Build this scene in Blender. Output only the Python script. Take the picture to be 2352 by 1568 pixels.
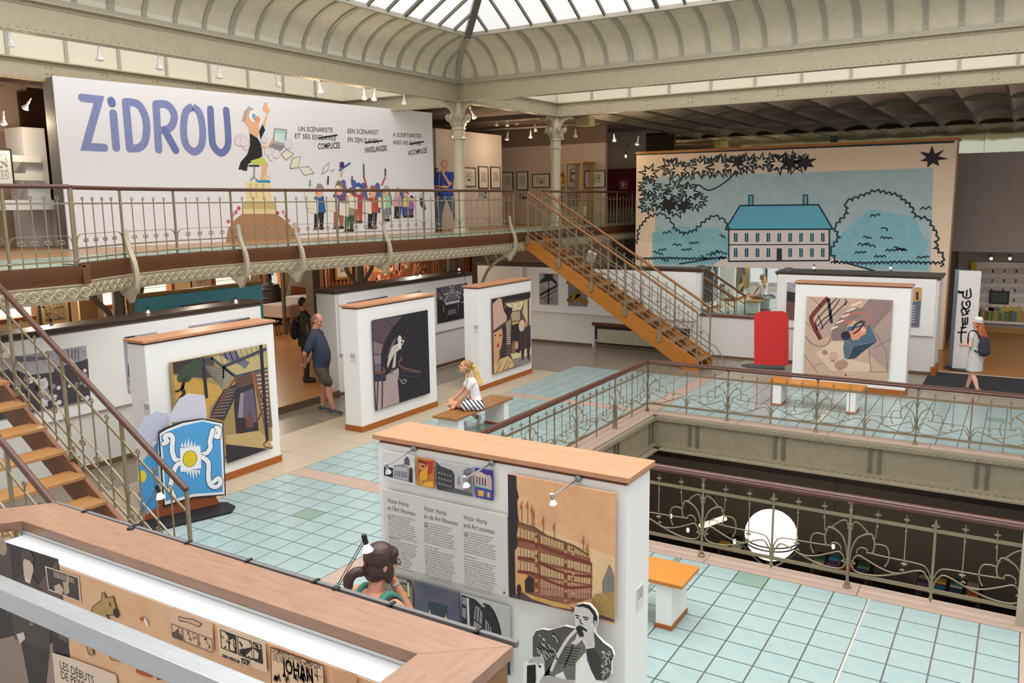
import bpy, bmesh, math, random
from math import sin, cos, pi, radians
from mathutils import Vector, Matrix, Quaternion
random.seed(7)
for o in list(bpy.data.objects):
    bpy.data.objects.remove(o)
S = bpy.context.scene
COL = S.collection
V = Vector

# ------------------------------------------------------------------ camera
FPX, YAW, PITCH, ROLL = 1926.8, radians(-31.5915), radians(9.4057), radians(-0.7446)
CX, CY = 1176.0, 784.0
CAMP = V((0, 0, 3.8))
_f = V((sin(YAW) * cos(PITCH), cos(YAW) * cos(PITCH), -sin(PITCH)))
_r = V((cos(YAW), -sin(YAW), 0))
_u = _r.cross(_f)
CR = cos(ROLL) * _r + sin(ROLL) * _u
CU = -sin(ROLL) * _r + cos(ROLL) * _u
CF = _f
cd = bpy.data.cameras.new('camera')
cd.sensor_width = 36.0
cd.lens = FPX / 2352 * 36
cd.clip_start = 0.05
cd.clip_end = 300
cam = bpy.data.objects.new('camera', cd)
COL.objects.link(cam)
cam.matrix_world = Matrix(((CR.x, CU.x, -CF.x, CAMP.x), (CR.y, CU.y, -CF.y, CAMP.y), (CR.z, CU.z, -CF.z, CAMP.z), (0, 0, 0, 1)))
S.camera = cam

# ------------------------------------------------------------------ world, daylight, exposure
w = bpy.data.worlds.new('overcast_sky')
S.world = w
w.use_nodes = True
bg = w.node_tree.nodes['Background']
bg.inputs[0].default_value = (1.0, 0.985, 0.96, 1)
bg.inputs[1].default_value = 1.0


def area_light(name, loc, sx, sy, power, col, rot=(0, 0, 0)):
    ld = bpy.data.lights.new(name, 'AREA')
    ld.shape = 'RECTANGLE'
    ld.size, ld.size_y = sx, sy
    ld.energy = power
    ld.color = col
    o = bpy.data.objects.new(name, ld)
    o.location = loc
    o.rotation_euler = rot
    COL.objects.link(o)
    return o


area_light('skylight_daylight', (-3.5, 7.5, 11.5), 14, 16, 3600, (1, 0.97, 0.93))
area_light('street_daylight', (-24, 14, 6.5), 4, 20, 6000, (1, 0.98, 0.95), (0, radians(-40), 0))
S.view_settings.view_transform = 'Standard'
S.view_settings.look = 'None'
S.view_settings.exposure = -0.25
S.view_settings.gamma = 1
S.view_settings.use_curve_mapping = False
S.cycles.use_denoising = True
S.cycles.max_bounces = 7
S.cycles.transparent_max_bounces = 10
S.cycles.sample_clamp_indirect = 6


# ------------------------------------------------------------------ helpers
def ray(x, y):
    return CR * ((x - CX) / FPX) - CU * ((y - CY) / FPX) + CF


def onX(x, y, X):
    d = ray(x, y)
    return CAMP + d * (X / d.x)


def onY(x, y, Y):
    d = ray(x, y)
    return CAMP + d * (Y / d.y)


def onZ(x, y, Z=0.0):
    d = ray(x, y)
    return CAMP + d * ((Z - CAMP.z) / d.z)


def proj(p):
    q = V(p) - CAMP
    z = q.dot(CF)
    return (CX + FPX * q.dot(CR) / z, CY - FPX * q.dot(CU) / z, z)


def lin(c):
    return c / 12.92 if c <= 0.04045 else ((c + 0.055) / 1.055) ** 2.4


def rgb(h):
    return tuple(lin(int(h[i:i + 2], 16) / 255) for i in (0, 2, 4)) + (1,)


MATS = {}


def mat(h, rough=0.6, metal=0.0, noise=None, emit=0.0, bump=0.0, kind=None, spec=None):
    """procedural material from a hex colour; noise = (second hex, scale, stretch)"""
    key = (h, rough, metal, noise, emit, bump, kind, spec)
    if key in MATS:
        return MATS[key]
    m = bpy.data.materials.new('m_' + h)
    m.use_nodes = True
    nt = m.node_tree
    b = nt.nodes['Principled BSDF']
    b.inputs['Base Color'].default_value = rgb(h)
    b.inputs['Roughness'].default_value = rough
    b.inputs['Metallic'].default_value = metal
    if spec is not None:
        b.inputs['Specular IOR Level'].default_value = spec
    if noise:
        h2, sc, st = noise[:3]
        tc = nt.nodes.new('ShaderNodeTexCoord')
        mp = nt.nodes.new('ShaderNodeMapping')
        mp.inputs['Scale'].default_value = (sc * st[0], sc * st[1], sc * st[2]) if isinstance(st, tuple) else (sc, sc, sc)
        nz = nt.nodes.new('ShaderNodeTexNoise')
        nz.inputs['Detail'].default_value = 6
        nz.inputs['Roughness'].default_value = 0.65
        rp = nt.nodes.new('ShaderNodeValToRGB')
        lo, hi = noise[3:5] if len(noise) > 3 else (0.35, 0.65)
        rp.color_ramp.elements[0].position = lo
        rp.color_ramp.elements[1].position = hi
        rp.color_ramp.elements[0].color = rgb(h)
        rp.color_ramp.elements[1].color = rgb(h2)
        nt.links.new(tc.outputs['Object'], mp.inputs['Vector'])
        nt.links.new(mp.outputs['Vector'], nz.inputs['Vector'])
        nt.links.new(nz.outputs['Fac'], rp.inputs['Fac'])
        nt.links.new(rp.outputs['Color'], b.inputs['Base Color'])
        if bump:
            bp = nt.nodes.new('ShaderNodeBump')
            bp.inputs['Strength'].default_value = bump
            bp.inputs['Distance'].default_value = 0.01
            nt.links.new(nz.outputs['Fac'], bp.inputs['Height'])
            nt.links.new(bp.outputs['Normal'], b.inputs['Normal'])
    if emit:
        b.inputs['Emission Color'].default_value = rgb(h)
        b.inputs['Emission Strength'].default_value = emit
    if kind == 'pane':            # frosted roof glazing: sky light passes, partly scattered
        tr = nt.nodes.new('ShaderNodeBsdfTransparent')
        tl = nt.nodes.new('ShaderNodeBsdfTranslucent')
        mx = nt.nodes.new('ShaderNodeMixShader')
        mx.inputs[0].default_value = 0.3
        nt.links.new(tr.outputs[0], mx.inputs[1])
        nt.links.new(tl.outputs[0], mx.inputs[2])
        nt.links.new(mx.outputs[0], nt.nodes['Material Output'].inputs['Surface'])
    if kind == 'glass':           # clear thin glass
        tr = nt.nodes.new('ShaderNodeBsdfTransparent')
        tr.inputs[0].default_value = rgb(h)
        gl = nt.nodes.new('ShaderNodeBsdfGlossy')
        gl.inputs['Roughness'].default_value = 0.02
        mx = nt.nodes.new('ShaderNodeMixShader')
        mx.inputs[0].default_value = 0.08
        nt.links.new(tr.outputs[0], mx.inputs[1])
        nt.links.new(gl.outputs[0], mx.inputs[2])
        nt.links.new(mx.outputs[0], nt.nodes['Material Output'].inputs['Surface'])
    MATS[key] = m
    return m


class MB:
    """collects shapes into one mesh"""

    def __init__(s):
        s.v, s.f, s.m, s.ms = [], [], [], []
        s.cur = 0

    def use(s, m):
        if m not in s.ms:
            s.ms.append(m)
        s.cur = s.ms.index(m)
        return s

    def add(s, vs, fs):
        n = len(s.v)
        s.v += [tuple(p) for p in vs]
        for f in fs:
            s.f.append([i + n for i in f])
            s.m.append(s.cur)
        return s

    def box(s, x0, y0, z0, x1, y1, z1):
        x0, x1 = min(x0, x1), max(x0, x1)
        y0, y1 = min(y0, y1), max(y0, y1)
        z0, z1 = min(z0, z1), max(z0, z1)
        return s.add([(x0, y0, z0), (x1, y0, z0), (x1, y1, z0), (x0, y1, z0), (x0, y0, z1), (x1, y0, z1), (x1, y1, z1), (x0, y1, z1)],
                     [(0, 3, 2, 1), (4, 5, 6, 7), (0, 1, 5, 4), (1, 2, 6, 5), (2, 3, 7, 6), (3, 0, 4, 7)])

    def bar(s, p, q, wd, ht, up=(0, 0, 1)):
        p, q = V(p), V(q)
        d = (q - p).normalized()
        side = d.cross(V(up)).normalized() * (wd / 2)
        u = side.cross(d).normalized() * (ht / 2)
        vs = []
        for c in (p, q):
            vs += [c - side - u, c + side - u, c + side + u, c - side + u]
        return s.add(vs, [(3, 2, 1, 0), (4, 5, 6, 7), (0, 1, 5, 4), (1, 2, 6, 5), (2, 3, 7, 6), (3, 0, 4, 7)])

    def sweep(s, pts, prof, up=(0, 0, 1), closed=False):
        """sweep a closed 2D profile (side, up) along a path with mitred corners"""
        pts = [V(p) for p in pts]
        n, k = len(pts), len(prof)
        base = []
        for i, p in enumerate(pts):
            a = pts[i - 1] if (i > 0 or closed) else None
            b = pts[(i + 1) % n] if (i < n - 1 or closed) else None
            d1 = (p - a).normalized() if a is not None else None
            d2 = (b - p).normalized() if b is not None else None
            if d1 is None:
                d1 = d2
            if d2 is None:
                d2 = d1
            d = (d1 + d2).normalized()
            sd = d.cross(V(up)).normalized()
            uu = sd.cross(d).normalized()
            c = max(0.35, d.dot(d1))
            base += [p + sd * (x / c) + uu * y for x, y in prof]
        fs = []
        rng = range(n if closed else n - 1)
        for i in rng:
            j = (i + 1) % n
            for t in range(k):
                t2 = (t + 1) % k
                fs.append((i * k + t, i * k + t2, j * k + t2, j * k + t))
        if not closed:
            fs.append(tuple(range(k))[::-1])
            fs.append(tuple((n - 1) * k + t for t in range(k)))
        return s.add(base, fs)

    def tube(s, pts, r, n=6, up=None):
        pts = [V(p) for p in pts]
        m = len(pts)
        rs = r if isinstance(r, (list, tuple)) else [r] * m
        d0 = (pts[1] - pts[0]).normalized()
        a = V(up) if up else (V((0, 0, 1)) if abs(d0.z) < 0.9 else V((1, 0, 0)))
        sd = d0.cross(a).normalized()
        vs, fs = [], []
        pd = d0
        for i, p in enumerate(pts):
            d = ((pts[min(i + 1, m - 1)] - p).normalized() + (p - pts[max(i - 1, 0)]).normalized())
            d = d.normalized() if d.length > 1e-6 else pd
            ax = pd.cross(d)
            if ax.length > 1e-6:
                sd = Quaternion(ax.normalized(), pd.angle(d)) @ sd
            pd = d
            sd = (sd - d * sd.dot(d)).normalized()
            u = d.cross(sd)
            for t in range(n):
                an = 2 * pi * t / n
                vs.append(p + (sd * cos(an) + u * sin(an)) * rs[i])
        for i in range(m - 1):
            for t in range(n):
                t2 = (t + 1) % n
                fs.append((i * n + t, i * n + t2, (i + 1) * n + t2, (i + 1) * n + t))
        fs.append(tuple(range(n))[::-1])
        fs.append(tuple((m - 1) * n + t for t in range(n)))
        return s.add(vs, fs)

    def lathe(s, prof, c=(0, 0, 0), n=14, axis=(0, 0, 1)):
        c = V(c)
        q = V((0, 0, 1)).rotation_difference(V(axis))
        vs, fs = [], []
        for r, z in prof:
            for t in range(n):
                an = 2 * pi * t / n
                vs.append(c + q @ V((r * cos(an), r * sin(an), z)))
        k = len(prof)
        for i in range(k - 1):
            for t in range(n):
                t2 = (t + 1) % n
                fs.append((i * n + t, i * n + t2, (i + 1) * n + t2, (i + 1) * n + t))
        if prof[0][0] > 1e-5:
            fs.append(tuple(range(n))[::-1])
        if prof[-1][0] > 1e-5:
            fs.append(tuple((k - 1) * n + t for t in range(n)))
        return s.add(vs, fs)

    def ell(s, c, r, n=12, rot=None):
        c = V(c)
        r = r if isinstance(r, (tuple, list)) else (r, r, r)
        k = max(5, n // 2 + 1)
        vs, fs = [], []
        for i in range(k):
            th = -pi / 2 + pi * i / (k - 1)
            for t in range(n):
                an = 2 * pi * t / n
                p = V((r[0] * cos(th) * cos(an), r[1] * cos(th) * sin(an), r[2] * sin(th)))
                vs.append(c + (rot @ p if rot else p))
        for i in range(k - 1):
            for t in range(n):
                t2 = (t + 1) % n
                fs.append((i * n + t, i * n + t2, (i + 1) * n + t2, (i + 1) * n + t))
        return s.add(vs, fs)

    def prism(s, pts, nv):
        """polygon pts extruded by vector nv"""
        pts = [V(p) for p in pts]
        nv = V(nv)
        n = len(pts)
        a = V((0, 0, 0))
        for i in range(n):
            a += pts[i].cross(pts[(i + 1) % n])
        if a.dot(nv) < 0:
            pts = pts[::-1]
        vs = pts + [p + nv for p in pts]
        fs = [tuple(range(n))[::-1], tuple(range(n, 2 * n))]
        for i in range(n):
            j = (i + 1) % n
            fs.append((i, j, n + j, n + i))
        return s.add(vs, fs)

    def mesh(s, name, mats=None):
        me = bpy.data.meshes.new(name)
        me.from_pydata(s.v, [], s.f)
        ms = mats if isinstance(mats, (list, tuple)) else ([mats] if mats else s.ms)
        for m in ms:
            me.materials.append(m)
        if not mats:
            me.polygons.foreach_set('material_index', s.m)
        return me

    def build(s, name, mats=None, par=None, smooth=False, bevel=0.0):
        me = s.mesh(name, mats)
        return place(name, me, par, smooth=smooth, bevel=bevel)


def place(name, me, par=None, loc=None, smooth=False, bevel=0.0):
    o = bpy.data.objects.new(name, me)
    COL.objects.link(o)
    if loc is not None:
        o.location = loc
    if smooth:
        me.polygons.foreach_set('use_smooth', [True] * len(me.polygons))
        if smooth != 2:
            me.set_sharp_from_angle(angle=radians(40))
    if bevel:
        md = o.modifiers.new('edge', 'BEVEL')
        md.width = bevel
        md.segments = 2
        md.limit_method = 'ANGLE'
    if par:
        o.parent = par
        if loc is None:
            o.matrix_parent_inverse = Matrix.Translation(-wloc(par))
    return o


def wloc(o):
    p = V((0, 0, 0))
    while o:
        if o.parent is None:
            p += o.location
            break
        p += o.location + o.matrix_parent_inverse.translation
        o = o.parent
    return p


def tag(o, label=None, cat=None, group=None, kind=None):
    if label:
        o['label'] = label
    if cat:
        o['category'] = cat
    if group:
        o['group'] = group
    if kind:
        o['kind'] = kind
    return o


def thing(name, label, cat, loc=(0, 0, 0), group=None, kind=None):
    o = bpy.data.objects.new(name, None)
    o.empty_display_size = 0.1
    o.location = loc
    COL.objects.link(o)
    return tag(o, label, cat, group, kind)


def struct(name, label=None, loc=(0, 0, 0)):
    return thing(name, label, None, loc, kind='structure')


def kids(o):
    return [c for c in o.children]


def dup(o, loc, label=None, rz=None, par=None):
    c = o.copy()
    COL.objects.link(c)
    if par is None:
        c.location = loc
        if rz is not None:
            c.rotation_euler = (0, 0, rz)
        if label:
            c['label'] = label
    else:
        c.parent = par
    for k in kids(o):
        dup(k, None, par=c)
    return c


class Pl:
    """a vertical picture plane: px(x, y) gives the point of the plane behind that spot of the photo"""

    def __init__(s, p, n):
        s.p, s.n = V(p), V(n).normalized()
        s.u = V((0, 0, 1)).cross(s.n).normalized()   # to the viewer's right when facing the plane
        s.v = V((0, 0, 1))

    def px(s, x, y, off=0.0):
        d = ray(x, y)
        t = (s.p + s.n * off - CAMP).dot(s.n) / d.dot(s.n)
        return CAMP + d * t

    def uv(s, x, y):
        q = s.px(x, y) - s.p
        return q.dot(s.u), q.dot(s.v)

    def at(s, u, v, off=0.0):
        return s.p + s.u * u + s.v * v + s.n * off

    def rect(s, quad):
        a = [s.uv(*q) for q in quad]         # tl tr br bl
        return ((a[0][0] + a[3][0]) / 2, (a[2][1] + a[3][1]) / 2, (a[1][0] + a[2][0]) / 2, (a[0][1] + a[1][1]) / 2)


def P(t):
    return [tuple(float(k) for k in q.split(',')) for q in t.split()]


class Art:
    """flat print on a plane; polygons and strokes given by photo coordinates"""

    def __init__(s, pl, off=0.003, step=0.0001):
        s.pl, s.off, s.step, s.mb = pl, off, step, MB()
        s.lay = 0

    def _o(s, lay):
        return s.off + s.step * (s.lay if lay is None else lay)

    def poly(s, col, pts, lay=None):
        pts = P(pts) if isinstance(pts, str) else pts
        q = [s.pl.uv(*p) for p in pts]
        s.polyuv(col, q, lay)

    def polyuv(s, col, q, lay=None):
        ar = sum(q[i][0] * q[(i + 1) % len(q)][1] - q[(i + 1) % len(q)][0] * q[i][1] for i in range(len(q)))
        if ar < 0:
            q = q[::-1]
        s.mb.use(col if not isinstance(col, str) else mat(col, 0.55))
        o = s._o(lay)
        s.mb.add([s.pl.at(a, b, o) for a, b in q], [tuple(range(len(q)))])
        s.lay += 1 if lay is None else 0

    def disc(s, col, x, y, r, lay=None, n=16, ry=None):
        a, b = s.pl.uv(x, y)
        s.polyuv(col, [(a + r * cos(2 * pi * t / n), b + (ry or r) * sin(2 * pi * t / n)) for t in range(n)], lay)

    def line(s, col, pts, wd, lay=None, closed=False):
        pts = P(pts) if isinstance(pts, str) else pts
        s.lineuv(col, [s.pl.uv(*p) for p in pts], wd, lay, closed)

    def lineuv(s, col, q, wd, lay=None, closed=False):
        q = [V((a, b)) for a, b in q]
        n = len(q)
        L, R_ = [], []
        for i in range(n):
            a = q[i - 1] if (i or closed) else None
            b = q[(i + 1) % n] if (i < n - 1 or closed) else None
            d1 = (q[i] - a) if a is not None else (b - q[i])
            d2 = (b - q[i]) if b is not None else d1
            d1 = d1.normalized() if d1.length > 1e-9 else V((1, 0))
            d2 = d2.normalized() if d2.length > 1e-9 else d1
            d = d1 + d2
            d = d.normalized() if d.length > 1e-4 else d1
            c = max(0.5, d.dot(d1))
            nn = V((-d.y, d.x)) * (wd / 2 / c)
            L.append(q[i] + nn)
            R_.append(q[i] - nn)
        s.mb.use(col if not isinstance(col, str) else mat(col, 0.55))
        o = s._o(lay)
        vs = [s.pl.at(p.x, p.y, o) for p in L] + [s.pl.at(p.x, p.y, o) for p in R_]
        fs = [(i, n + i, n + (i + 1) % n, (i + 1) % n) for i in range(n if closed else n - 1)]
        s.mb.add(vs, fs)

    def fit(s, col, t, a, b, ht, shear=0.0, bold=0.0, lay=None):
        """one line of text from photo point a to photo point b, ht metres tall"""
        (u0, v0), (u1, v1) = s.pl.uv(*a), s.pl.uv(*b)
        vs, fs = text_mesh(t, 0, bold, 'LEFT', 1)
        wd = max(p[0] for p in vs)
        L = math.hypot(u1 - u0, v1 - v0)
        s.textuv(col, t, u0, v0, ht, math.atan2(v1 - v0, u1 - u0), shear, bold, lay, L / wd / ht)

    def text(s, col, t, x, y, size, ang=0.0, shear=0.0, bold=0.0, lay=None, sx=1.0, align='LEFT', lead=1.0):
        a, b = s.pl.uv(x, y)
        s.textuv(col, t, a, b, size, ang, shear, bold, lay, sx, align, lead)

    def textuv(s, col, t, a, b, size, ang=0.0, shear=0.0, bold=0.0, lay=None, sx=1.0, align='LEFT', lead=1.0):
        vs, fs = text_mesh(t, shear, bold, align, lead)
        o = s._o(lay)
        ca, sa = cos(ang), sin(ang)
        s.mb.use(col if not isinstance(col, str) else mat(col, 0.55))
        pts = []
        for x0, y0 in vs:
            X, Y = x0 * size * sx, y0 * size
            pts.append(s.pl.at(a + X * ca - Y * sa, b + X * sa + Y * ca, o))
        s.mb.add(pts, fs)

    def fat(s, col, pts, wd):
        """stroke with round joints: discs set along the path"""
        q = [V(s.pl.uv(*p)) for p in pts]
        b = s.lay
        k = 0
        for a, c in zip(q[:-1], q[1:]):
            n = max(1, int((c - a).length / (wd * .22)))
            for i in range(n + 1):
                p = a + (c - a) * (i / n)
                s.polyuv(col, [(p.x + wd / 2 * cos(2 * pi * t / 10), p.y + wd / 2 * sin(2 * pi * t / 10)) for t in range(10)], b + k * .12)
                k += 1
        s.lay = b + int(k * .12) + 1

    def done(s, name, par):
        if s.mb.f:
            return s.mb.build(name, None, par)


def text_mesh(t, shear, bold, align, lead):
    c = bpy.data.curves.new('lettering', 'FONT')
    c.body = t
    c.shear = shear
    c.offset = bold
    c.align_x = align
    c.space_line = lead
    c.resolution_u = 2
    o = bpy.data.objects.new('lettering', c)
    COL.objects.link(o)
    dg = bpy.context.evaluated_depsgraph_get()
    me = o.evaluated_get(dg).to_mesh()
    vs = [(v.co.x, v.co.y) for v in me.vertices]
    fs = [tuple(p.vertices) for p in me.polygons]
    o.evaluated_get(dg).to_mesh_clear()
    bpy.data.objects.remove(o)
    bpy.data.curves.remove(c)
    return vs, fs


def board(name, label, cat, pl, quad, base, thick=0.02, group=None, frame=None, gap=0.0, par=None):
    """a print, photo or picture: board mesh on a plane, art added by the caller"""
    u0, v0, u1, v1 = pl.rect(quad)
    m = MB()
    m.use(base)
    pts = [pl.at(u0, v0, gap), pl.at(u1, v0, gap), pl.at(u1, v1, gap), pl.at(u0, v1, gap)]
    m.prism(pts, pl.n * thick)
    o = m.build(name, None, par)
    if par is None:
        tag(o, label, cat, group)
    if frame:
        fm, fw = frame
        g = MB()
        t2 = thick + 0.012
        for a0, b0, a1, b1 in ((u0 - fw, v0 - fw, u1 + fw, v0), (u0 - fw, v1, u1 + fw, v1 + fw), (u0 - fw, v0, u0, v1), (u1, v0, u1 + fw, v1)):
            g.prism([pl.at(a0, b0, gap), pl.at(a1, b0, gap), pl.at(a1, b1, gap), pl.at(a0, b1, gap)], pl.n * t2)
        g.build('frame', fm, o)
    return o, Art(pl, gap + thick + 0.0008), (u0, v0, u1, v1)


def crv(pts, n=4):
    """Catmull-Rom through points of any dimension"""
    out = []
    k = len(pts)
    for i in range(k - 1):
        p0, p1, p2, p3 = (V(pts[max(i - 1, 0)]), V(pts[i]), V(pts[i + 1]), V(pts[min(i + 2, k - 1)]))
        for t in range(n):
            a = t / n
            out.append(0.5 * ((2 * p1) + (p2 - p0) * a + (2 * p0 - 5 * p1 + 4 * p2 - p3) * a * a + (3 * p1 - p0 - 3 * p2 + p3) * a ** 3))
    out.append(V(pts[-1]))
    return out


# ------------------------------------------------------------------ shared materials
STEEL = mat('b5aa92', 0.45, 0.1, ('ada28a', 2, 1))
STEEL_SHADED = mat('968d78', 0.45, 0.15, ('8c836f', 2, 1))  # girder steel darkened for the well rim, its shade put into the colour
STEELD = mat('6f6755', 0.5, 0.25, ('655e4e', 2, 1))
RAILM = mat('8b7f66', 0.38, 0.3)
COVE = mat('d8cfba', 0.7, 0, ('cfc5ae', 1.2, 1))
WHITE = mat('e9e9e6', 0.6)
WHITE2 = mat('dcdad5', 0.7)
CAPW = mat('c18e6c', .42, 0, ('b27e5b', 5, (0.35, 2.2, 2.2)))
CAPY = mat('c18e6c', .42, 0, ('b27e5b', 5, (2.2, 0.35, 2.2)))
PLINTH = mat('a8611f', 0.45, 0, ('93521a', 6, (1, 1, 3)))
DARKW = mat('4b3a2d', 0.45, 0, ('3b2d22', 5, (1, 0.3, 1)))
HRAIL = mat('5f3a2b', 0.3, 0, ('4a2c20', 6, (1, 1, 1)))
HRAILY = mat('96673a', 0.3, 0, ('835730', 6, 1))
ORANGEW = mat('b57226', 0.42, 0, ('9f6320', 5, (0.4, 2, 2)))
FASCIA = mat('6a4126', 0.45, 0, ('57341d', 6, (2, 0.3, 2)))
PINK = mat('b9a596', 0.5, 0, ('9c8678', 90, 1), bump=0.1)
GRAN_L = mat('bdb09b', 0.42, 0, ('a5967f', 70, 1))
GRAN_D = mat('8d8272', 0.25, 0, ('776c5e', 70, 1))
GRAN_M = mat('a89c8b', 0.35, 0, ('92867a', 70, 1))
GLASS = mat('93a9a9', 0.2, 0, ('9bb0b0', 1.1, 1))
GLASSG = mat('7d978a', 0.25)
BLACK = mat('17161a', 0.5)
CHROME = mat('b9bcc0', 0.25, 0.9)
BULB = mat('ffe9cf', 0.4, emit=9)
BULBW = mat('ffd9a8', 0.4, emit=10)

# ================================================================== STRUCTURE
ZU = 3.07                      # upper floor level
GX, GY = -11.5, 16.44          # main girders
OX0, OX1, OY0, OY1 = -5.55, 7.0, 8.5, 13.9   # light well in the floor

# ---- ground floor
floor = struct('floor', 'granite floor inset with fields of pale green glass tiles')
b = MB()
for r in ((-11.6, 0.5, 7.0, OY0), (-11.6, OY1, 7.0, 19.9), (-11.6, OY0, OX0, OY1)):
    b.box(r[0], r[1], -0.30, r[2], r[3], -0.02)
b.build('floor_bed', mat('857d72', 0.7), floor)


def slabs(x0, y0, x1, y1, nx, ny, m, name='granite_slab'):
    wx, wy = (x1 - x0) / nx, (y1 - y0) / ny
    k = MB()
    g = 0.0035
    k.box(-wx / 2 + g, -wy / 2 + g, -0.02, wx / 2 - g, wy / 2 - g, 0.0)
    me = k.mesh(name, m)
    for i in range(nx):
        for j in range(ny):
            o = bpy.data.objects.new(name, me)
            COL.objects.link(o)
            o.parent = floor
            o.location = (x0 + wx * (i + .5), y0 + wy * (j + .5), 0)


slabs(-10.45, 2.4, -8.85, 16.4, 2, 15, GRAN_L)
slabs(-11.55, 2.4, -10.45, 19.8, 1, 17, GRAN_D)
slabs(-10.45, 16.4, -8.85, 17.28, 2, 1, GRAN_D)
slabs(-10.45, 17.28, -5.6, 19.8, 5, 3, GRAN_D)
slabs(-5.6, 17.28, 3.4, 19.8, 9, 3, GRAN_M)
for x0, y0, x1, y1, nx, ny in ((-8.85, 8.17, -5.97, 8.5, 2, 1), (-8.85, 13.86, -5.97, 14.15, 2, 1), (-5.97, 4.0, -5.75, 8.2, 1, 3), (-5.97, 2.4, -5.75, 4.0, 1, 1), (-5.97, 8.2, OX0, 14.15, 1, 4),
                               (-5.9, 14.15, -5.57, 17.28, 1, 2), (-5.75, 8.2, 3.4, OY0, 6, 1), (-5.55, OY1, 3.4, 14.2, 6, 1), (0.19, 3.0, 0.5, 8.2, 1, 4), (0.2, 14.2, 0.5, 17.28, 1, 2)):
    slabs(x0, y0, x1, y1, nx, ny, PINK)

# glass tiles: the 300 that show largest are single tiles, the rest one part
tiles = []
for x0, y0, x1, y1, nx, ny in ((-8.85, 4.4, -5.97, 8.17, 9, 13), (-5.75, 3.0, 0.19, 8.2, 19, 18), (-8.85, 8.5, -5.97, 13.86, 9, 18),
                               (-8.85, 14.15, -5.9, 17.26, 9, 11), (-5.57, 14.2, 0.2, 17.28, 19, 11), (0.5, 3.0, 3.3, 8.2, 9, 18)):
    wx, wy = (x1 - x0) / nx, (y1 - y0) / ny
    for i in range(nx):
        for j in range(ny):
            cx, cy = x0 + wx * (i + .5), y0 + wy * (j + .5)
            p = proj((cx, cy, 0))
            vis = 0 < p[0] < 2352 and 0 < p[1] < 1568
            hid = (-3.9 < cx < -1.95 and 4.4 < cy < 5.2) or (p[0] < 1160 and p[1] > 1190 + 0.31 * p[0]) or (868 < p[0] < 1488 and p[1] > 1010 + 0.14 * (p[0] - 868))
            tiles.append(((-1 if (vis and not hid) else 1) * wx * wy / p[2] ** 3, cx, cy, wx, wy))
tiles.sort()
rest = MB()
cache = {}
odd = {61, 120, 158, 233, 281}
for n, (k, cx, cy, wx, wy) in enumerate(tiles):
    g = 0.007
    if n < 300:
        key = (round(wx, 3), round(wy, 3), n in odd)
        if key not in cache:
            q = MB()
            q.box(-wx / 2 + g, -wy / 2 + g, -0.02, wx / 2 - g, wy / 2 - g, 0.0)
            cache[key] = q.mesh('glass_tile', GLASSG if n in odd else GLASS)
        o = bpy.data.objects.new('glass_tile', cache[key])
        COL.objects.link(o)
        o.parent = floor
        o.location = (cx, cy, 0)
    else:
        rest.box(cx - wx / 2 + g, cy - wy / 2 + g, -0.02, cx + wx / 2 - g, cy + wy / 2 - g, 0.0)
tag(rest.build('glass_tiles', GLASS, floor), kind='stuff')
MB().box(-2.89, 14.2, -0.01, -2.85, 17.28, 0.004).build('expansion_joint', mat('cfcac2', .4, .3), floor)
MB().box(-3.0, 3.0, -0.01, -2.955, 8.2, 0.004).build('expansion_joint', mat('8b8a86', .5, .3), floor)
MB().box(-1.06, 3.0, -0.01, -1.04, 8.2, 0.003).build('expansion_joint', mat('c9c7c2', .4, .3), floor)

# ---- light well edge girders and the dark shop floor below
for nm, a, c, n in (('girder_rim', (OX0, OY1, 0), (OX1, OY1, 0), (0, -1, 0)), ('girder_rim', (OX0, OY0, 0), (OX0, OY1, 0), (1, 0, 0)), ('girder_rim', (OX0, OY0, 0), (OX1, OY0, 0), (0, 1, 0))):
    n = V(n)
    a, c = V(a) + n * .012, V(c) + n * .012
    L = (c - a).length
    d = (c - a).normalized()
    t = struct(nm, 'riveted steel girder rimming the light well')
    k = MB()
    nb = -n * 0.06
    k.prism([a + V((0, 0, -0.03)), c + V((0, 0, -0.03)), c + V((0, 0, -0.62)), a + V((0, 0, -0.62))], nb)
    for z0, z1, o in ((-0.03, -0.10, 0.05), (-0.52, -0.60, 0.03), (-0.60, -0.63, 0.13)):
        k.prism([a + V((0, 0, z0)), c + V((0, 0, z0)), c + V((0, 0, z1)), a + V((0, 0, z1))], n * o)
    k.build('web', STEEL_SHADED, t)
    i = 0
    x = 0.75
    while x < L:
        k = MB()
        p = a + d * x
        for s in (-0.09, 0.05):
            k.prism([p + d * s + V((0, 0, -0.1)), p + d * (s + .05) + V((0, 0, -0.1)), p + d * (s + .05) + V((0, 0, -0.52)), p + d * s + V((0, 0, -0.52))], n * 0.025)
        k.build('stiffener', STEELD, t)
        x += 1.485
    k = MB()
    x = 0.05
    while x < L:
        p = a + d * x + n * 0.03
        k.ell(p + V((0, 0, -0.56)), 0.017, 6)
        k.ell(p + n * 0.02 + V((0, 0, -0.065)) + d * .05, 0.014, 6)
        k.ell(p + n * .06 + d * .03 + V((0, 0, -0.60)), 0.011, 6)
        x += 0.105
    tag(k.build('rivets', STEEL_SHADED, t, smooth=2), kind='stuff')

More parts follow.
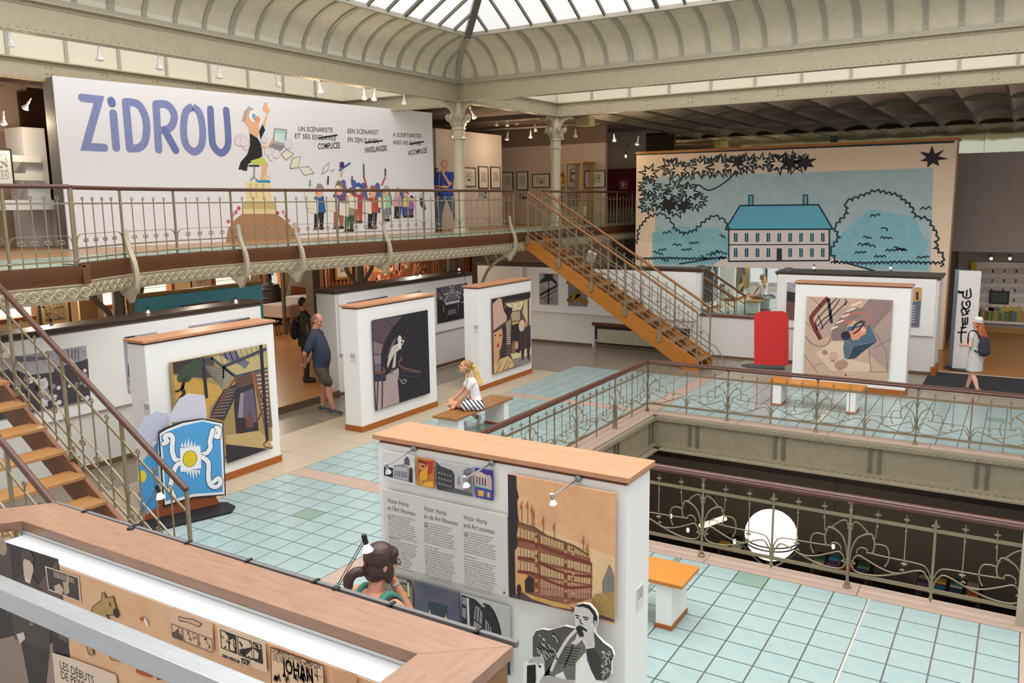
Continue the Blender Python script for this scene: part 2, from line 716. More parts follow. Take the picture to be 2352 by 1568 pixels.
ZL = -4.2
low = struct('floor_lower', 'dark timber floor of the shop below the light well')
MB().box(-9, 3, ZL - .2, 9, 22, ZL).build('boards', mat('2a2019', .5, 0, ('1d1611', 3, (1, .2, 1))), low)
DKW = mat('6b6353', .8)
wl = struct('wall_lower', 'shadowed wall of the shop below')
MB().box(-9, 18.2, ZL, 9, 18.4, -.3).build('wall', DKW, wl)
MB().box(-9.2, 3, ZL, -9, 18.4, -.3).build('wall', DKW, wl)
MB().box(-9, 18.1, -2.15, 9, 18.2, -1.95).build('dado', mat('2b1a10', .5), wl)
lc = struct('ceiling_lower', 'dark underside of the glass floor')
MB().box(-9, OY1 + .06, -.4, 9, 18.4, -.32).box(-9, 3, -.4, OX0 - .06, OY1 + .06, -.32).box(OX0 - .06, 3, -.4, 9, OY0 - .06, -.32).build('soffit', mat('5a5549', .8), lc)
for i, (x, y) in enumerate(((-6.6, 15.2), (1.5, 15.2))):
    t = struct('column', 'dark iron column in the shop below')
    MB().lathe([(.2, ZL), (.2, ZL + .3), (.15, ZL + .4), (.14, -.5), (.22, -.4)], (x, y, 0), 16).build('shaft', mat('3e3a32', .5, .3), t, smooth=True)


# ---- riveted roof girders
def girder(name, a, c, n, z0, z1, rv=0.12, groups=False, mt=STEEL, label='olive grey riveted roof girder'):
    a, c, n = V(a), V(c), V(n)
    t = struct(name, label)
    L = (c - a).length
    d = (c - a).normalized()
    e = lambda p, z: V((p.x, p.y, z))
    k = MB()
    k.prism([e(a, z0), e(c, z0), e(c, z1), e(a, z1)], n * 0.04)
    for za, zb, o in ((z0 - .012, z0 + .012, 0.13), (z1 - .012, z1 + .012, 0.13), (z0, z0 + .07, .055), (z1 - .06, z1, .055)):
        k.prism([e(a, za) - n * (o - .04), e(c, za) - n * (o - .04), e(c, zb) - n * (o - .04), e(a, zb) - n * (o - .04)], n * (2 * o - .04))
    k.build('web', mt, t)
    k = MB()
    x = 0.06
    while x < L:
        p = a + d * x
        k.ell(e(p, z0 - .012) + n * .11, .014, 6)
        k.ell(e(p, z0 + .04) + n * .057, .012, 6)
        k.ell(e(p, z1 - .03) + n * .057, .012, 6)
        x += rv
    if groups:
        x = 0.5
        while x < L:
            for dx in (-.05, .05):
                for dz in (.12, .23):
                    k.ell(e(a + d * (x + dx), z0 + dz) + n * .045, .02, 6)
            x += 1.08
    tag(k.build('rivets', mt, t, smooth=2), kind='stuff')
    return t


girder('girder', (GX, -3, 0), (GX, GY, 0), (1, 0, 0), 6.10, 6.50)
girder('girder', (GX, GY, 0), (7, GY, 0), (0, -1, 0), 6.10, 6.50)
G2X, G2Y = -15.2, 20.4
girder('girder', (G2X, 2, 0), (G2X, GY + .2, 0), (1, 0, 0), 6.05, 6.38, groups=True)
girder('girder', (-11.06, G2Y, 0), (7, G2Y, 0), (0, -1, 0), 6.05, 6.38, groups=True)
girder('girder', (-11.2, GY, 0), (-11.06, G2Y, 0), (1, 0, 0), 6.05, 6.38, groups=True)
girder('girder', (G2X, GY + .15, 0), (GX, GY + .15, 0), (0, -1, 0), 6.05, 6.38)

# ---- ceiling: cove, ribs, glass roof
ceil = struct('ceiling', 'cream coved ceiling with steel ribs below a glass roof')
CD, CH, Z0 = 0.95, 0.78, 6.53


def cove_prof(n=7, tmax=78):
    return [(CD * (1 - cos(radians(tmax * i / n))) / (1 - cos(radians(tmax))), CH * sin(radians(tmax * i / n)) / sin(radians(tmax))) for i in range(n + 1)]


CP = cove_prof()


def cove_at(side, s, off=0.0, clip=True):
    """points of the cove at distance s from the corner; side 0 = far wall, 1 = left wall"""
    out = []
    for i, (dn, h) in enumerate(CP):
        a, c2 = CP[max(i - 1, 0)], CP[min(i + 1, len(CP) - 1)]
        tn = V((c2[0] - a[0], c2[1] - a[1])).normalized()
        dd, hh = dn - tn.y * -off, h - tn.x * off
        ss = max(s, dn) if clip else s
        out.append(V((GX + ss, GY - dd, Z0 + hh)) if side == 0 else V((GX + dd, GY - ss, Z0 + hh)))
    return out


RIB = 0.5405
RIBM = mat('aba597', .5, .15)
for side, cnt in ((0, 33), (1, 36)):
    for i in range(cnt):
        A, B = cove_at(side, i * RIB), cove_at(side, (i + 1) * RIB)
        k = MB()
        n = len(A)
        fs = [(j, n + j, n + j + 1, j + 1) for j in range(n - 1)]
        if side == 1:
            fs = [f[::-1] for f in fs]
        k.add(A + B, fs)
        k.build('cove_panel', COVE, ceil, smooth=2)
        if i:
            w2 = 0.035 if i % 4 else 0.055
            q = cove_at(side, i * RIB, 0.012)
            sd = V((1, 0, 0)) if side == 0 else V((0, 1, 0))
            k = MB()
            vs = []
            q = [p for p in q if True]
            cl = [p for p in q if ((p.x - GX) if side == 0 else (GY - p.y)) <= i * RIB + 1e-4]
            if len(cl) > 1:
                inn = cove_at(side, i * RIB, 0.03)[:len(cl)]
                vs = [p - sd * w2 for p in cl] + [p + sd * w2 for p in cl] + [p + sd * w2 for p in inn] + [p - sd * w2 for p in inn]
                m = len(cl)
                fs = []
                for j in range(m - 1):
                    for t in range(4):
                        t2 = (t + 1) % 4
                        fs.append((t * m + j, t2 * m + j, t2 * m + j + 1, t * m + j + 1))
                fs += [(0, m, 2 * m, 3 * m), (m - 1, 2 * m - 1, 3 * m - 1, 4 * m - 1)]
                k.add(vs, fs)
                pb = cl[0]
                nn = V((0, -1, 0)) if side == 0 else V((1, 0, 0))
                for s2 in (-.02, .02):
                    k.ell(pb + nn * .05 + sd * s2 + V((0, 0, .02)), .011, 6)
                k.build('rib', RIBM, ceil)
k = MB()
k.bar((GX + .04, GY - .04, Z0 - .03), (GX + .04, GY - .04, Z0 + .02), .14, .02)
hip = [V((GX + dn + .03, GY - dn - .03, Z0 + h - .02)) for dn, h in CP]
k.tube(hip, .06, 6)
k.build('hip_rib', RIBM, ceil)
k = MB()
k.box(GX + .02, GY - .09, Z0 - .035, 7, GY - .04, Z0 + .045)
k.box(GX + .04, -3, Z0 - .035, GX + .09, GY - .02, Z0 + .045)
k.build('cove_sill', RIBM, ceil)
ZT = Z0 + CH
k = MB()
k.box(GX + CD - .04, GY - CD - .06, ZT - .03, 7, GY - CD + .02, ZT + .05)
k.box(GX + CD - .02, -3, ZT - .03, GX + CD + .06, GY - CD + .02, ZT + .05)
k.build('ring_beam', RIBM, ceil)
# glass roof: hipped, gently arched
PANE = mat('f4f8ff', kind='pane')
BARM = mat('6a675d', .5, .3)


def roofz(d):
    return ZT + .04 + 0.62 * d - 0.022 * d * d


RX, RY, RM = GX + CD, GY - CD, 7.6
for side, cnt in ((0, 27), (1, 27)):
    for i in range(cnt):
        s0, s1 = i * RIB, (i + 1) * RIB
        k = MB()
        pts, fs = [], []
        for j in range(7):
            a = min(s0, RM) * j / 6
            c2 = min(s1, RM) * j / 6
            pts += [(RX + s0, RY - a, roofz(a)), (RX + s1, RY - c2, roofz(c2))] if side == 0 else [(RX + a, RY - s0, roofz(a)), (RX + c2, RY - s1, roofz(c2))]
            if j:
                fs.append((2 * j - 2, 2 * j - 1, 2 * j + 1, 2 * j))
        k.add(pts, fs)
        k.build('roof_pane', PANE, ceil)
        if i:
            m = min(s0, RM)
            pl = [(RX + s0, RY - m * j / 6, roofz(m * j / 6) - .03) if side == 0 else (RX + m * j / 6, RY - s0, roofz(m * j / 6) - .03) for j in range(7)]
            q = MB()
            ww = .018 if i % 4 else .035
            q.sweep(pl, [(-ww, -.03), (ww, -.03), (ww, .03), (-ww, .03)])
            q.build('glazing_bar', BARM, ceil)
MB().sweep([(RX + a, RY - a, roofz(a) - .05) for a in [RM * j / 8 for j in range(9)]], [(-.07, -.06), (.07, -.06), (.07, .06), (-.07, .06)]).build('hip_bar', BARM, ceil)
# security camera in the cove corner
sc = thing('security_camera', 'white dome security camera fixed in the cove corner', 'security camera', onY(1043, 137, GY - .25))
k = MB()
k.lathe([(.075, -.05), (.08, 0), (.075, .05), (.05, .08)], sc.location, 14, axis=(.4, -1, .1))
k.build('housing', WHITE, sc, smooth=True)
MB().ell(sc.location + V((.03, -.085, -.02)), .05, 12).build('lens_dome', BLACK, sc, smooth=2)

# ---- side glazing above the outer girders (cream panels between posts)
SIDEP = mat('ddd6c4', .7)
for i in range(14):
    x0 = -15.2 + 0
    MB().box(G2X - .02, 2 + i * 1.05, 6.40, G2X, 2 + (i + 1) * 1.05, 7.35).build('side_panel', SIDEP, ceil)
    MB().box(G2X, 2 + i * 1.05 - .03, 6.40, G2X + .03, 2 + i * 1.05 + .03, 7.35).build('side_rib', RIBM, ceil)
for i in range(17):
    x0 = -11.06 + i * 1.06
    MB().box(x0, G2Y, 6.40, x0 + 1.06, G2Y + .02, 7.35).build('side_panel', SIDEP, ceil)
    MB().box(x0 - .03, G2Y - .03, 6.40, x0 + .03, G2Y, 7.35).build('side_rib', RIBM, ceil)
for i in range(4):
    MB().box(G2X + i * .93, GY + .2, 6.40, G2X + (i + 1) * .93, GY + .22, 7.35).build('side_panel', SIDEP, ceil)
for i in range(4):
    MB().box(-11.06, GY + i, 6.40, -11.04, GY + i + 1, 7.35).build('side_panel', SIDEP, ceil)
MB().box(GX + .02, -3, 6.55, GX + .0, GY, 7.4).box(GX, GY, 6.55, 7, GY + .02, 7.4).build('side_back', SIDEP, ceil)
SP = mat('eef2f6', kind='pane')
for i in range(6):
    MB().add([(G2X, -2 + i * 3.1, 7.36), (GX, -2 + i * 3.1, 7.42), (GX, -2 + (i + 1) * 3.1, 7.42), (G2X, -2 + (i + 1) * 3.1, 7.36)], [(0, 1, 2, 3)]).build('roof_pane', SP, ceil)
    MB().add([(-11.06 + i * 3, GY, 7.42), (-8.06 + i * 3, GY, 7.42), (-8.06 + i * 3, G2Y, 7.36), (-11.06 + i * 3, G2Y, 7.36)], [(0, 1, 2, 3)]).build('roof_pane', SP, ceil)

# ---- jack-arch ceiling beyond the far girder
VAULT = mat('c9bba9', .75, 0, ('bdae9c', 1.5, 1))
for i in range(18):
    x0 = -11.06 + i * 1.04
    k = MB()
    vs, fs = [], []
    for j in range(9):
        a = pi * j / 8
        for y in (G2Y + .05, 24.2, 28.2):
            vs.append((x0 + .52 - .5 * cos(a), y, 6.16 + .13 * sin(a)))
        if j:
            for t in range(2):
                fs.append((3 * j - 3 + t, 3 * j - 2 + t, 3 * j + 1 + t, 3 * j + t))
    k.add(vs, fs)
    k.build('vault', VAULT, ceil, smooth=2)
    MB().box(x0 - .03, G2Y + .05, 6.12, x0 + .03, 28.2, 6.17).build('vault_beam', STEELD, ceil)
MB().box(-11.06, 24.16, 6.13, 7, 24.24, 6.33).build('tie_beam', STEELD, ceil)
# flat ceiling over the upper gallery
FLATC = mat('a89284', .8, 0, ('9b8578', 1, 1))
MB().box(-21, 0, 6.25, G2X - .05, 30, 6.4).box(G2X - .05, GY + .25, 6.25, -11.1, 30, 6.4).build('gallery_soffit', FLATC, ceil)
for i in range(9):
    MB().box(-17.5, 3 + i * 3.0, 6.12, G2X - .1 if 3 + i * 3 < GY else -11.2, 3.12 + i * 3.0, 6.25).build('gallery_beam', mat('6d5c50', .7), ceil)


# ---- iron columns with leafy capitals
def column(x, y, z0, z1, label, cap=True, r=.135):
    t = struct('column', label, (x, y, z0))
    MB().lathe([(r * 1.5, z0), (r * 1.5, z0 + .08), (r * 1.15, z0 + .16), (r, z0 + .2), (r * .93, z1 - .84)], (x, y, 0), 18).build('shaft', STEEL, t, smooth=True)
    if not cap:
        return t
    z = z1 - .84
    MB().lathe([(r * .95, z), (r * 1.25, z + .0), (r * 1.25, z + .03), (r, z + .05), (r, z + .2), (r * 1.2, z + .22), (r * 1.15, z + .26), (r * 1.0, z + .3), (r * 1.25, z + .52), (r * 1.1, z + .6), (r * .9, z + .84)], (x, y, 0), 18).build('capital', STEEL, t, smooth=True)
    for a in range(4):
        an = a * pi / 2
        d = V((cos(an), sin(an), 0))
        c = V((x, y, 0))
        k = MB()
        q = crv([c + d * .1 + V((0, 0, z + .5)), c + d * .16 + V((0, 0, z + .64)), c + d * .28 + V((0, 0, z + .76)), c + d * .48 + V((0, 0, z + .80))], 4)
        k.sweep(q, [(-.035, -.03), (.035, -.03), (.035, .03), (-.035, .03)], up=(-d.y, d.x, .01))
        k.ell(c + d * .49 + V((0, 0, z + .77)), .04, 8)
        k.prism([c + d * .1 + V((0, 0, z + .84)), c + d * .1 + V((0, 0, z + .55)), c + d * .2 + V((0, 0, z + .7)), c + d * .33 + V((0, 0, z + .78)), c + d * .5 + V((0, 0, z + .84))], V((-d.y, d.x, 0)) * .02)
        k.build('bracket', STEEL, t, smooth=True)
        k = MB()
        an += pi / 4
        for dd, rr in ((d, .30), (V((cos(an), sin(an), 0)), .27)):
            q = crv([c + dd * .12 + V((0, 0, z + .3)), c + dd * .18 + V((0, 0, z + .44)), c + dd * (rr - .02) + V((0, 0, z + .52)), c + dd * rr + V((0, 0, z + .46)), c + dd * (rr - .05) + V((0, 0, z + .42)), c + dd * (rr - .07) + V((0, 0, z + .46))], 4)
            k.tube(q, [.05] * 5 + [.045] * 6 + [.03] * (len(q) - 11), 6)
        k.build('leaf', STEEL, t, smooth=2)
    return t


column(GX + .02, GY - .02, ZU, 6.10, 'iron column with leafy capital beside the standing man upstairs')
column(-11.08, G2Y, ZU, 6.05, 'iron column with leafy capital behind the stair head')


def pillar(x, y, label):
    t = struct('column', label, (x, y, 0))
    MB().lathe([(.16, 0), (.16, .1), (.11, .2), (.1, 1.6), (.12, 1.62), (.1, 1.7), (.1, 2.6)], (x, y, 0), 12).build('shaft', STEELD, t, smooth=True)
    c = V((x, y, 0))
    for d in (V((0, 1, 0)), V((0, -1, 0))):
        k = MB()
        q = crv([c + d * .12 + V((0, 0, 1.55)), c + d * .2 + V((0, 0, 1.65)), c + d * .16 + V((0, 0, 1.8)), c + d * .2 + V((0, 0, 2.05)), c + d * .42 + V((0, 0, 2.3)), c + d * .48 + V((0, 0, 2.62))], 4)
        k.sweep(q, [(-.035, -.035), (.035, -.035), (.035, .035), (-.035, .035)], up=(1, 0, 0))
        k.build('curved_arm', STEELD, t, smooth=True)
    k = MB()
    for i in range(22):
        k.ell((x + .105, y, .3 + i * .1), .014, 6)
    tag(k.build('rivets', STEELD, t, smooth=2), kind='stuff')


# ================================================================== LOW EXHIBITION WALLS
def sec_wall(name, label, x0, y0, x1, y1, h=2.13, face=None, foot=True, capov=.04):
    t = struct(name, label, ((x0 + x1) / 2, (y0 + y1) / 2, 0))
    MB().box(x0, y0, 0, x1, y1, h - .06).build('wall_body', WHITE2, t)
    k = MB()
    k.box(x0 - capov, y0 - capov, h - .02, x1 + capov, y1 + capov, h + .02)
    k.box(x0 - .02, y0 - .02, h - .07, x1 + .02, y1 + .02, h - .02)
    k.build('wall_cap', DARKW, t, bevel=.006)
    if foot:
        MB().box(x0 - .015, y0 - .015, 0, x1 + .015, y1 + .015, .08).build('skirting', mat('6a5540', .5), t)
    return t


LWX, W2X, BWY = -11.53, -11.57, 19.8
lw = sec_wall('wall_left', 'long low white wall with dark wood cap behind the stair photo panel', LWX - .4, 2.0, LWX, 10.25)
MB().box(LWX, 2.2, .86, LWX + .06, 10.2, 2.05).build('hung_panel', WHITE, lw)
w2 = sec_wall('wall_centre', 'low white wall with dark wood cap behind the navy shirted man', W2X - .5, 12.18, W2X, 16.95)
MB().box(W2X, 12.22, .86, W2X + .06, 16.9, 2.05).build('hung_panel', WHITE, w2)
bw = sec_wall('wall_back', 'low white back wall with dark wood cap behind the far stair', -13.3, BWY, -6.76, BWY + .35)
MB().box(-13.1, BWY - .05, .86, -11.78, BWY, 2.06).build('hung_panel', WHITE, bw)
MB().box(-11.62, BWY - .05, .86, -6.86, BWY, 2.06).build('hung_panel', WHITE, bw)
MB().box(-6.76, BWY, 0, -4.93, BWY + .35, 1.0).build('wall_body', WHITE2, bw)
MB().box(-6.76, BWY - .03, 1.0, -4.93, BWY + .35, 1.05).build('ledge', FASCIA, bw)
MB().box(-6.76, BWY - .015, 0, -4.93, BWY, .06).build('skirting', mat('6a5540', .5), bw)
mirror_m = mat('dfe9e4', .02, 1.0)
MB().box(-6.72, BWY + .12, 1.05, -4.93, BWY + .14, 2.2).build('mirror', mirror_m, bw)
rw = sec_wall('wall_right', 'low white wall with dark wood cap behind the blue cube picture', -4.93, BWY, -1.55, BWY + .9)
MB().box(-4.9, BWY - .05, .86, -1.6, BWY, 2.08).build('hung_panel', WHITE, rw)
MB().box(-1.6, BWY - .05, 0, -1.5, BWY + .6, .2).build('end_block', PLINTH, rw)

# radiator in a niche under the back wall panel
rad = thing('radiator', 'cream ribbed radiator in a dark niche beside the far stair', 'radiator', (-8.4, BWY - .02, 0))
k = MB()
k.box(-9.66, BWY - .07, .58, -7.0, BWY - .002, .66)
k.build('niche_lintel', FASCIA, rad)
MB().box(-9.66, BWY - .012, .02, -7.0, BWY - .002, .58).build('niche_back', mat('3b3630', .8), rad)
MB().box(-9.66, BWY - .03, 0, -9.6, BWY - .002, .58).build('niche_jamb', WHITE2, rad)
k = MB()
for i in range(60):
    k.box(-9.5 + i * .04, BWY - .06, .14, -9.475 + i * .04, BWY - .02, .5)
k.box(-9.5, BWY - .045, .14, -7.1, BWY - .02, .5)
k.build('radiator_body', mat('c8c1a8', .5), rad)
k = MB()
k.tube([(-9.55, BWY - .04, .15), (-9.55, BWY - .04, .0)], .012).ell((-9.55, BWY - .04, .18), .03, 8)
k.build('valve', CHROME, rad)

# parquet platform and back-left room
PARQ = mat('b07a3e', .3, 0, ('8f5d2b', 4, (3.0, .35, 1)))
fl = struct('floor_parquet', 'raised parquet floor of the back room')
MB().box(-20.8, 2, -.1, -11.97, 30, .13).box(-11.97, 10.3, -.1, -11.55, 12.15, .13).build('parquet', PARQ, fl)
MB().box(-11.56, 10.3, 0, -11.52, 12.16, .135).build('step_edge', mat('5b4632', .5), fl)
fr = struct('floor_right', 'honey parquet floor of the side room at right')
MB().box(-11.5, BWY + .35, -.1, -1.62, 29, -.01).box(-1.62, BWY + .3, -.1, 7, 29, -.004).build('parquet', mat('b9803f', .3, 0, ('9c6830', 4, (.35, 3, 1))), fr)
ow = struct('wall_outer', 'cream outer wall of the back room with tall windows')
CREAM = mat('d9bd8f', .7)
OWX = -20.8


def wall_with_holes(par, X, y0, y1, z0, z1, holes, m, th=.25):
    """wall in a plane of constant X with rectangular openings (ya, yb, za, zb)"""
    ys = sorted({y0, y1} | {h[0] for h in holes} | {h[1] for h in holes})
    for a, c in zip(ys[:-1], ys[1:]):
        hs = [h for h in holes if h[0] <= a + 1e-6 and h[1] >= c - 1e-6]
        k = MB()
        if hs:
            k.box(X - th, a, z0, X, c, hs[0][2])
            k.box(X - th, a, hs[0][3], X, c, z1)
        else:
            k.box(X - th, a, z0, X, c, z1)
        k.build('wall_section', m, par)


wins = [(onX(a, 650, OWX).y, onX(c_, 650, OWX).y, zb, 2.8) for a, c_, zb in ((-40, 84, 1.1), (222, 276, 1.15), (312, 398, 1.0), (484, 600, 1.0), (612, 652, 1.0), (668, 730, .6))]
wall_with_holes(ow, OWX, 2, 30, 0, 2.98, wins, CREAM)
FRW = mat('9a5a22', .45, 0, ('7d4518', 5, (3, 3, .4)))
for i, (a, c, z0, z1) in enumerate(wins):
    t = struct('window_%d' % (i + 1), 'bright window with orange brown wooden frame', (OWX, (a + c) / 2, z0))
    k = MB()
    for y in (a, c - .1):
        k.box(OWX - .2, y, z0, OWX + .05, y + .1, z1)
    k.box(OWX - .2, a, z0, OWX + .08, c, z0 + .1).box(OWX - .2, a, z1 - .08, OWX + .05, c, z1)
    k.build('window_frame', FRW, t)
    MB().box(OWX - .12, a + .1, z0 + .1, OWX - .11, c - .1, z1 - .08).build('pane', mat('f2f6f6', kind='glass'), t)
fc = struct('wall_exterior', 'pale stone facade across the street')
for i in range(5):
    for j in range(11):
        MB().box(-27.3, 4 + j * 2.4 + (i % 2) * .8, .2 + i * .72, -27, 4 + j * 2.4 + (i % 2) * .8 + 2.38, .2 + i * .72 + .705).build('stone_block', mat('dad7d2', .8, 0, ('cfccc6', 2, 1)), fc)
st = struct('ground_street', 'pale pavement of the street outside the windows')
MB().box(-27.2, 0, -.3, OWX - .25, 34, -.2).build('pavement', mat('b5b0a8', .9), st)

# ================================================================== UPPER FLOOR AND BRIDGE
up = struct('floor_upper', 'upper gallery floor and curved bridge deck')
front = [(-10.42, 1.2), (-10.42, 6.38)]
arc = [tuple(p) for p in crv([(-10.75, 6.5), (-11.2, 7.4), (-11.5, 8.6), (-11.52, 9.6), (-11.38, 10.8), (-11.2, 12), (-10.95, 13.4), (-10.72, 15), (-10.64, 16.6), (-10.68, 17.95)], 3)]
tail = [(-10.7, 17.95), (-10.7, 27)]
edge = front + arc + tail[1:]
k = MB()
for a, c in zip(edge[:-1], edge[1:]):
    if abs(a[1] - c[1]) < .001:
        continue
    k.use(mat('9fb3a4', .3)).add([(a[0], a[1], ZU), (c[0], c[1], ZU), (-12.6, c[1], ZU), (-12.6, a[1], ZU)], [(0, 1, 2, 3)])
    k.use(mat('b58a5c', .35, 0, ('a0764a', 3, (3, .3, 1)))).add([(-12.6, a[1], ZU), (-12.6, c[1], ZU), (-21, c[1], ZU), (-21, a[1], ZU)], [(0, 1, 2, 3)])
    k.use(mat('c9bda8', .8)).add([(a[0], a[1], ZU - .12), (c[0], c[1], ZU - .12), (-20.9, c[1], ZU - .12), (-20.9, a[1], ZU - .12)], [(3, 2, 1, 0)])
k.build('deck', None, up)
k = MB()
for i in range(26):
    k.box(-12.6, 1.2 + i * .62, ZU, -11.2, 1.2 + i * .62 + .012, ZU + .003)
k.box(-11.9, 1.2, ZU, -11.888, 17.5, ZU + .003)
k.build('deck_joints', mat('7d8a80', .5), up)


def fascia(pts, par):
    pts3 = [(x, y, ZU) for x, y in pts]
    MB().sweep(pts3, [(.04, -.02), (.04, .0), (-.08, .0), (-.08, -.24), (-.02, -.24), (-.01, -.18), (.02, -.12), (.03, -.06)]).build('wood_fascia', FASCIA, par, smooth=True)
    MB().sweep(pts3, [(-.05, -.24), (-.05, -.46), (-.02, -.46), (-.02, -.44), (-.035, -.43), (-.035, -.27), (-.02, -.26), (-.02, -.24)]).build('frieze', STEEL, par)


fascia(front, up)
fascia(arc + tail[1:], up)
MB().box(-10.9, 6.34, ZU - .46, -10.44, 6.42, ZU - .24).build('frieze', STEEL, up)
MB().box(-10.9, 6.34, ZU - .24, -10.38, 6.44, ZU).build('wood_fascia', FASCIA, up)
# rosettes along the frieze
k = MB()
k.tube([V((0, .062 * cos(a), .062 * sin(a))) for a in [2 * pi * i / 14 for i in range(15)]], .013, 5)
q = crv([(0, -.03, -.035), (0, .02, -.03), (0, .025, -.005), (0, -.025, .01), (0, -.02, .035), (0, .03, .03)], 3)
k.tube(q, .011, 4)
k.ell((0, .08, 0), (.012, .02, .012), 6)
ros = k.mesh('rosette', STEEL)
ros.polygons.foreach_set('use_smooth', [True] * len(ros.polygons))


def along(pts, step, start=0.0):
    out = []
    d = start
    acc = 0.0
    for a, c in zip(pts[:-1], pts[1:]):
        a2, c2 = V((a[0], a[1])), V((c[0], c[1]))
        L = (c2 - a2).length
        while d <= acc + L:
            t = (d - acc) / L
            out.append((a2 + (c2 - a2) * t, (c2 - a2).normalized()))
            d += step
        acc += L
    return out


for pts, ns in ((front, 40), (arc, 80), ([(-10.7, 19.1), (-10.7, 26)], 42)):
    for p, d in along(pts, .168, .1):
        if p.y < 3.5:
            continue
        o = bpy.data.objects.new('rosette', ros)
        COL.objects.link(o)
        o.parent = up
        o.location = (p.x + d.y * .04, p.y - d.x * .04 * 0, ZU - .35)
        o.rotation_euler = (0, 0, math.atan2(d.y, d.x) - pi / 2)


# ---- railing with ring-topped balusters (bridge and stairs)
def railing(name, label, pts, nb=4, hm=HRAIL, group=None, hr=1.0, par=None, hrad=.03):
    """pts: 3D foot points of the posts"""
    pts = [V(p) for p in pts]
    if par:
        t = thing(name, None, None, (0, 0, 0))
        t.parent = par
        t.matrix_parent_inverse = Matrix.Translation(-wloc(par))
    else:
        t = thing(name, label, 'railing', pts[0], group)
    Z = lambda h: V((0, 0, h))
    MB().tube([p + Z(hr) for p in pts], hrad, 10).build('handrail', hm, t, smooth=True)
    for h, r in ((hr * .79, .011), (hr * .2, .011), (hr * .06, .011)):
        MB().sweep([p + Z(h) for p in pts], [(-r * .6, -r), (r * .6, -r), (r * .6, r), (-r * .6, r)]).build('rail', RAILM, t)
    for i, p in enumerate(pts):
        k = MB()
        k.bar(p + Z(-.02), p + Z(hr - .01), .028, .028, up=(0, 1, 0))
        k.ell(p + Z(hr * .79), .02, 8)
        k.ell(p + Z(hr * .06), (.03, .03, .02), 8)
        k.build('post', RAILM, t)
    for a, c in zip(pts[:-1], pts[1:]):
        d = c - a
        h2 = V((d.x, d.y, 0)).normalized()
        for j in range(nb):
            f = (j + 1) / (nb + 1)
            p = a + d * f
            k = MB()
            k.tube([p + Z(hr * .0), p + Z(hr * .83)], .009, 5)
            k.tube([p + Z(hr * .855) + h2 * (.021 * cos(an)) + Z(.021 * sin(an)) for an in [2 * pi * q / 8 for q in range(9)]], .008, 4)
            for s in (-1, 1):
                k.tube([p + Z(hr * .30) + h2 * (s * .022 + .022 * cos(an)) + Z(.022 * sin(an)) for an in [2 * pi * q / 8 for q in range(9)]], .009, 4)
            k.build('baluster', RAILM, t)
        k = MB()
        q = [(0.02, .2), (.025, .3), (.07, .37), (.16, .385), (.5, .385), (.84, .385), (.93, .37), (.975, .3), (.98, .2)]
        q = [a + d * f + Z(hr * h) for f, h in q]
        k.sweep(crv(q, 3), [(-.004, -.009), (.004, -.009), (.004, .009), (-.004, .009)], up=(h2.y, -h2.x, 0))
        k.build('arch', RAILM, t)
    return t


pf = [(-10.46, y, ZU) for y in (4.64, 5.47, 6.3)]
railing('gallery_railing', 'iron railing of the stair landing at the near end of the bridge', pf)
pa = [V((p.x - .04, p.y, ZU)) for p, d in along(arc, 1.122, .05)]
railing('gallery_railing', 'long iron railing along the curved bridge below the big lettered wall', pa)
railing('gallery_railing', 'shaded iron railing of the upper gallery beyond the far stair', [(-10.74, y, ZU) for y in (19.05, 20.2, 21.35, 22.5, 23.65, 24.8, 26)])

# S-shaped consoles carrying the heavy posts
for i, (y, lab) in enumerate(((7.55, ''), (9.85, ''), (11.0, ''), (13.1, ''), (17.3, ''))):
    x = min(edge[2:], key=lambda e: abs(e[1] - y))[0]
    k = MB()
    pr = crv([(-.035, .42), (-.01, .25), (.05, .08), (.12, -.06), (.15, -.24), (.12, -.44), (.04, -.54), (-.04, -.66), (-.1, -.6)], 4)
    bk = crv([(-.1, -.6), (-.26, -.5), (-.22, -.46), (.02, -.42), (.075, -.34), (.085, -.2), (.06, -.04), (.0, .1), (-.04, .25), (-.06, .42)], 4)
    poly = [(p[0], p[1]) for p in pr] + [(p[0], p[1]) for p in bk[1:]]
    k.prism([(x + a + .03, y - .035, ZU + c) for a, c in poly], (0, .07, 0))
    k.build('console', STEEL, up)
for i, y in enumerate((8.64, 14.75)):
    pillar(-13.2, y, ('riveted iron pillar with curved arms left of the blue panel', 'riveted iron pillar with curved arms before the banquet picture')[i])
pillar(-12.2, 17.0, 'riveted iron pillar under the bridge behind the low centre wall')
ap = struct('column', 'dark riveted iron post behind the centre wall end')
MB().box(-14.62, 14.42, .13, -14.38, 14.66, 2.95).build('shaft', STEELD, ap)
ppole = struct('column', 'thin brown post beside the cloth covered table')
_p = onZ(656, 768, .13)
MB().tube([(_p.x, _p.y, .13), (_p.x, _p.y, 2.95)], .055, 10).build('shaft', mat('5a4a3a', .5), ppole, smooth=True)
k = MB()
k.sweep(crv([(-11.7, 17.6, 1.75), (-11.5, 17.62, 2.15), (-11.1, 17.65, 2.45), (-10.75, 17.68, 2.55)], 5), [(-.03, -.03), (.03, -.03), (.03, .03), (-.03, .03)], up=(0, 1, 0))
k.sweep([(-11.45, 17.62, 2.2), (-11.62, 17.6, 2.6)], [(-.015, -.015), (.015, -.015), (.015, .015), (-.015, .015)], up=(0, 1, 0))
k.sweep([(-11.2, 17.62, 2.4), (-11.35, 17.6, 2.6)], [(-.015, -.015), (.015, -.015), (.015, .015), (-.015, .015)], up=(0, 1, 0))
k.build('curved_strut', STEEL, up)


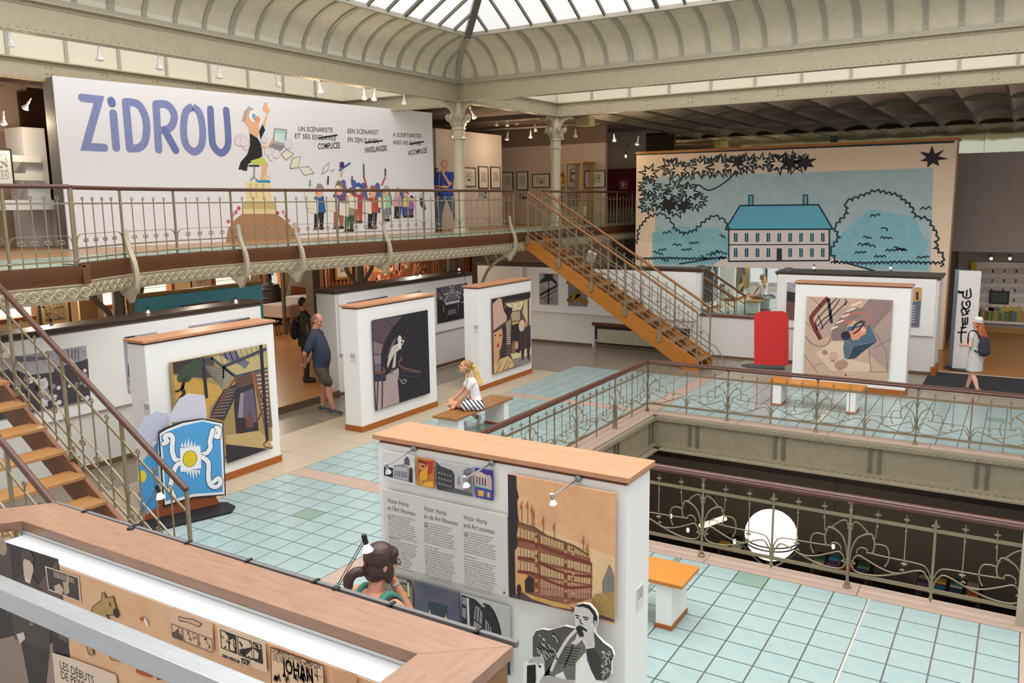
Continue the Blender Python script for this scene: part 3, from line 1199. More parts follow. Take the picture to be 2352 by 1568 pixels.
# ---- the two stairs
def stair(name, label, y0, y1, hm, lab_rails, wm, tm):
    XT, XB = -10.68, -6.15
    t = thing(name, label, 'staircase', (XB, (y0 + y1) / 2, 0))
    for y in (y0, y1 - .05):
        k = MB()
        k.prism([(XT, y, 2.99), (XB - .05, y, .22), (XB, y, .1), (XB, y, 0), (XB - .38, y, 0), (XT - .03, y, 2.68)], (0, .05, 0))
        sgr = k.build('stringer', wm, t, bevel=.004)
        k = MB()
        for i in range(14):
            for dx in (.1, .16):
                x = XT + .3 * i + dx + .1
                k.ell((x, y - .001 if y == y0 else y - .001, 2.99 - (x - XT) * .612 - .15), (.009, .004, .009), 6)
        k.build('bolts', mat('5a3a14', .5), sgr)
    for i in range(14):
        x = XT + .28 + i * .302
        z = ZU - .205 * (i + 1)
        k = MB()
        k.box(x, y0 + .05, z - .035, x + .3, y1 - .05, z)
        k.build('tread', tm, t, bevel=.004)
    for y, lab in ((y0 + .02, lab_rails[0]), (y1 - .02, lab_rails[1])):
        f = lambda x: V((x, y, 4.06 - (x + 10.64) * .62 - 1.05))
        xs = [-10.6 + .876 * i for i in range(6)]
        r = railing('railing', lab, [f(x) for x in xs], nb=3, hm=hm, hr=1.05, par=t)
        r['label'] = lab
        for x in xs[:-1]:
            p = f(x)
            k = MB()
            sg = -1 if y < (y0 + y1) / 2 else 1
            k.box(x - .05, y + sg * .045 - .015, p.z - .22, x + .05, y + sg * .045 + .015, p.z + .0)
            k.bar(p + V((0, sg * .03, -.2)), p + V((0, sg * .03, .1)), .03, .02, up=(0, 1, 0))
            k.build('foot_bracket', RAILM, r)
        p = f(xs[-1])
        for h, e in ((.21, .34), (.063, .2)):
            k = MB()
            q = crv([p + V((0, 0, h)), p + V((e * .5, 0, h - .1)), p + V((e, 0, h - .38 if h > .1 else h - .3)), V((p.x + e, y, .02))], 4)
            k.sweep(q, [(-.007, -.014), (.007, -.014), (.007, .014), (-.007, .014)], up=(0, 1, 0))
            k.build('newel_curl', RAILM, r)
        k = MB()
        k.bar((p.x, y, .0), (p.x, y, p.z + .05), .022, .022, up=(0, 1, 0))
        k.build('newel_post', RAILM, r)
    return t


TREAD = mat('a5794c', .45, 0, ('8d6339', 5, (2, .3, 1)))
stair('staircase', 'orange wooden open staircase rising from the far floor to the bridge', 18.05, 19.0, HRAILY,
      ('iron stair railing with orange handrail on the near side of the far stair', 'iron stair railing with orange handrail on the far side of the far stair'), ORANGEW, TREAD)
stair('staircase', 'brown wooden open staircase at the near left behind the wooden cap', 3.5, 4.58, HRAIL,
      ('short brown handrail iron stair railing at the left edge', 'iron stair railing with brown handrail in front of the stair photo panel'), mat('8c5730', .45, 0, ('7a4a28', 5, (.4, 2, 2))), mat('b98a58', .45, 0, ('a37545', 5, (2, .3, 1))))


# ================================================================== BALUSTRADE OF THE LIGHT WELL
HALF = 0.742
SCROLL = [
    ([(.015, .607), (.023, .657), (.042, .687), (.0765, .679), (.119, .647), (.162, .600)], .007),
    ([(.162, .600), (.128, .575), (.096, .550)], .006),
    ([(.02, .25), (.015, .318), (.0245, .405), (.057, .500), (.0995, .551), (.153, .579), (.197, .588), (.220, .540), (.23, .479), (.218, .403)], .0085),
    ([(.23, .495), (.283, .504), (.337, .49), (.36, .439), (.363, .385), (.352, .329), (.333, .295)], .007),
    ([(.0727, .367), (.0765, .407), (.0995, .43), (.13, .439), (.161, .428), (.168, .402)], .0065),
    ([(.055, .262), (.04, .262), (.031, .236), (.054, .193), (.13, .171), (.268, .183), (.398, .223), (.497, .263), (.589, .305), (.658, .316), (.696, .27), (.723, .22), (.728, .13)], .0085),
    ([(.038, .283), (.061, .334), (.0995, .352), (.168, .321), (.283, .271), (.383, .245), (.451, .248), (.497, .267), (.490, .297), (.474, .287)], .008),
    ([(.168, .398), (.33, .39), (.559, .386), (.66, .375), (.70, .34), (.73, .27)], .007),
]


def balustrade(t, a, c, nmod, skip=False):
    a, c = V(a), V(c)
    d = (c - a).normalized()
    L = (c - a).length
    Z = lambda h: V((0, 0, h))
    n = V((-d.y, d.x, 0))
    prof = [(-.04, -.03), (.04, -.03), (.046, -.012), (.04, .004), (.03, .012), (.034, .022), (.018, .034), (-.018, .034), (-.034, .022), (-.03, .012), (-.04, .004), (-.046, -.012)]
    MB().sweep([a + Z(.92) - d * .03, c + Z(.92) + d * .03], prof).build('handrail', HRAIL, t, smooth=True)
    for h, ht in ((.736, .032), (.145, .036)):
        k = MB()
        k.bar(a + Z(h), c + Z(h), .014, ht)
        k.build('rail', RAILM, t)
    md = L / nmod
    hs = md / (2 * HALF)
    fan, spike, spin1, spin2, scr = {}, None, None, None, {}
    for i in range(nmod + 1):
        p = a + d * (md * i)
        k = MB()
        k.tube([p, p + Z(.06), p + Z(.065), p + Z(.89)], [.026, .026, .014, .014], 8)
        k.lathe([(.014, .86), (.04, .885), (.04, .893)], p, 10)
        k.ell(p + Z(.736), (.024, .024, .028), 8).ell(p + Z(.8), (.022, .022, .012), 8).ell(p + Z(.66), (.022, .022, .01), 8)
        k.lathe([(.04, 0), (.04, .015), (.028, .025)], p, 10)
        if i % 2:
            k.bar(p + n * .03 + Z(.0), p + n * .03 + Z(.42), .018, .018, up=d)
            k.bar(p - n * .03 + Z(.0), p - n * .03 + Z(.42), .018, .018, up=d)
        k.build('post', RAILM, t, smooth=True)
        if i < nmod:
            p2 = p + d * (md / 2)
            k = MB()
            k.tube([p2 + Z(.03), p2 + Z(.07), p2 + Z(.09), p2 + Z(.76)], [.003, .02, .012, .012], 8)
            k.lathe([(.012, .75), (.016, .775), (.038, .782), (.014, .79), (.016, .8), (.004, .85)], p2, 10)
            k.build('spike_post', RAILM, t, smooth=True)
        for sg in (1, -1):
            if (i == 0 and sg < 0) or (i == nmod and sg > 0):
                continue
            k = MB()
            for pts, r in SCROLL:
                q = crv([p + d * (sg * u * hs) + Z(z) for u, z in pts], 3)
                k.tube(q, r, 5)
                if r > .0065:
                    k.ell(q[0], r * 1.5, 6).ell(q[-1], r * 1.5, 6)
            k.build('scrollwork', RAILM, t, smooth=2)
            for u, z0 in ((.245, .557), (.497, .354)):
                pp = p + d * (sg * u * hs)
                k = MB()
                pts = [pp + Z(z0), pp + Z(.82), pp + Z(.85)]
                if u < .3:
                    pts = [pp - d * (sg * .04) + Z(z0 - .01), pp - d * (sg * .01) + Z(z0)] + pts[1:]
                k.tube(pts, [.006] * (len(pts) - 1) + [.002], 5)
                k.lathe([(.006, .785), (.03, .795), (.03, .798), (.006, .805)], pp, 8)
                k.ell(pp + Z(.736), (.014, .014, .024), 6).ell(pp + Z(.68), .012, 6)
                if u > .3:
                    k.lathe([(.004, z0 - .03), (.008, z0 - .005), (.03, z0), (.03, z0 + .004), (.006, z0 + .012)], pp, 8)
                k.build('spindle', RAILM, t)
    return t


BX, BY0, BY1 = -5.74, 8.36, 14.04
bal = thing('balustrade', 'scrolled iron balustrade with brown handrail around the light well', 'balustrade', (BX, BY0, 0))
balustrade(bal, (BX, BY0, 0), (BX + 1.485 * 6, BY0, 0), 6)
balustrade(bal, (BX, BY0, 0), (BX, BY1, 0), 4)
balustrade(bal, (BX, BY1, 0), (BX + 1.485 * 6, BY1, 0), 6)
MB().box(.15, BY0 - .05, 0, .24, BY0 + .05, .9).build('post', mat('b5ab98', .4, .3), bal)

# ================================================================== UPPER GALLERY
TS = 2.904
TO = {1: (0, 0), 2: (780, 0), 3: (1552, 0), 4: (0, 520), 5: (780, 520), 6: (1552, 520), 7: (0, 1028), 8: (780, 1028), 9: (1552, 1028)}


def T(i, t):
    ox, oy = TO[i]
    return [(ox + a / TS, oy + b / TS) for a, b in P(t)]


def Zd(t):
    return [(520 + a / 4.6125, 220 + b / 4.6125) for a, b in P(t)]


gw = struct('wall_gallery', 'beige walls of the upper gallery')
GWM = mat('cdb7a2', .75)
MB().box(-17.6, 0, ZU, -17.4, 29, 6.25).build('wall_section', GWM, gw)
MB().box(-17.4, 25, ZU, -11.78, 25.15, 5.65).build('wall_section', mat('d8c2b0', .7), gw)
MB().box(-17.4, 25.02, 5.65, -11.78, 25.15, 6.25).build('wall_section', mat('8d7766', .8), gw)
MB().box(-14.35, 19.2, ZU, -14.2, 22.62, 5.85).build('partition', mat('d9c9be', .7), gw)
MB().box(-20.8, 25.2, .0, -11.6, 25.35, 2.94).build('wall_section', mat('a58f7c', .7), gw)
MB().box(-11.7, 26.4, 0, -9.9, 26.5, 2.94).build('wall_section', mat('6a5d52', .7), gw)  # dark sheet behind the far stair, dimness under the gallery put into its colour
WOODD = mat('4a2a16', .5, 0, ('3a2010', 4, (3, 3, .4)))
for i, y in enumerate((7.4, 9.6, 11.8)):
    t = struct('door_%d' % (i + 1), 'dark panelled wooden door casing on the gallery wall', (-17.4, y, ZU))
    k = MB()
    k.box(-17.4, y, ZU, -17.3, y + 1.0, 6.1)
    for z in (3.3, 4.4, 5.4):
        k.box(-17.3, y + .15, z, -17.28, y + .85, z + .8)
    k.build('door_leaf', WOODD, t)
# far wall with mirror frieze and the red safety panel
fw = struct('wall_far', 'far wall with a mirror frieze under the arched ceiling')
MB().box(-15.5, 28.2, 0, 7, 28.35, 6.6).build('wall_section', mat('a79f90', .7), fw)
mm = bpy.data.materials.new('m_wavy_mirror')
mm.use_nodes = True
nt = mm.node_tree
b_ = nt.nodes['Principled BSDF']
b_.inputs['Base Color'].default_value = rgb('c9cdb8')
b_.inputs['Metallic'].default_value = 1
b_.inputs['Roughness'].default_value = .04
nz = nt.nodes.new('ShaderNodeTexNoise')
nz.inputs['Scale'].default_value = 1.1
bp = nt.nodes.new('ShaderNodeBump')
bp.inputs['Strength'].default_value = .12
bp.inputs['Distance'].default_value = .06
nt.links.new(nz.outputs['Fac'], bp.inputs['Height'])
nt.links.new(bp.outputs['Normal'], b_.inputs['Normal'])
for i in range(14):
    x0 = -11.7 + i * 1.3
    MB().box(x0 + .004, 28.15, 4.2, x0 + 1.296, 28.19, 6.12).build('mirror_panel', mm, fw)
rp = thing('safety_panel', 'dark red panel with small fire hose sign beside the mural upstairs', 'sign panel', onY(1428, 440, 27.9))
plr = Pl((0, 27.9, 0), (0, -1, 0))
o, a, r = board('panel', None, None, plr, P('1397,388 1470,386 1470,475 1398,475'), mat('5c0f12', .6), .05, par=rp)
o2, a2, r2 = board('sign', None, None, plr, P('1426,416 1442,416 1442,433 1426,433'), mat('b03030', .5), .012, gap=.055, par=rp)
a2.line('e6d9d0', P('1426,416 1442,416 1442,433 1426,433'), .015, closed=True)
a2.poly('e9ddd5', P('1430,419 1434,419 1434,430 1430,430'))
a2.poly('e9ddd5', P('1434,421 1438,421 1438,425 1434,425'))
a2.done('pictogram', o2)
MB().box(-13.9, 27.96, ZU, -9.5, 28.1, 4.8).build('wall_section', mat('7d746a', .7), fw)

# ---- the big lettered wall
ZP0, ZP1 = V((-14.79, 8.82, 0)), V((-13.28, 17.83, 0))
zd = (ZP1 - ZP0).normalized()
plz = Pl(ZP0, (zd.y, -zd.x, 0))
zw = thing('exhibition_wall', 'large white lettered exhibition wall standing on the bridge gallery', 'exhibition wall', (ZP0.x, ZP0.y, ZU))
u1 = (ZP1 - ZP0).length
zt = plz.px(124, 174).z
k = MB()
k.prism([plz.at(0, ZU, 0), plz.at(u1, ZU, 0), plz.at(u1, zt, 0), plz.at(0, zt, 0)], -plz.n * .04)
k.build('face', mat('e6e5ea', .6), zw)
k = MB()
k.prism([plz.at(-.005, ZU, -.045), plz.at(u1, ZU, -.045), plz.at(u1, zt - .01, -.045), plz.at(-.005, zt - .01, -.045)], -plz.n * .42)
k.build('body', mat('6c6a68', .7, 0, ('5c5a58', 2, 1)), zw)
A = Art(plz, .002)
BLU = mat('6f7ab5', .6, 0, ('5a65a4', 25, 1, .5, .6))
SPK = mat('6f7ab5', .6, 0, ('dfe0ea', 38, 1, .56, .60))
LW = .145


def letter(mt_, pts, wd, n=4):
    q = [plz.uv(*p) for p in T(1, pts)]
    q2 = [tuple(p) for p in crv(q, n)] if n > 1 else q
    lay = A.lay
    A.lineuv(mt_, q2, wd, lay)
    cl = (V(q2[0]) - V(q2[-1])).length < .02
    for j, e in enumerate(() if cl else ((q2[0], q2[-1]) if n > 1 else q)):
        A.polyuv(mt_, [(e[0] + wd / 2 * cos(2 * pi * t / 14), e[1] + wd / 2 * sin(2 * pi * t / 14)) for t in range(14)], lay + .4 + .4 * j)
    A.lay += 3


letter(SPK, '548,652 660,665 572,978 695,985', LW, 1)
letter(BLU, '742,672 746,690', LW, 1)
letter(SPK, '755,755 775,985', LW, 1)
letter(SPK, '838,680 865,988', LW, 1)
letter(SPK, '838,680 915,692 962,760 978,850 965,945 925,985 865,990', LW, 4)
letter(SPK, '1040,695 1058,998', LW, 1)
letter(SPK, '1040,695 1110,697 1155,745 1160,800 1130,855 1055,872', LW, 4)
letter(BLU, '1100,872 1172,1002', LW, 1)
letter(SPK, '1285,712 1240,745 1224,850 1238,960 1295,1012 1345,965 1350,850 1328,750 1285,712', LW, 4)
letter(BLU, '1403,728 1412,900 1425,975 1475,1020 1518,975 1520,880 1508,735', LW, 4)
INK = mat('1d1b20', .6)
for t, a, b, ht in (('UN SCÉNARISTE', (684, 301), (764, 304), .15), ('ET SES ESCLAVES', (676, 317), (771, 323), .15), ('EEN SCENARIST', (797, 306), (869, 309), .15), ('EN ZIJN SLAVEN', (798, 325), (869, 329), .15),
                    ('A SCRIPTWRITER', (902, 314), (968, 317), .145), ('AND HIS SLAVES', (902, 331), (967, 334), .145)):
    A.fit(INK, t, a, b, ht, .1)
for t, a, b, ht in (('COMPLICES', (730, 343), (781, 340), .19), ('HANDLANGERS', (838, 351), (889, 346), .19), ('ACCOMPLICES', (938, 357), (981, 350), .17)):
    A.fit(INK, t, a, b, ht, .15, .012)
for s in ('732,317 775,310', '838,328 879,323', '940,331 974,325'):
    A.line(INK, P(s), .035)
SKIN = 'e9b48e'
# the seated writer on his column
A.poly('e8d9a6', Zd('200,910 465,910 480,1120 210,1120'))
A.poly('d2bf86', Zd('240,930 270,930 270,1080 250,1090'))
A.poly('d2bf86', Zd('300,930 330,930 330,1080 310,1090'))
A.poly('d2bf86', Zd('370,930 400,930 400,1080 380,1090'))
A.poly('c9b27c', Zd('185,1120 500,1120 530,1190 510,1215 180,1215 165,1190'))
A.poly('e2d29c', Zd('160,1200 530,1200 530,1250 160,1250'))
A.poly(mat('b58a68', .6, 0, ('9c7455', 6, 1)), Zd('165,1250 530,1250 640,1330 770,1480 780,1560 -10,1560 20,1400 90,1310'))
for x, y, c in ((130, 1190, 'c04a55'), (70, 1260, 'd88a9a'), (20, 1330, 'c96a7a'), (630, 1270, 'c04a55'), (660, 1320, 'd88a9a'), (540, 1240, 'b23a44'), (760, 1430, 'c96a7a'), (600, 1230, 'd88a9a'), (100, 1230, 'c96a7a')):
    p = Zd('%d,%d' % (x, y))[0]
    A.disc(c, p[0], p[1], .045, n=7)
A.poly(SKIN, Zd('230,290 340,300 350,380 330,440 240,400'))
A.poly('17161a', Zd('245,395 330,450 370,520 380,640 300,690 230,720 215,795 175,790 160,780 125,780 150,700 220,620 250,520'))
A.poly('17161a', Zd('345,380 380,300 410,360 360,460'))
A.poly(SKIN, Zd('380,310 430,180 380,150 400,80 425,65 440,130 465,160 435,190 405,330'))
A.poly(SKIN, Zd('365,520 440,540 490,440 540,470 550,520 480,500 430,560 365,545'))
A.poly(mat('9cc44e', .6, 0, ('e8e06a', 30, 1)), Zd('250,690 380,650 420,690 380,740 290,725'))
A.poly('17161a', Zd('230,730 350,735 345,750 240,750'))
A.line('9a9ca2', Zd('295,750 290,860 250,895'), .04)
A.line('9a9ca2', Zd('290,860 330,895'), .03)
A.poly(SKIN, Zd('380,730 430,700 440,740 400,870 450,890 350,890 360,860'))
A.poly('2f8fc4', Zd('305,895 460,895 470,920 330,920'))
A.poly(SKIN, Zd('215,170 260,150 320,230 350,245 340,275 320,280 345,300 300,330 230,330 190,280 215,240'))
A.poly('b5a7a2', Zd('160,270 190,160 240,110 290,150 240,150 215,200 205,270'))
A.disc('f2f5f8', *Zd('280,215')[0], .085, ry=.12)
A.disc('6fb6dc', *Zd('290,220')[0], .05, ry=.07)
A.disc('e79a74', *Zd('325,250')[0], .07)
A.poly('9b9ea6', Zd('505,340 640,355 625,520 490,490'))
A.poly('cfe8e4', Zd('518,360 622,372 610,505 505,480'))
A.poly('8b8e96', Zd('435,550 490,500 630,530 560,590'))
A.text('3f9c8c', 'Scénario', 633, 305, .085, 0)
for x, y, r in ((160, 470, .12), (130, 480, .09), (190, 490, .1), (650, 510, .1), (480, 600, .1), (440, 590, .09), (530, 615, .09), (395, 470, .06), (470, 655, .06), (205, 550, .05), (440, 835, .05)):
    p = Zd('%d,%d' % (x, y))[0]
    A.disc('b9a9ac', p[0], p[1], r + .008)
    A.disc('e4e0e4', p[0], p[1], r)
for q in ('630,570 710,615 630,680 580,620', '700,660 780,645 755,760 670,770', '770,760 870,750 925,820 825,840', '1010,830 1030,760 1088,705 1070,790', '1105,790 1150,775 1125,795'):
    z = Zd(q)
    A.line('55504a', z, .014, closed=True)
    A.poly('e9e3d2', z)
# the crowd of draughtsmen
rr = random.Random(3)
for x, yb, h, c1, c2, c3 in ((980, 1400, 460, '2d5fa0', '22222a', '9b9186'), (1190, 1390, 480, '6a4a86', 'a0623a', '857266'), (1300, 1420, 430, 'a09484', '2f5a3c', '6b3a20'), (1395, 1330, 400, 'b04a54', 'b05a40', '3f55a5'),
                             (1545, 1390, 430, 'c24e35', '23222a', 'a5683a'), (1690, 1310, 350, '9ad0a0', '8a8a90', 'b9aeb0'), (1810, 1280, 300, 'cfa5b5', '26242c', '9a9298'), (1900, 1270, 260, 'd9cf6a', '3a4f8f', 'c0683a'),
                             (1955, 1270, 210, 'a86ab0', '6b3a7a', '222228'), (1240, 1180, 300, '5563a8', '5563a8', '5563a8'), (1450, 1250, 340, '5563a8', '5563a8', '5563a8'), (1600, 1240, 330, '5563a8', '5563a8', '5563a8'), (1350, 1200, 320, '5563a8', '5563a8', '5563a8'), (1715, 1260, 290, '5563a8', '5563a8', '5563a8'), (1855, 1270, 280, '5563a8', '5563a8', '5563a8')):
    bl = c1 == '5563a8'
    w_ = h * .13
    lay = 30 if bl else None
    yt = yb - h
    A.poly(c2, Zd(f'{x - w_ * .8},{yb - h * .42} {x + w_ * .9},{yb - h * .42} {x + w_ * .7},{yb} {x + w_ * .1},{yb} {x},{yb - h * .3} {x - w_ * .2},{yb} {x - w_ * .9},{yb}'), lay)
    A.poly(c1, Zd(f'{x - w_},{yb - h * .72} {x + w_ * .8},{yb - h * .74} {x + w_ * 1.2},{yb - h * .36} {x - w_ * 1.1},{yb - h * .36}'), lay)
    p = Zd(f'{x},{yb - h * .84}')[0]
    A.disc(c1 if bl else SKIN, p[0], p[1], h * .00024, lay, ry=h * .0003)
    if not bl:
        A.poly(c3, Zd(f'{x - w_ * .7},{yt + h * .12} {x - w_ * .3},{yt - h * .02} {x + w_ * .2},{yt - h * .03} {x + w_ * .8},{yt + h * .05} {x + w_ * .8},{yt + h * .16} {x + w_ * .1},{yt + h * .08}'))
        A.disc('f4f4f4', p[0] - h * .008, p[1] - h * .006, h * .0001)
        A.disc('e2906a', p[0] - h * .012, p[1] + h * .004, h * .0001)
        A.poly('3a2c24', Zd(f'{x - w_ * 1.3},{yb + 18} {x - w_ * .2},{yb - 8} {x + w_ * .9},{yb - 8} {x + w_ * .8},{yb + 18}'))
        if h > 340:
            A.poly('e4e0d2', Zd(f'{x - w_ * 1.9},{yb - h * .68} {x - w_ * .2},{yb - h * .64} {x - w_ * .2},{yb - h * .32} {x - w_ * 1.9},{yb - h * .37}'))
A.poly('e4e0d2', Zd('820,1000 920,1010 930,1200 840,1190'))
for s, c in (('1455,880 1450,720', '2f6a4a'), ('1215,860 1220,770', SKIN), ('1490,980 1450,850', 'c24e35'), ('1640,950 1680,860', 'c24e35'), ('1680,850 1680,770', '333'), ('1190,790 1310,710', '2c62a8'), ('880,960 885,890', '57b26a'), ('1070,940 1075,850', '3a2a2a'), ('1325,920 1328,850', '6b3a7a')):
    A.line(c if len(c) == 6 else '333338', Zd(s), .055 if c == SKIN else .04)
A.poly('46306a', Zd('1200,700 1240,700 1245,760 1195,760'))
A.poly('2c3440', Zd('2045,1040 2080,1060 2110,1200 2090,1215 2050,1150'))
A.disc('e9c08a', *Zd('2060,1060')[0], .06)
A.done('printed_design', zw)

# ---- bits at the left end of the gallery
pg = Pl((-16.3, 0, 0), (1, 0, 0))
t = thing('display_partition', 'white display partition with two rails left of the lettered wall', 'display partition', (-16.3, 7.6, ZU))
u0, v0, uu1, v1 = pg.rect(P('55,297 107,290 122,560 72,560'))
k = MB()
k.prism([pg.at(u0, ZU, 0), pg.at(uu1, ZU, 0), pg.at(uu1, v1, 0), pg.at(u0, v1, 0)], (-.6, 0, 0))
k.build('panel', mat('dfe2e4', .6), t)
for q in ('-40,355 85,358 85,373 -40,371', '-40,398 90,398 90,414 -40,414'):
    board('shelf_rail', None, None, pg, P(q), WHITE, .12, gap=.02, par=t)
a0 = pg.rect(P('-40,460 122,460 122,482 -40,482'))
MB().prism([pg.at(a0[0], a0[1], .03), pg.at(a0[2], a0[1], .03), pg.at(a0[2], a0[3], .03), pg.at(a0[0], a0[3], .03)], (.75, 0, 0)).build('desk_top', WHITE, t)
MB().prism([pg.at(a0[2] - .06, ZU, .03), pg.at(a0[2], ZU, .03), pg.at(a0[2], a0[1], .03), pg.at(a0[2] - .06, a0[1], .03)], (.7, 0, 0)).build('desk_leg', mat('d8d0cc', .6), t)


def comic(a, q, ink='3a3834', rows=3, seed=1, lw=.006, dense=.5):
    """rows of little drawn panels inside a quad (u0, v0, u1, v1)"""
    r = random.Random(seed)
    u0, v0, u1, v1 = q
    hh = (v1 - v0) / rows
    for i in range(rows):
        x = u0
        while x < u1 - .02:
            wd = min(u1 - x, (u1 - u0) * r.uniform(.28, .5))
            if u1 - x - wd < (u1 - u0) * .15:
                wd = u1 - x
            g = lw * 1.4
            bx = (x + g, v0 + i * hh + g, x + wd - g, v0 + (i + 1) * hh - g)
            a.lineuv(ink, [(bx[0], bx[1]), (bx[2], bx[1]), (bx[2], bx[3]), (bx[0], bx[3])], lw, 2, True)
            if r.random() < dense * .45:
                a.polyuv(ink, [(bx[0], bx[1]), (bx[2], bx[1]), (bx[2], bx[1] + (bx[3] - bx[1]) * r.uniform(.2, .5)), ((bx[0] + bx[2]) / 2, bx[1] + (bx[3] - bx[1]) * r.uniform(.3, .8)), (bx[0], bx[1] + (bx[3] - bx[1]) * .3)], 1)
            for k2 in range(int(6 * dense) + 2):
                cx, cy = r.uniform(bx[0], bx[2]), r.uniform(bx[1], bx[3])
                s = (bx[2] - bx[0]) * .15
                pts = [(min(max(cx + r.uniform(-s, s), bx[0]), bx[2]), min(max(cy + r.uniform(-s, s), bx[1]), bx[3])) for _ in range(4)]
                a.lineuv(ink, pts, lw * r.uniform(.6, 1.6), 3)
            x += wd


def lines(a, q, n, ink='77716b', lw=None, seed=2):
    r = random.Random(seed)
    u0, v0, u1, v1 = q
    st = (v1 - v0) / n
    for i in range(n):
        y = v1 - st * (i + .5)
        x = u0
        e = u1 - (r.uniform(.2, .7) * (u1 - u0) if r.random() < .12 else r.uniform(0, .06) * (u1 - u0))
        while x < e:
            wd = r.uniform(.05, .13) * (u1 - u0)
            a.polyuv(ink, [(x, y - (lw or st * .22)), (min(x + wd, e), y - (lw or st * .22)), (min(x + wd, e), y + (lw or st * .22)), (x, y + (lw or st * .22))], 1)
            x += wd + .02 * (u1 - u0)


FRB = mat('26231f', .5)
PAPER = mat('e2d9c8', .7)


def framed(label, pl, quad, seed, fr=FRB, fw=.025, rows=4, group=None, paper=PAPER, inset=.22, dense=.5, name='framed_page', ink='55504a'):
    o, a, r = board(name, label, 'framed picture', pl, quad, paper, .02, group=group, frame=(fr, fw))
    w_, h_ = r[2] - r[0], r[3] - r[1]
    comic(a, (r[0] + w_ * inset, r[1] + h_ * (inset + .05), r[2] - w_ * inset, r[3] - h_ * inset), ink, rows, seed, max(.004, w_ * .012), dense)
    a.done('drawing', o)
    return o


framed('framed black and white comic page at the left edge upstairs', Pl((-15.9, 0, 0), (1, 0, 0)), P('-45,342 20,344 30,425 -45,425'), 5, rows=3, paper=mat('e9ebe4', .6), inset=.12)
framed('small framed dark drawing behind the white display rails', Pl((-16.85, 0, 0), (1, 0, 0)), P('28,372 61,374 65,428 31,428'), 6, rows=1, paper=mat('a98d78', .6))
pp1 = Pl((-14.2, 0, 0), (1, 0, 0))
pb2 = Pl((0, 25.0, 0), (0, -1, 0))
framed('narrow framed page on the gallery partition beside the big wall edge', pp1, P('1001,388 1004,388 1004,424 1001,424'), 7, fw=.02)
framed('wide framed double page right of the iron column upstairs', pp1, P('1061,386 1090,387 1090,427 1061,427'), 8, rows=2)
framed('tall framed page, left of the pair on the gallery partition', pp1, P('1099,384 1119,384 1119,431 1099,431'), 9)
framed('tall framed page, right of the pair on the gallery partition', pp1, P('1127,385 1147,385 1147,431 1127,431'), 10)
framed('framed page on the far gallery wall next to the partition edge', pb2, P('1155,397 1178,396 1178,436 1155,436'), 11)
framed('framed page on the far gallery wall above the stair head', pb2, P('1189,396 1212,395 1212,435 1189,435'), 12)
framed('wide framed page half hidden behind the second iron column', pb2, P('1225,402 1262,400 1262,429 1225,429'), 13, rows=2)
framed('wide framed page behind the glass display cabinet', pb2, P('1345,394 1389,393 1389,429 1345,430'), 14, rows=2)
for lab, q, c1, c2, tt in (('tilted red comic magazine cover on the far gallery wall', '1277,396 1293,391 1300,419 1284,425', 'b8402c', 'd9a44a', ''), ('tilted blue and orange comic magazine cover beside the display cabinet', '1312,388 1330,389 1327,420 1309,417', '2f3f7a', 'c86a36', '')):
    z = P(q)
    m = MB().use(mat(c1, .5))
    m.prism([pb2.px(*p) for p in z], (0, -.02, 0))
    o = m.build('magazine_cover', None)
    tag(o, lab, 'magazine cover')
    a = Art(pb2, .021)
    cx, cy = sum(p[0] for p in z) / 4, sum(p[1] for p in z) / 4
    a.disc(c2, cx, cy + 5, .13)
    a.disc('eed9b8', cx - 2, cy + 3, .07)
    a.poly('efe6d6', [(z[0][0] + 1, z[0][1] + 2), (z[1][0] - 1, z[1][1] + 1), (z[1][0] - .5, z[1][1] + 6), (z[0][0] + 2, z[0][1] + 7)])
    a.done('cover_print', o)
for i, (q, lab) in enumerate((('1099,436 1118,436 1118,456 1099,456', 'strip of small panels under the framed pair upstairs'), ('1193,436 1214,436 1214,458 1193,458', 'strip of small panels under the framed page at the stair head'))):
    o, a, r = board('comic_strip', lab, 'comic strip', pp1 if i == 0 else pb2, P(q), mat('d8d2c8', .7), .01)
    comic(a, r, '3f4450', 2, 20 + i, .012, .9)
    a.done('drawing', o)
# mural panel with a standing cartoon boy is shown as a plain lilac panel
o, a, r = board('poster_panel', 'lilac and yellow poster panel behind the gallery railing', 'poster', pb2, P('1270,428 1328,428 1328,512 1271,512'), mat('8f8d96', .6), .02)
a.poly('b5a548', P('1271,484 1328,482 1328,512 1271,512'))
a.done('poster_print', o)
# glass display cabinet
c0, c1 = pb2.px(1326, 372), pb2.px(1391, 512)
cb = thing('display_cabinet', 'wood framed glass display cabinet on the upper gallery', 'display cabinet', (c0.x, 24.2, ZU))
x0, x1, zt2 = c0.x + .12, c1.x - .35, c0.z - .1
WD = mat('b58a4a', .5)
for i, (x, y) in enumerate(((x0, 24.0), (x1, 24.0), (x0, 24.7), (x1, 24.7))):
    MB().box(x - .035, y - .035, ZU, x + .035, y + .035, zt2).build('leg', WD, cb)
MB().box(x0 - .1, 23.9, zt2, x1 + .1, 24.8, zt2 + .06).build('top', WD, cb)
MB().box(x0 - .05, 23.95, ZU + .2, x1 + .05, 24.75, ZU + .28).build('base', WD, cb)
for z in (ZU + .75, ZU + 1.25):
    MB().box(x0, 23.98, z, x1, 24.72, z + .01).build('shelf', mat('dfe8e6', kind='glass'), cb)
MB().box(x0, 23.975, ZU + .28, x1, 23.98, zt2).build('pane', mat('eef2f0', kind='glass'), cb)
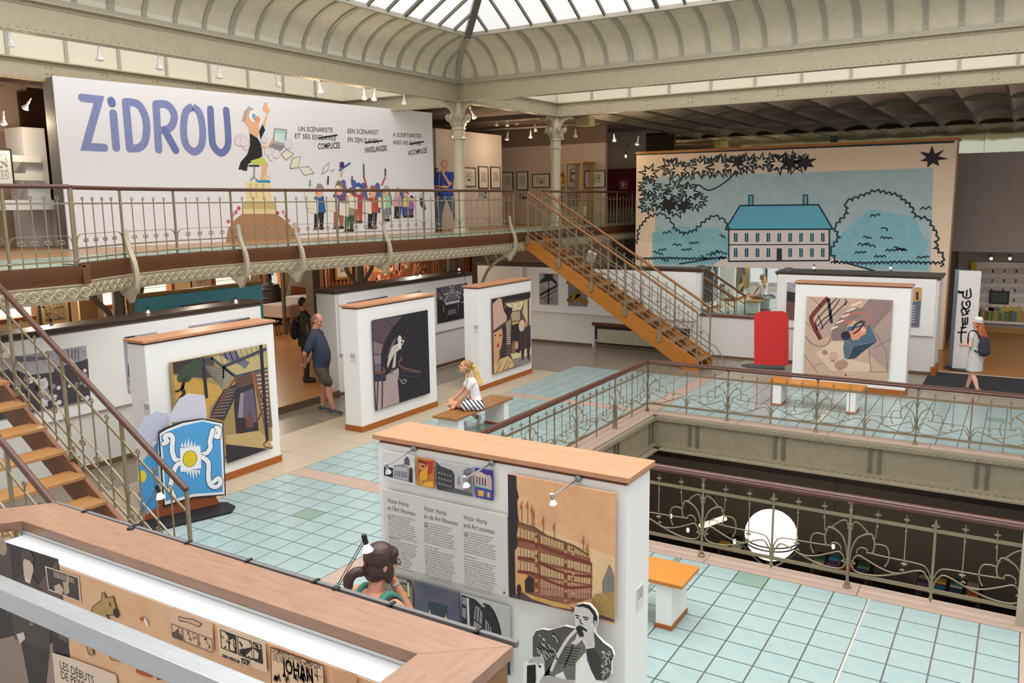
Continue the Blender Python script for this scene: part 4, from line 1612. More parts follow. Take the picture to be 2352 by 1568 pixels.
for i in range(5):
    o = MB().box(x0 + .05 + i * (x1 - x0) * .19, 24.2, ZU + .281 + (.48 if i % 2 else 0), x0 + .05 + i * (x1 - x0) * .19 + .12, 24.24, ZU + .281 + (.48 if i % 2 else 0) + .3).build('booklet', mat(('e6dccb', 'c0584a', 'd9d5cc', '4a4a55', 'e6dccb')[i], .6), cb)

# ================================================================== MURAL PANEL (generic park scene)
MY = 23.4
plm = Pl((0, MY, 0), (0, -1, 0))
mx0, mx1 = plm.px(1462, 350).x, plm.px(2199, 320).x
mzt = (plm.px(1462, 350).z + plm.px(2199, 320).z) / 2
mu = thing('mural_panel', 'tall cream panel with a pale blue park mural and wooden top edge', 'mural panel', ((mx0 + mx1) / 2, MY, 0))
MB().box(mx0, MY, 0, mx1, MY + .45, mzt - .04).build('panel_body', mat('f3dcc3', .7, 0, ('efd4b8', 4, 1)), mu)
MB().box(mx0 - .02, MY - .03, mzt - .04, mx1 + .06, MY + .48, mzt + .03).build('top_edge', ORANGEW, mu, bevel=.006)
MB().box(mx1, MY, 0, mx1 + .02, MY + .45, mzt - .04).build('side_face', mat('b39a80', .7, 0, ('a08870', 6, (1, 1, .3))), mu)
A = Art(plm, .004, .0003)
PALE = mat('b3c9cd', .65, 0, ('a3c0c6', .9, 1))
BLUM = mat('7fb9c6', .65, 0, ('8fc4d0', 1.2, 1))
LINE = mat('16303a', .6)
A.poly(PALE, T(3, '-130,1180 1718,1120 1690,2160 -150,2130'))
A.poly(BLUM, P('1498,535 1560,520 1640,525 1672,540 1672,606 1500,606'))
A.poly(BLUM, P('1905,560 1940,530 2000,480 2100,500 2130,560 2130,620 1905,612'))
A.poly(mat('e6dcd6', .65), P('1640,606 1672,588 1905,590 1990,618 1990,625 1640,612'))


def scallop(a, pts, bump, wd, closed=False, seed=1):
    r = random.Random(seed)
    q = [V(plm.uv(*p)) for p in pts]
    out = []
    for i in range(len(q) - 1):
        d = q[i + 1] - q[i]
        n = max(1, int(d.length / bump))
        nn = V((-d.y, d.x)).normalized()
        for j in range(n):
            c = q[i] + d * (j / n)
            s = d.length / n
            for t in range(4):
                f = t / 4
                out.append(tuple(c + d.normalized() * (s * f) + nn * (s * .45 * sin(pi * f) * r.uniform(.7, 1.2))))
    out.append(tuple(q[-1]))
    a.lineuv(LINE, out, wd, 12)


LWD = .042
scallop(A, P('1925,600 1910,575 1930,545 1920,520 1950,490 1945,465 1985,450 2010,440 2060,450 2090,475 2100,500 2130,505 2150,540 2145,570 2165,590 2160,612'), .12, LWD, seed=2)
scallop(A, P('1465,560 1470,525 1490,500 1520,492 1540,510 1545,525 1570,540 1600,530 1620,510 1640,497 1665,510 1672,530'), .12, LWD, seed=3)
for i in range(26):
    r_ = random.Random(i)
    x, y = (r_.uniform(1940, 2120), r_.uniform(480, 600)) if i % 2 else (r_.uniform(1480, 1660), r_.uniform(530, 600))
    scallop(A, [(x, y), (x + r_.uniform(12, 30), y + r_.uniform(-4, 8))], .09, LWD * .8, seed=i)
scallop(A, P('1462,596 1520,594 1600,596 1670,594'), .1, LWD, seed=8)
scallop(A, P('1908,604 1980,606 2060,604 2160,606'), .1, LWD, seed=9)
A.line(LINE, P('1560,606 1660,590'), LWD)
A.line(LINE, P('1930,600 2010,622'), LWD)
# a plain country house
A.poly(mat('e2d8d4', .65), P('1674,525 1905,525 1905,598 1674,600'), 6)
A.poly(mat('62b4cc', .65), P('1666,527 1700,472 1880,470 1913,526'), 7)
A.line(LINE, P('1666,527 1700,472 1880,470 1913,526 1666,527'), LWD, 9)
A.line(LINE, P('1674,527 1674,600 1905,598 1905,527'), LWD, 9)
A.line(LINE, P('1674,562 1905,561'), LWD * .7, 9)
for i in range(9):
    x = 1690 + i * 25
    for y in (535, 570):
        if y == 570 and i == 4:
            A.poly('1d3038', P(f'{x - 6},{y} {x + 6},{y} {x + 6},598 {x - 6},598'), 10)
        else:
            A.poly('1d4452', P(f'{x - 4},{y} {x + 4},{y} {x + 4},{y + 20} {x - 4},{y + 20}'), 10)
            A.line('6fc0d6', P(f'{x},{y} {x},{y + 20}'), .02, 11)
for x in (1725, 1850):
    A.poly('5aa8c0', P(f'{x - 5},472 {x + 5},472 {x + 5},448 {x - 5},448'), 8)
    A.line(LINE, P(f'{x - 5},472 {x - 5},448 {x + 5},448 {x + 5},472'), LWD * .7, 9)
# branch and star-shaped leaves
A.line(LINE, crv(T(3, '-240,1300 -100,1290 0,1240 60,1170 160,1090 240,1060'), 3), LWD, 12)
A.line(LINE, crv(T(3, '-230,1390 -80,1340 120,1230 220,1270 330,1215 400,1150 440,1120'), 3), LWD, 12)
A.line(LINE, T(3, '-260,1030 1860,945'), LWD * 1.2, 12)
rl = random.Random(11)
BLKI = mat('15151a', .6)
for i in range(56):
    if i < 32:
        x = rl.uniform(-240, 800)
        y = 1045 - x * .045 + rl.uniform(0, 1) ** 1.5 * (130 - max(x, 0) * .1) - 20
    elif i < 52:
        x, y = rl.uniform(-250, 150), rl.uniform(1230, 1400) - 0
    else:
        x, y = ((860, 1060), (1720, 975), (420, 1030), (760, 1005))[i - 52]
    p = T(3, f'{x},{y}')[0]
    u_, v_ = plm.uv(*p)
    s = rl.uniform(.28, .4)
    an = rl.uniform(0, 6.28)
    u_ = max(u_, mx0 + s * 1.12)
    v_ = min(v_, mzt - .12 - s * .9)
    pts = []
    for t in range(14):
        f = an + t * pi / 7
        rad_ = s * (1 if t % 2 == 0 else .42) * rl.uniform(.8, 1.1)
        pts.append((u_ + rad_ * cos(f), v_ + rad_ * .8 * sin(f)))
    if i >= 50:
        A.polyuv(BLKI, pts, 14)
    else:
        A.polyuv(mat('efd9c2', .65) if v_ > plm.uv(*T(3, '0,1170')[0])[1] else PALE, pts, 12.5 + i * .01)
        A.lineuv(LINE, pts, LWD * 1.05, 12.505 + i * .01, True)
A.done('mural_print', mu)
fl_ = thing('floodlight', 'small black floodlight on top of the blue mural panel', 'floodlight', plm.px(1916, 333))
p = plm.px(1916, 326, -.2)
p.z = max(p.z, mzt + .06)
k = MB()
k.box(p.x - .09, p.y - .06, p.z + .0, p.x + .09, p.y + .08, p.z + .16)
k.build('lamp_head', BLACK, fl_, bevel=.01)
MB().tube([(p.x, p.y, p.z + .02), (p.x, p.y, mzt + .03)], .015).build('stand', BLACK, fl_)

# ---- grey wall and side room at right
gr = struct('wall_lintel', 'taupe wall above the side room opening at right')
GRW = mat('958980', .8, 0, ('8d8178', 1.5, 1))
MB().box(-1.75, 25.0, 2.38, 7, 25.3, 4.9).build('wall_section', GRW, gr)
sr = struct('wall_side_room', 'pale back wall of the side room')
MB().box(-3.5, 27.1, 0, 7, 27.3, 3.2).build('wall_section', mat('b0a8a2', .7), sr)
MB().box(-3.5, 27.06, 0, 7, 27.1, .16).build('skirting', mat('a9803f', .5), sr)
MB().box(-1.75, 23.9, 0, -1.68, 27.1, 2.4).build('dark_jamb', mat('40281c', .6), sr)
plb = Pl((0, 27.0, 0), (0, -1, 0))
bd = thing('wall_board', 'white information board with yellow flag and crowd print in the side room', 'information board', plb.px(2240, 760))
o, A, r = board('board', None, None, plb, P('2232,601 2400,604 2400,748 2238,740'), mat('e4dcd4', .6), .04, par=bd)
A.poly('d9c022', P('2231,600 2244,600 2244,623 2230,622'), 1)
for i in range(4):
    u_, v_ = plb.uv(2252 + i * 27, 618)
    for j in range(5):
        lines(A, (u_ + .06, v_ - .13 - j * .27, u_ + .33, v_ + .05 - j * .27), 5, '9b948d', seed=i * 5 + j)
        A.polyuv(('8f6a4a', '5d6a5f', 'a9845a', '6a5a50')[(i + j) % 4], [(u_, v_ - .1 - j * .27), (u_ + .05, v_ - .1 - j * .27), (u_ + .05, v_ + .0 - j * .27), (u_, v_ + .0 - j * .27)], 1)
rc = random.Random(4)
q = plb.rect(P('2237,715 2400,722 2400,741 2237,735'))
for i in range(46):
    u_ = q[0] + (q[2] - q[0]) * i / 46
    h = rc.uniform(.3, .48)
    c = rc.choice(('6b5a3c', '3f4a55', '8c3f3a', 'a59a4a', '5f7a4a', 'b98a5a', '2f3036', '4a7a8a'))
    A.polyuv(c, [(u_, q[1]), (u_ + .06, q[1]), (u_ + .075, q[1] + h * .75), (u_ - .01, q[1] + h * .75)], 3 + i % 3)
    A.polyuv('caa07c', [(u_ + .01, q[1] + h * .75), (u_ + .055, q[1] + h * .75), (u_ + .055, q[1] + h), (u_ + .01, q[1] + h)], 3 + i % 3)
for x, c, w_ in ((2262, 'd9d4c8', 20), (2285, '3f8a9a', 12), (2300, 'c9b24a', 45), (2270, '8a2f35', 14)):
    A.poly(c, P(f'{x},705 {x + w_},706 {x + w_},714 {x},713'), 7)
A.done('print', o)
tv = thing('framed_screen', 'dark framed screen hung on the side room information board', 'screen', plb.px(2296, 683))
o, A, r = board('bezel', None, None, plb, P('2273,667 2319,668 2317,698 2272,696'), mat('23211f', .4), .05, gap=.04, par=tv)
A.poly(mat('56605a', .3, 0, ('3c4742', 8, 1)), P('2277,671 2315,672 2313,694 2276,693'))
A.done('screen', o)
for i, x in enumerate((2277, 2320)):
    pos = plb.px(x, 590, .15)
    t = thing('wall_spotlight', ('small lit spotlight above the information board, left of the two', 'small lit spotlight above the information board, right of the two')[i], 'spotlight', pos)
    MB().lathe([(.05, -.06), (.06, 0), (.05, .06)], pos, 12, axis=(0, -1, -.6)).build('housing', mat('8a817a', .5), t, smooth=True)
    MB().ell(pos + V((0, -.06, -.045)), .035, 8).build('bulb', BULBW, t, smooth=2)
    MB().tube([pos, pos + V((0, .16, .02))], .02).build('arm', mat('8a817a', .5), t)
MAT_ = MB()
MAT_.box(-1.65, 18.42, .001, 3.2, 20.28, .012)
tag(MAT_.build('door_mat', mat('2e2f32', .95, 0, ('26272a', 60, 1)), None), 'large charcoal entrance mat before the side room', 'mat')
MB().box(-1.62, 20.3, 0, 3.2, 20.36, .012).build('threshold', mat('d9d2c4', .5), fr)

# totem
tx0, ty = -1.26, 20.85
to = thing('banner_totem', 'tall white lettered totem on a black disc beside the entrance mat', 'totem', (-1.05, ty + .15, 0))
MB().lathe([(.36, .0), (.36, .015), (.33, .022)], (-1.08, ty + .12, 0.0), 28).build('base_disc', BLACK, to)
th_ = 2.2
k = MB()
k.use(mat('e8e2e0', .5)).add([(tx0, ty, .02), (-.83, ty, .02), (-.83, ty, th_), (tx0, ty, th_)], [(0, 1, 2, 3)])
k.use(mat('93b4c6', .5)).add([(tx0 - .1, ty + .3, .02), (tx0, ty, .02), (tx0, ty, th_), (tx0 - .1, ty + .3, th_)], [(0, 1, 2, 3)])
k.use(mat('93b4c6', .5)).add([(-.83, ty, .02), (tx0 - .1, ty + .3, .02), (tx0 - .1, ty + .3, th_), (-.83, ty, th_)], [(0, 1, 2, 3)])
k.add([(tx0, ty, th_), (-.83, ty, th_), (tx0 - .1, ty + .3, th_)], [(0, 1, 2)])
k.build('body', None, to)
plt = Pl((0, ty, 0), (0, -1, 0))
A = Art(plt, .003)
H5 = lambda t: [(2120 + a / 4.355, 560 + b / 4.355) for a, b in P(t)]
for s in ('390,1030 380,950 388,850', '345,885 440,882', '375,840 435,832', '400,850 398,800 395,735', '395,800 440,800 445,730', '420,800 422,735', '385,715 440,700 455,690', '400,700 385,670 405,640 430,670 440,700', '440,680 470,660',
          '400,570 390,610 420,650 455,640 470,600 460,570 430,590 445,620', '405,470 400,520 440,545 480,520 470,445', '435,530 440,460', '345,470 410,490', '350,490 400,485'):
    A.line(INK, crv(H5(s), 3) if len(s) > 20 else H5(s), .035)
A.done('lettering', to)

# ================================================================== FREE-STANDING EXHIBITION PANELS
def zm(x0, y0, s):
    return lambda t: [(x0 + a / s, y0 + b / s) for a, b in P(t)]


def ex_panel(label, x0, y0, x1, y1, capm, h=2.15):
    t = thing('exhibition_panel', label, 'exhibition panel', ((x0 + x1) / 2, (y0 + y1) / 2, 0))
    MB().box(x0, y0, .1, x1, y1, h - .06).build('body', WHITE, t, bevel=.004)
    k = MB()
    k.box(x0 - .025, y0 - .025, h - .035, x1 + .025, y1 + .025, h)
    k.build('cap', capm, t, bevel=.004)
    MB().box(x0 + .012, y0 + .012, h - .06, x1 - .012, y1 - .012, h - .035).build('cap_gap', mat('6b3a1c', .5), t)
    MB().box(x0 - .012, y0 - .012, 0, x1 + .012, y1 + .012, .1).build('plinth', PLINTH, t, bevel=.003)
    return t


def caption(pl, quad, par, seed=1):
    o, a, r = board('caption_label', None, None, pl, quad, mat('d5d3d0', .6), .006, par=par)
    lines(a, (r[0] + .01, r[1] + (r[3] - r[1]) * .45, r[2] - .01, r[3] - .01), 7, '8f8b86', seed=seed)
    a.done('caption_text', o)


PX = -9.36
pa_ = ex_panel('white panel with wooden cap carrying the stair hall illustration', PX - .36, 6.42, PX, 8.54, CAPY)
pb_ = ex_panel('white panel with wooden cap carrying the white bird picture', PX - .36, 10.36, PX, 12.48, CAPY)
pc_ = ex_panel('white panel with wooden cap carrying the feathered hat picture', PX - .36, 13.95, PX, 16.05, CAPY)
pd_ = ex_panel('white panel with wooden cap carrying the blue cube picture', -3.98, 17.5, -1.84, 17.86, CAPW)
pe_ = ex_panel('white panel with wooden cap carrying texts and a department store picture', -3.9, 4.47, -1.95, 4.83, CAPW, 2.17)
caption(Pl((0, 6.42, 0), (0, -1, 0)), P('331,926 344,927 346,952 332,951'), pa_, 1)
caption(Pl((0, 10.36, 0), (0, -1, 0)), P('804,810 817,811 818,831 806,830'), pb_, 2)
caption(Pl((0, 13.95, 0), (0, -1, 0)), P('1088,746 1099,746 1100,763 1089,762'), pc_, 3)
caption(Pl((-1.95, 0, 0), (1, 0, 0)), P('1461,1352 1477,1338 1476,1389 1461,1401'), pe_, 4)

# ---- stair hall illustration
pl = Pl((PX, 0, 0), (1, 0, 0))
o, A, r = board('picture_print', 'illustration of a glass roofed stair hall on a white panel', 'picture', pl, P('390,832 606,789 623,1027 398,1062'), mat('a58c56', .6, 0, ('8f7848', 9, 1)), .02, gap=.027)
z = zm(380, 780, 5.407)
A.poly('3a2c2e', z('60,280 560,190 420,230 110,400 70,410'))
A.poly('4b4038', z('60,420 470,480 600,440 560,200 420,240'))
A.poly(mat('c79f4e', .6, 0, ('b78d42', 12, 1)), z('70,440 300,470 620,560 690,640 520,830 500,960 120,960'))
A.poly('b5a273', z('560,215 830,130 1220,50 1240,390 850,450 690,330'))
for i in range(9):
    A.line('6b6050', z(f'{640 + i * 65},{175 - i * 14} {700 + i * 62},{330 - i * 18}'), .012)
A.poly('6a6478', z('640,180 850,130 900,220 1020,270 960,360 900,310 780,270'))
for s, w_ in (('540,220 840,450', .04), ('690,330 1225,110', .05), ('690,330 690,480', .025), ('840,450 1240,350', .03), ('560,230 450,260', .03)):
    A.line('3c4650', z(s), w_)
A.poly('8d8474', z('460,310 690,340 820,440 690,620 560,480'))
for i in range(7):
    A.line('4a443c', z(f'{470 + i * 10},{320 + i * 22} {690},{360 + i * 36}'), .01)
A.poly('5c4238', z('830,470 1050,410 1070,560 850,600'))
A.poly('3a3038', z('690,620 850,540 870,640 700,1000 520,960 560,840'))
for i in range(9):
    A.line('8f7a68', z(f'{700 - i * 20},{640 + i * 38} {850 - i * 18},{600 + i * 42}'), .012)
A.poly('2f2a33', z('850,600 1070,540 1130,1120 850,1160 820,800'))
A.poly('5f5468', z('900,660 1060,600 1110,1000 1000,1080 960,960 900,980'))
A.poly('8a7f86', z('900,660 945,650 930,960 870,960'))
A.poly('6b4038', z('1010,830 1060,980 1060,1080 970,1090'))
A.poly('3b1d20', z('870,970 960,960 960,1180 890,1190'))
A.poly('6a5448', z('1060,400 1240,380 1300,1080 1200,1080 1110,700'))
for i in range(12):
    A.line('d0bd92', z(f'{1100 + i * 9},{440 + i * 50} {1250},{420 + i * 54}'), .016)
A.line('a04a30', z('1040,400 1100,560 1190,770'), .03)
A.line('7a3a2a', z('840,470 700,680 600,900'), .025)
A.line('7a2f22', z('1120,990 1180,860 1250,825'), .03)
A.poly(mat('c2a777', .6, 0, ('b0945f', 14, 1)), z('720,1180 1130,1130 1230,1200 1310,1330 1270,1350 720,1300'))
A.poly('2a2633', z('720,1290 1250,1350 800,1510 735,1530'))
A.line('23202c', z('1155,60 1235,1250'), .06)
A.line('2b2433', z('435,230 480,720'), .055)
A.line('5a3a30', crv(z('1240,1250 1190,1290 1220,1330 1300,1340'), 3), .02)
for x, y, s in ((200, 430, .09), (260, 380, .1), (320, 340, .09), (370, 390, .07), (160, 470, .06), (240, 460, .07), (390, 300, .06), (225, 400, .09), (290, 420, .06), (340, 300, .07)):
    p = z(f'{x},{y}')[0]
    A.disc(mat('2f3a2c', .7, 0, ('43523c', 30, 1)), p[0], p[1], s, n=9)
A.line('2c2420', crv(z('210,470 180,600 200,660 130,760 110,840'), 3), .05)
A.line('2c2420', crv(z('90,640 150,620 200,560'), 3), .03)
A.done('artwork', o)

# ---- white bird picture
o, A, r = board('picture_print', 'dark picture of a white bird on a post', 'picture', pl, P('850,736 977,711 984,901 860,942'), mat('241f28', .6, 0, ('1a1820', 4, 1)), .02, gap=.027)
z = zm(840, 700, 6.275)
A.poly(mat('5a4850', .6, 0, ('4a3c46', 8, 1)), z('65,225 500,155 350,330 240,530 190,700 190,950 100,960 85,700 75,510'))
A.poly('7d6c74', z('78,515 220,570 185,710 85,705'))
A.poly('84727c', z('85,715 190,720 190,860 95,865'))
A.poly('6a5c70', z('95,870 190,860 190,950 100,955'))
for s in ('255,200 350,310', '75,510 225,560', '85,708 190,715', '95,865 190,858'):
    A.line('2c242c', z(s), .012)
A.poly(mat('b5a09c', .6, 0, ('9c8888', 12, 1)), z('265,1010 440,900 450,980 430,1100 455,1400 120,1515 105,1100 260,1090'))
A.line('2a2430', z('145,1090 128,1510'), .035)
A.line('2a2430', z('210,1090 205,1485'), .035)
A.poly('2e3040', z('100,985 260,960 265,1040 200,1090 100,1085'))
A.line('6b4640', crv(z('100,965 200,970 245,940 230,910 210,920'), 3), .045)
A.line('6b4640', crv(z('470,745 490,790 455,800 450,850 500,900 600,930 760,965'), 3), .04)
A.poly('6f6068', z('410,465 360,520 310,640 280,770 330,700 380,560'))
A.poly(mat('cfc7bf', .6, 0, ('a99f98', 14, 1)), z('430,550 350,600 300,730 275,870 285,910 330,800 380,700 460,640 480,600'))
A.poly('b9afa8', z('380,700 410,680 400,880 370,910 350,900'))
A.disc('cfc8c0', *z('458,498')[0], .055, ry=.075)
A.poly('ddd7cf', z('440,540 480,540 480,640 440,600'))
A.line('d9d2c8', z('480,510 520,515 490,580'), .02)
A.line('77604a', z('345,930 345,990'), .05)
A.line('9a8a92', crv(z('455,1050 500,1130 560,1090 520,1070 480,1100'), 3), .018)
A.line('3f4a55', z('480,1010 740,1040'), .012)
A.line('3f4a55', z('480,960 740,970'), .01)
for x, y in ((575, 360), (540, 480), (695, 288)):
    A.disc('a04030', *z(f'{x},{y}')[0], .016, n=6)
A.done('artwork', o)

# ---- feathered hat picture
o, A, r = board('picture_print', 'portrait picture of a lady in a feathered hat before a stair hall', 'picture', pl, P('1126,685 1214,670 1216,832 1129,858'), mat('6a554c', .6, 0, ('3e3030', 10, 1)), .02, gap=.027)
z = zm(1115, 660, 7.464)
A.poly('2b1f22', z('85,200 740,75 740,170 660,190 300,240 280,330 85,280'))
A.poly('d6c79c', z('310,270 640,215 580,380 430,400 350,320'))
for s in ('480,240 400,330', '480,240 580,360', '330,270 640,220', '400,250 470,390', '560,230 500,380'):
    A.line('8a7a60', z(s), .012)
A.poly('b09a78', z('400,420 560,400 560,560 420,570'))
A.poly('c9b890', z('640,220 740,170 740,640 690,640 600,420'))
A.poly('3a2826', z('690,190 715,190 715,660 695,660'))
A.poly('2c2122', z('430,600 550,580 560,900 410,1130 400,800'))
A.poly('b99a62', z('420,590 540,570 540,610 430,640'))
for i in range(11):
    A.line('d8cdb0', z(f'{320 + i * 2},{620 + i * 34} {400},{560 + i * 40}'), .02)
A.poly('d3c79c', z('400,1130 580,1080 750,1010 750,1150 430,1230'))
A.poly('8f857e', z('430,1240 750,1150 750,1280 480,1350'))
for x, y, h, c in ((450, 1130, 220, '8a5c48'), (530, 1120, 200, '2b2224'), (500, 1050, 130, 'b59a78')):
    A.poly(c, z(f'{x - 30},{y} {x - 36},{y - h * .6} {x - 10},{y - h} {x + 20},{y - h} {x + 36},{y - h * .6} {x + 24},{y}'))
A.poly('47292c', z('575,760 640,740 650,960 620,1240 590,1240 565,980'))
A.poly('3b3036', z('660,690 710,660 740,900 720,1240 690,1230 665,950'))
A.disc('cdbba0', *z('590,650')[0], .13)
A.disc('c08a70', *z('660,625')[0], .07)
for i in range(4):
    A.poly('241b1d', z(f'225,{1000 + i * 55} 330,{975 + i * 52} 330,{1000 + i * 52} 225,{1028 + i * 55}'))
A.poly('2b1d22', z('250,660 320,640 310,950 250,960'))
A.poly(mat('d9a57c', .6, 0, ('c68a66', 5, 1)), z('100,780 250,700 265,830 240,1000 200,1100 215,1250 110,1280'))
A.poly('2b1c20', z('280,380 350,325 430,350 420,430 350,560 230,660 100,770 100,745'))
A.poly(mat('d2b3a2', .6, 0, ('b58a7a', 18, 1)), z('90,280 190,180 240,190 280,400 330,480 330,570 230,640 100,740'))
A.poly('b03a34', z('150,990 185,955 205,975 195,1010 170,1030'))
A.line('3a2220', z('205,815 245,825'), .03)
A.line('3a2220', z('115,820 145,815'), .03)
A.poly(mat('d8bd86', .6, 0, ('c4a56e', 12, 1)), z('110,1290 215,1230 350,1170 420,1230 470,1350 110,1480'))
for s in ('350,1240 270,1420', '400,1260 330,1400', '240,1260 160,1460'):
    A.line('8c5a4a', z(s), .03)
A.line('1c1618', z('215,1190 160,1320'), .02)
A.done('artwork', o)

# ---- blue cube picture
pl = Pl((0, 17.5, 0), (0, -1, 0))
o, A, r = board('picture_print', 'picture of a blue cube and fallen bust beside a curved stair', 'picture', pl, P('1855,681 2052,688 2040,874 1846,856'), mat('c9ad98', .6, 0, ('bb9d89', 5, 1)), .02, gap=.027)
z = zm(1840, 670, 7.127)
A.poly('a8908a', z('1120,110 1510,135 1440,1300 1100,1000 1180,700'))
A.poly('8f7874', z('1000,260 1120,120 1280,130 1510,135 1480,300 1180,610 800,420'))
A.poly('b29a8c', z('280,560 640,290 840,230 700,520 500,640 480,700 300,800'))
A.poly('84706c', z('600,470 720,350 870,240 1050,280 760,560 740,790 520,800 510,640'))
A.poly('d5bda4', z('520,800 700,800 730,1080 1130,1180 1130,1300 500,1290 250,1000'))
for s in ('80,480 300,740', '180,90 340,240', '60,1020 280,1320', '1180,600 1400,950 1420,1300', '1110,930 1150,1290', '1430,230 1190,600', '1480,760 1200,910', '230,1220 280,1170 350,1165', '1110,1300 1430,1305'):
    A.line('7d645c', z(s), .012)
for i in range(5):
    A.line('efdcc4', z(f'{500 + i * 85},{600 - i * 95} {610 + i * 95},{560 - i * 100}'), .03)
A.line('8f7a6c', crv(z('80,720 180,840 340,890 460,830 500,720 490,660'), 4), .025)
A.line('6b2f2c', crv(z('450,90 320,230 190,390 175,440 200,520 330,770'), 4), .085)
A.line('272a36', z('455,110 505,510'), .06)
for s in ('590,100 280,430 250,520 270,620', '770,150 500,410 320,620', '640,120 560,240 510,300 470,370 380,440 270,560', '290,380 370,600', '740,110 735,220'):
    A.line('2e303c', crv(z(s), 3), .02)
A.poly('4a6678', z('770,570 1120,515 1250,800 870,880 720,770'))
A.poly('56687a', z('715,780 870,880 765,1100 720,1085 695,930'))
A.poly('24404c', z('870,885 1250,805 1000,990 900,1080 770,1100'))
A.poly('d98f74', z('790,650 880,600 1010,560 1080,620 1060,680 960,740 970,770 850,790 820,720'))
A.poly('e9b096', z('960,600 1030,560 1080,620 1020,660'))
A.disc('1d1c34', *z('738,712')[0], .09)
A.line('c96a5a', crv(z('1050,590 1110,500 1080,390 980,340 860,345 770,400 745,470 790,510 825,480 790,465'), 4), .03)
A.line('1c1d26', crv(z('840,630 900,530 1020,470'), 3), .035)
A.line('1c1d26', crv(z('860,685 960,610 1050,480'), 3), .03)
A.poly(mat('b59080', .6, 0, ('9a7868', 14, 1)), z('550,1180 600,1130 700,1090 780,1150 760,1230 640,1290 570,1240'))
A.poly('c7a48e', z('480,990 560,965 620,1030 620,1090 560,1150 480,1110 460,1050'))
A.poly('a5806e', z('480,1110 560,1100 550,1150 500,1140'))
A.disc('a07e70', *z('398,985')[0], .055)
A.disc('5a4540', *z('738,1352')[0], .02)
A.done('artwork', o)

# ---- the large text panel near the camera
pl = Pl((0, 4.47, 0), (0, -1, 0))
o, A, r = board('picture_print', 'sepia picture of a flag topped department store', 'picture', pl, P('1174,1084 1419,1128 1418,1426 1178,1364'), mat('d59f77', .6, 0, ('e0b183', 1.6, 1)), .016, gap=.026)
z = zm(1170, 1080, 4.481)
A.poly(mat('dcb98a', .6, 0, ('e2bf92', 3, 1)), z('120,480 1115,860 1112,1500 870,1400 300,700'))
A.poly('2c2328', z('18,20 105,35 110,160 132,255 115,300 125,460 135,500 110,640 130,750 90,800 100,1280 35,1275'))
A.poly('8d5a42', z('120,500 300,560 420,640 700,745 850,830 885,980 880,1290 640,1350 120,1230'))
A.poly('d9a25c', z('120,1030 220,1050 200,1230 105,1220'))
for y0, y1, c in ((560, 660, 'e3c48a'), (760, 860, 'e6cd98'), (895, 1010, 'e6c792'), (1040, 1150, 'd9a98c'), (1160, 1230, 'cf9a86')):
    for i in range(22):
        x = 125 + i * 34
        dy = (x - 120) * .0 + ((x - 120) / 760) * 250 * (1 - (y0 - 560) / 900)
        if 300 < x < 330 or 585 < x < 620:
            continue
        if y0 > 1000 and x < 330:
            continue
        A.poly(c, z(f'{x},{y0 + dy} {x + 24},{y0 + dy + 6} {x + 24},{y1 + dy * .9} {x},{y1 + dy * .9 - 6}'), 30)
        A.line('4a2420', z(f'{x + 12},{y0 + dy} {x + 12},{y1 + dy * .9}'), .004, 31)
for y in (690, 870, 1010):
    A.line('7a2f22', crv(z(f'120,{y} 280,{y + 20} 420,{y + 90} 640,{y + 165} 885,{y + 250 - (y - 690) * .3}'), 3), .018, 32)
A.line('6b4a34', crv(z('125,510 290,570 420,650 690,750 850,850'), 3), .014, 33)
for x in (300, 600, 675):
    for i in range(12):
        y = 640 + i * 50 + (x - 300) * .35
        A.poly('c98a5c' if i % 2 else '7a3a28', z(f'{x},{y} {x + 28},{y + 4} {x + 28},{y + 30} {x},{y + 26}'), 34)
A.poly('2c2228', z('195,1100 240,1060 285,1090 285,1230 200,1220'), 36)
A.poly('574050', z('35,1275 130,1230 280,1260 480,1310 680,1380 1112,1500 1112,1530 680,1420'), 37)
A.poly('c9a05c', z('160,1210 300,1265 650,1360 680,1400 500,1370 260,1290'), 38)
A.poly(mat('76717c', .6, 0, ('8a8070', 8, 1)), z('990,1110 1020,1040 1060,935 1085,990 1110,1060 1112,1250 990,1250'), 38)
A.poly(mat('b5964e', .6, 0, ('8f7a50', 14, 1)), z('920,1240 1112,1220 1112,1500 870,1420 880,1290'), 39)
A.poly('2a2024', z('120,1150 145,1140 160,1190 145,1290 132,1290 112,1200'), 40)
for x, y, y2 in ((165, 300, 510), (225, 290, 520), (270, 330, 560), (290, 380, 570), (387, 450, 650), (498, 510, 700), (797, 650, 790), (840, 720, 830)):
    A.line('5a3a30', z(f'{x},{y} {x},{y2}'), .004, 41)
    A.poly('c8652f', z(f'{x},{y + 10} {x - 22},{y + 50} {x - 16},{y + 85} {x},{y + 55}'), 42)
A.done('artwork', o)

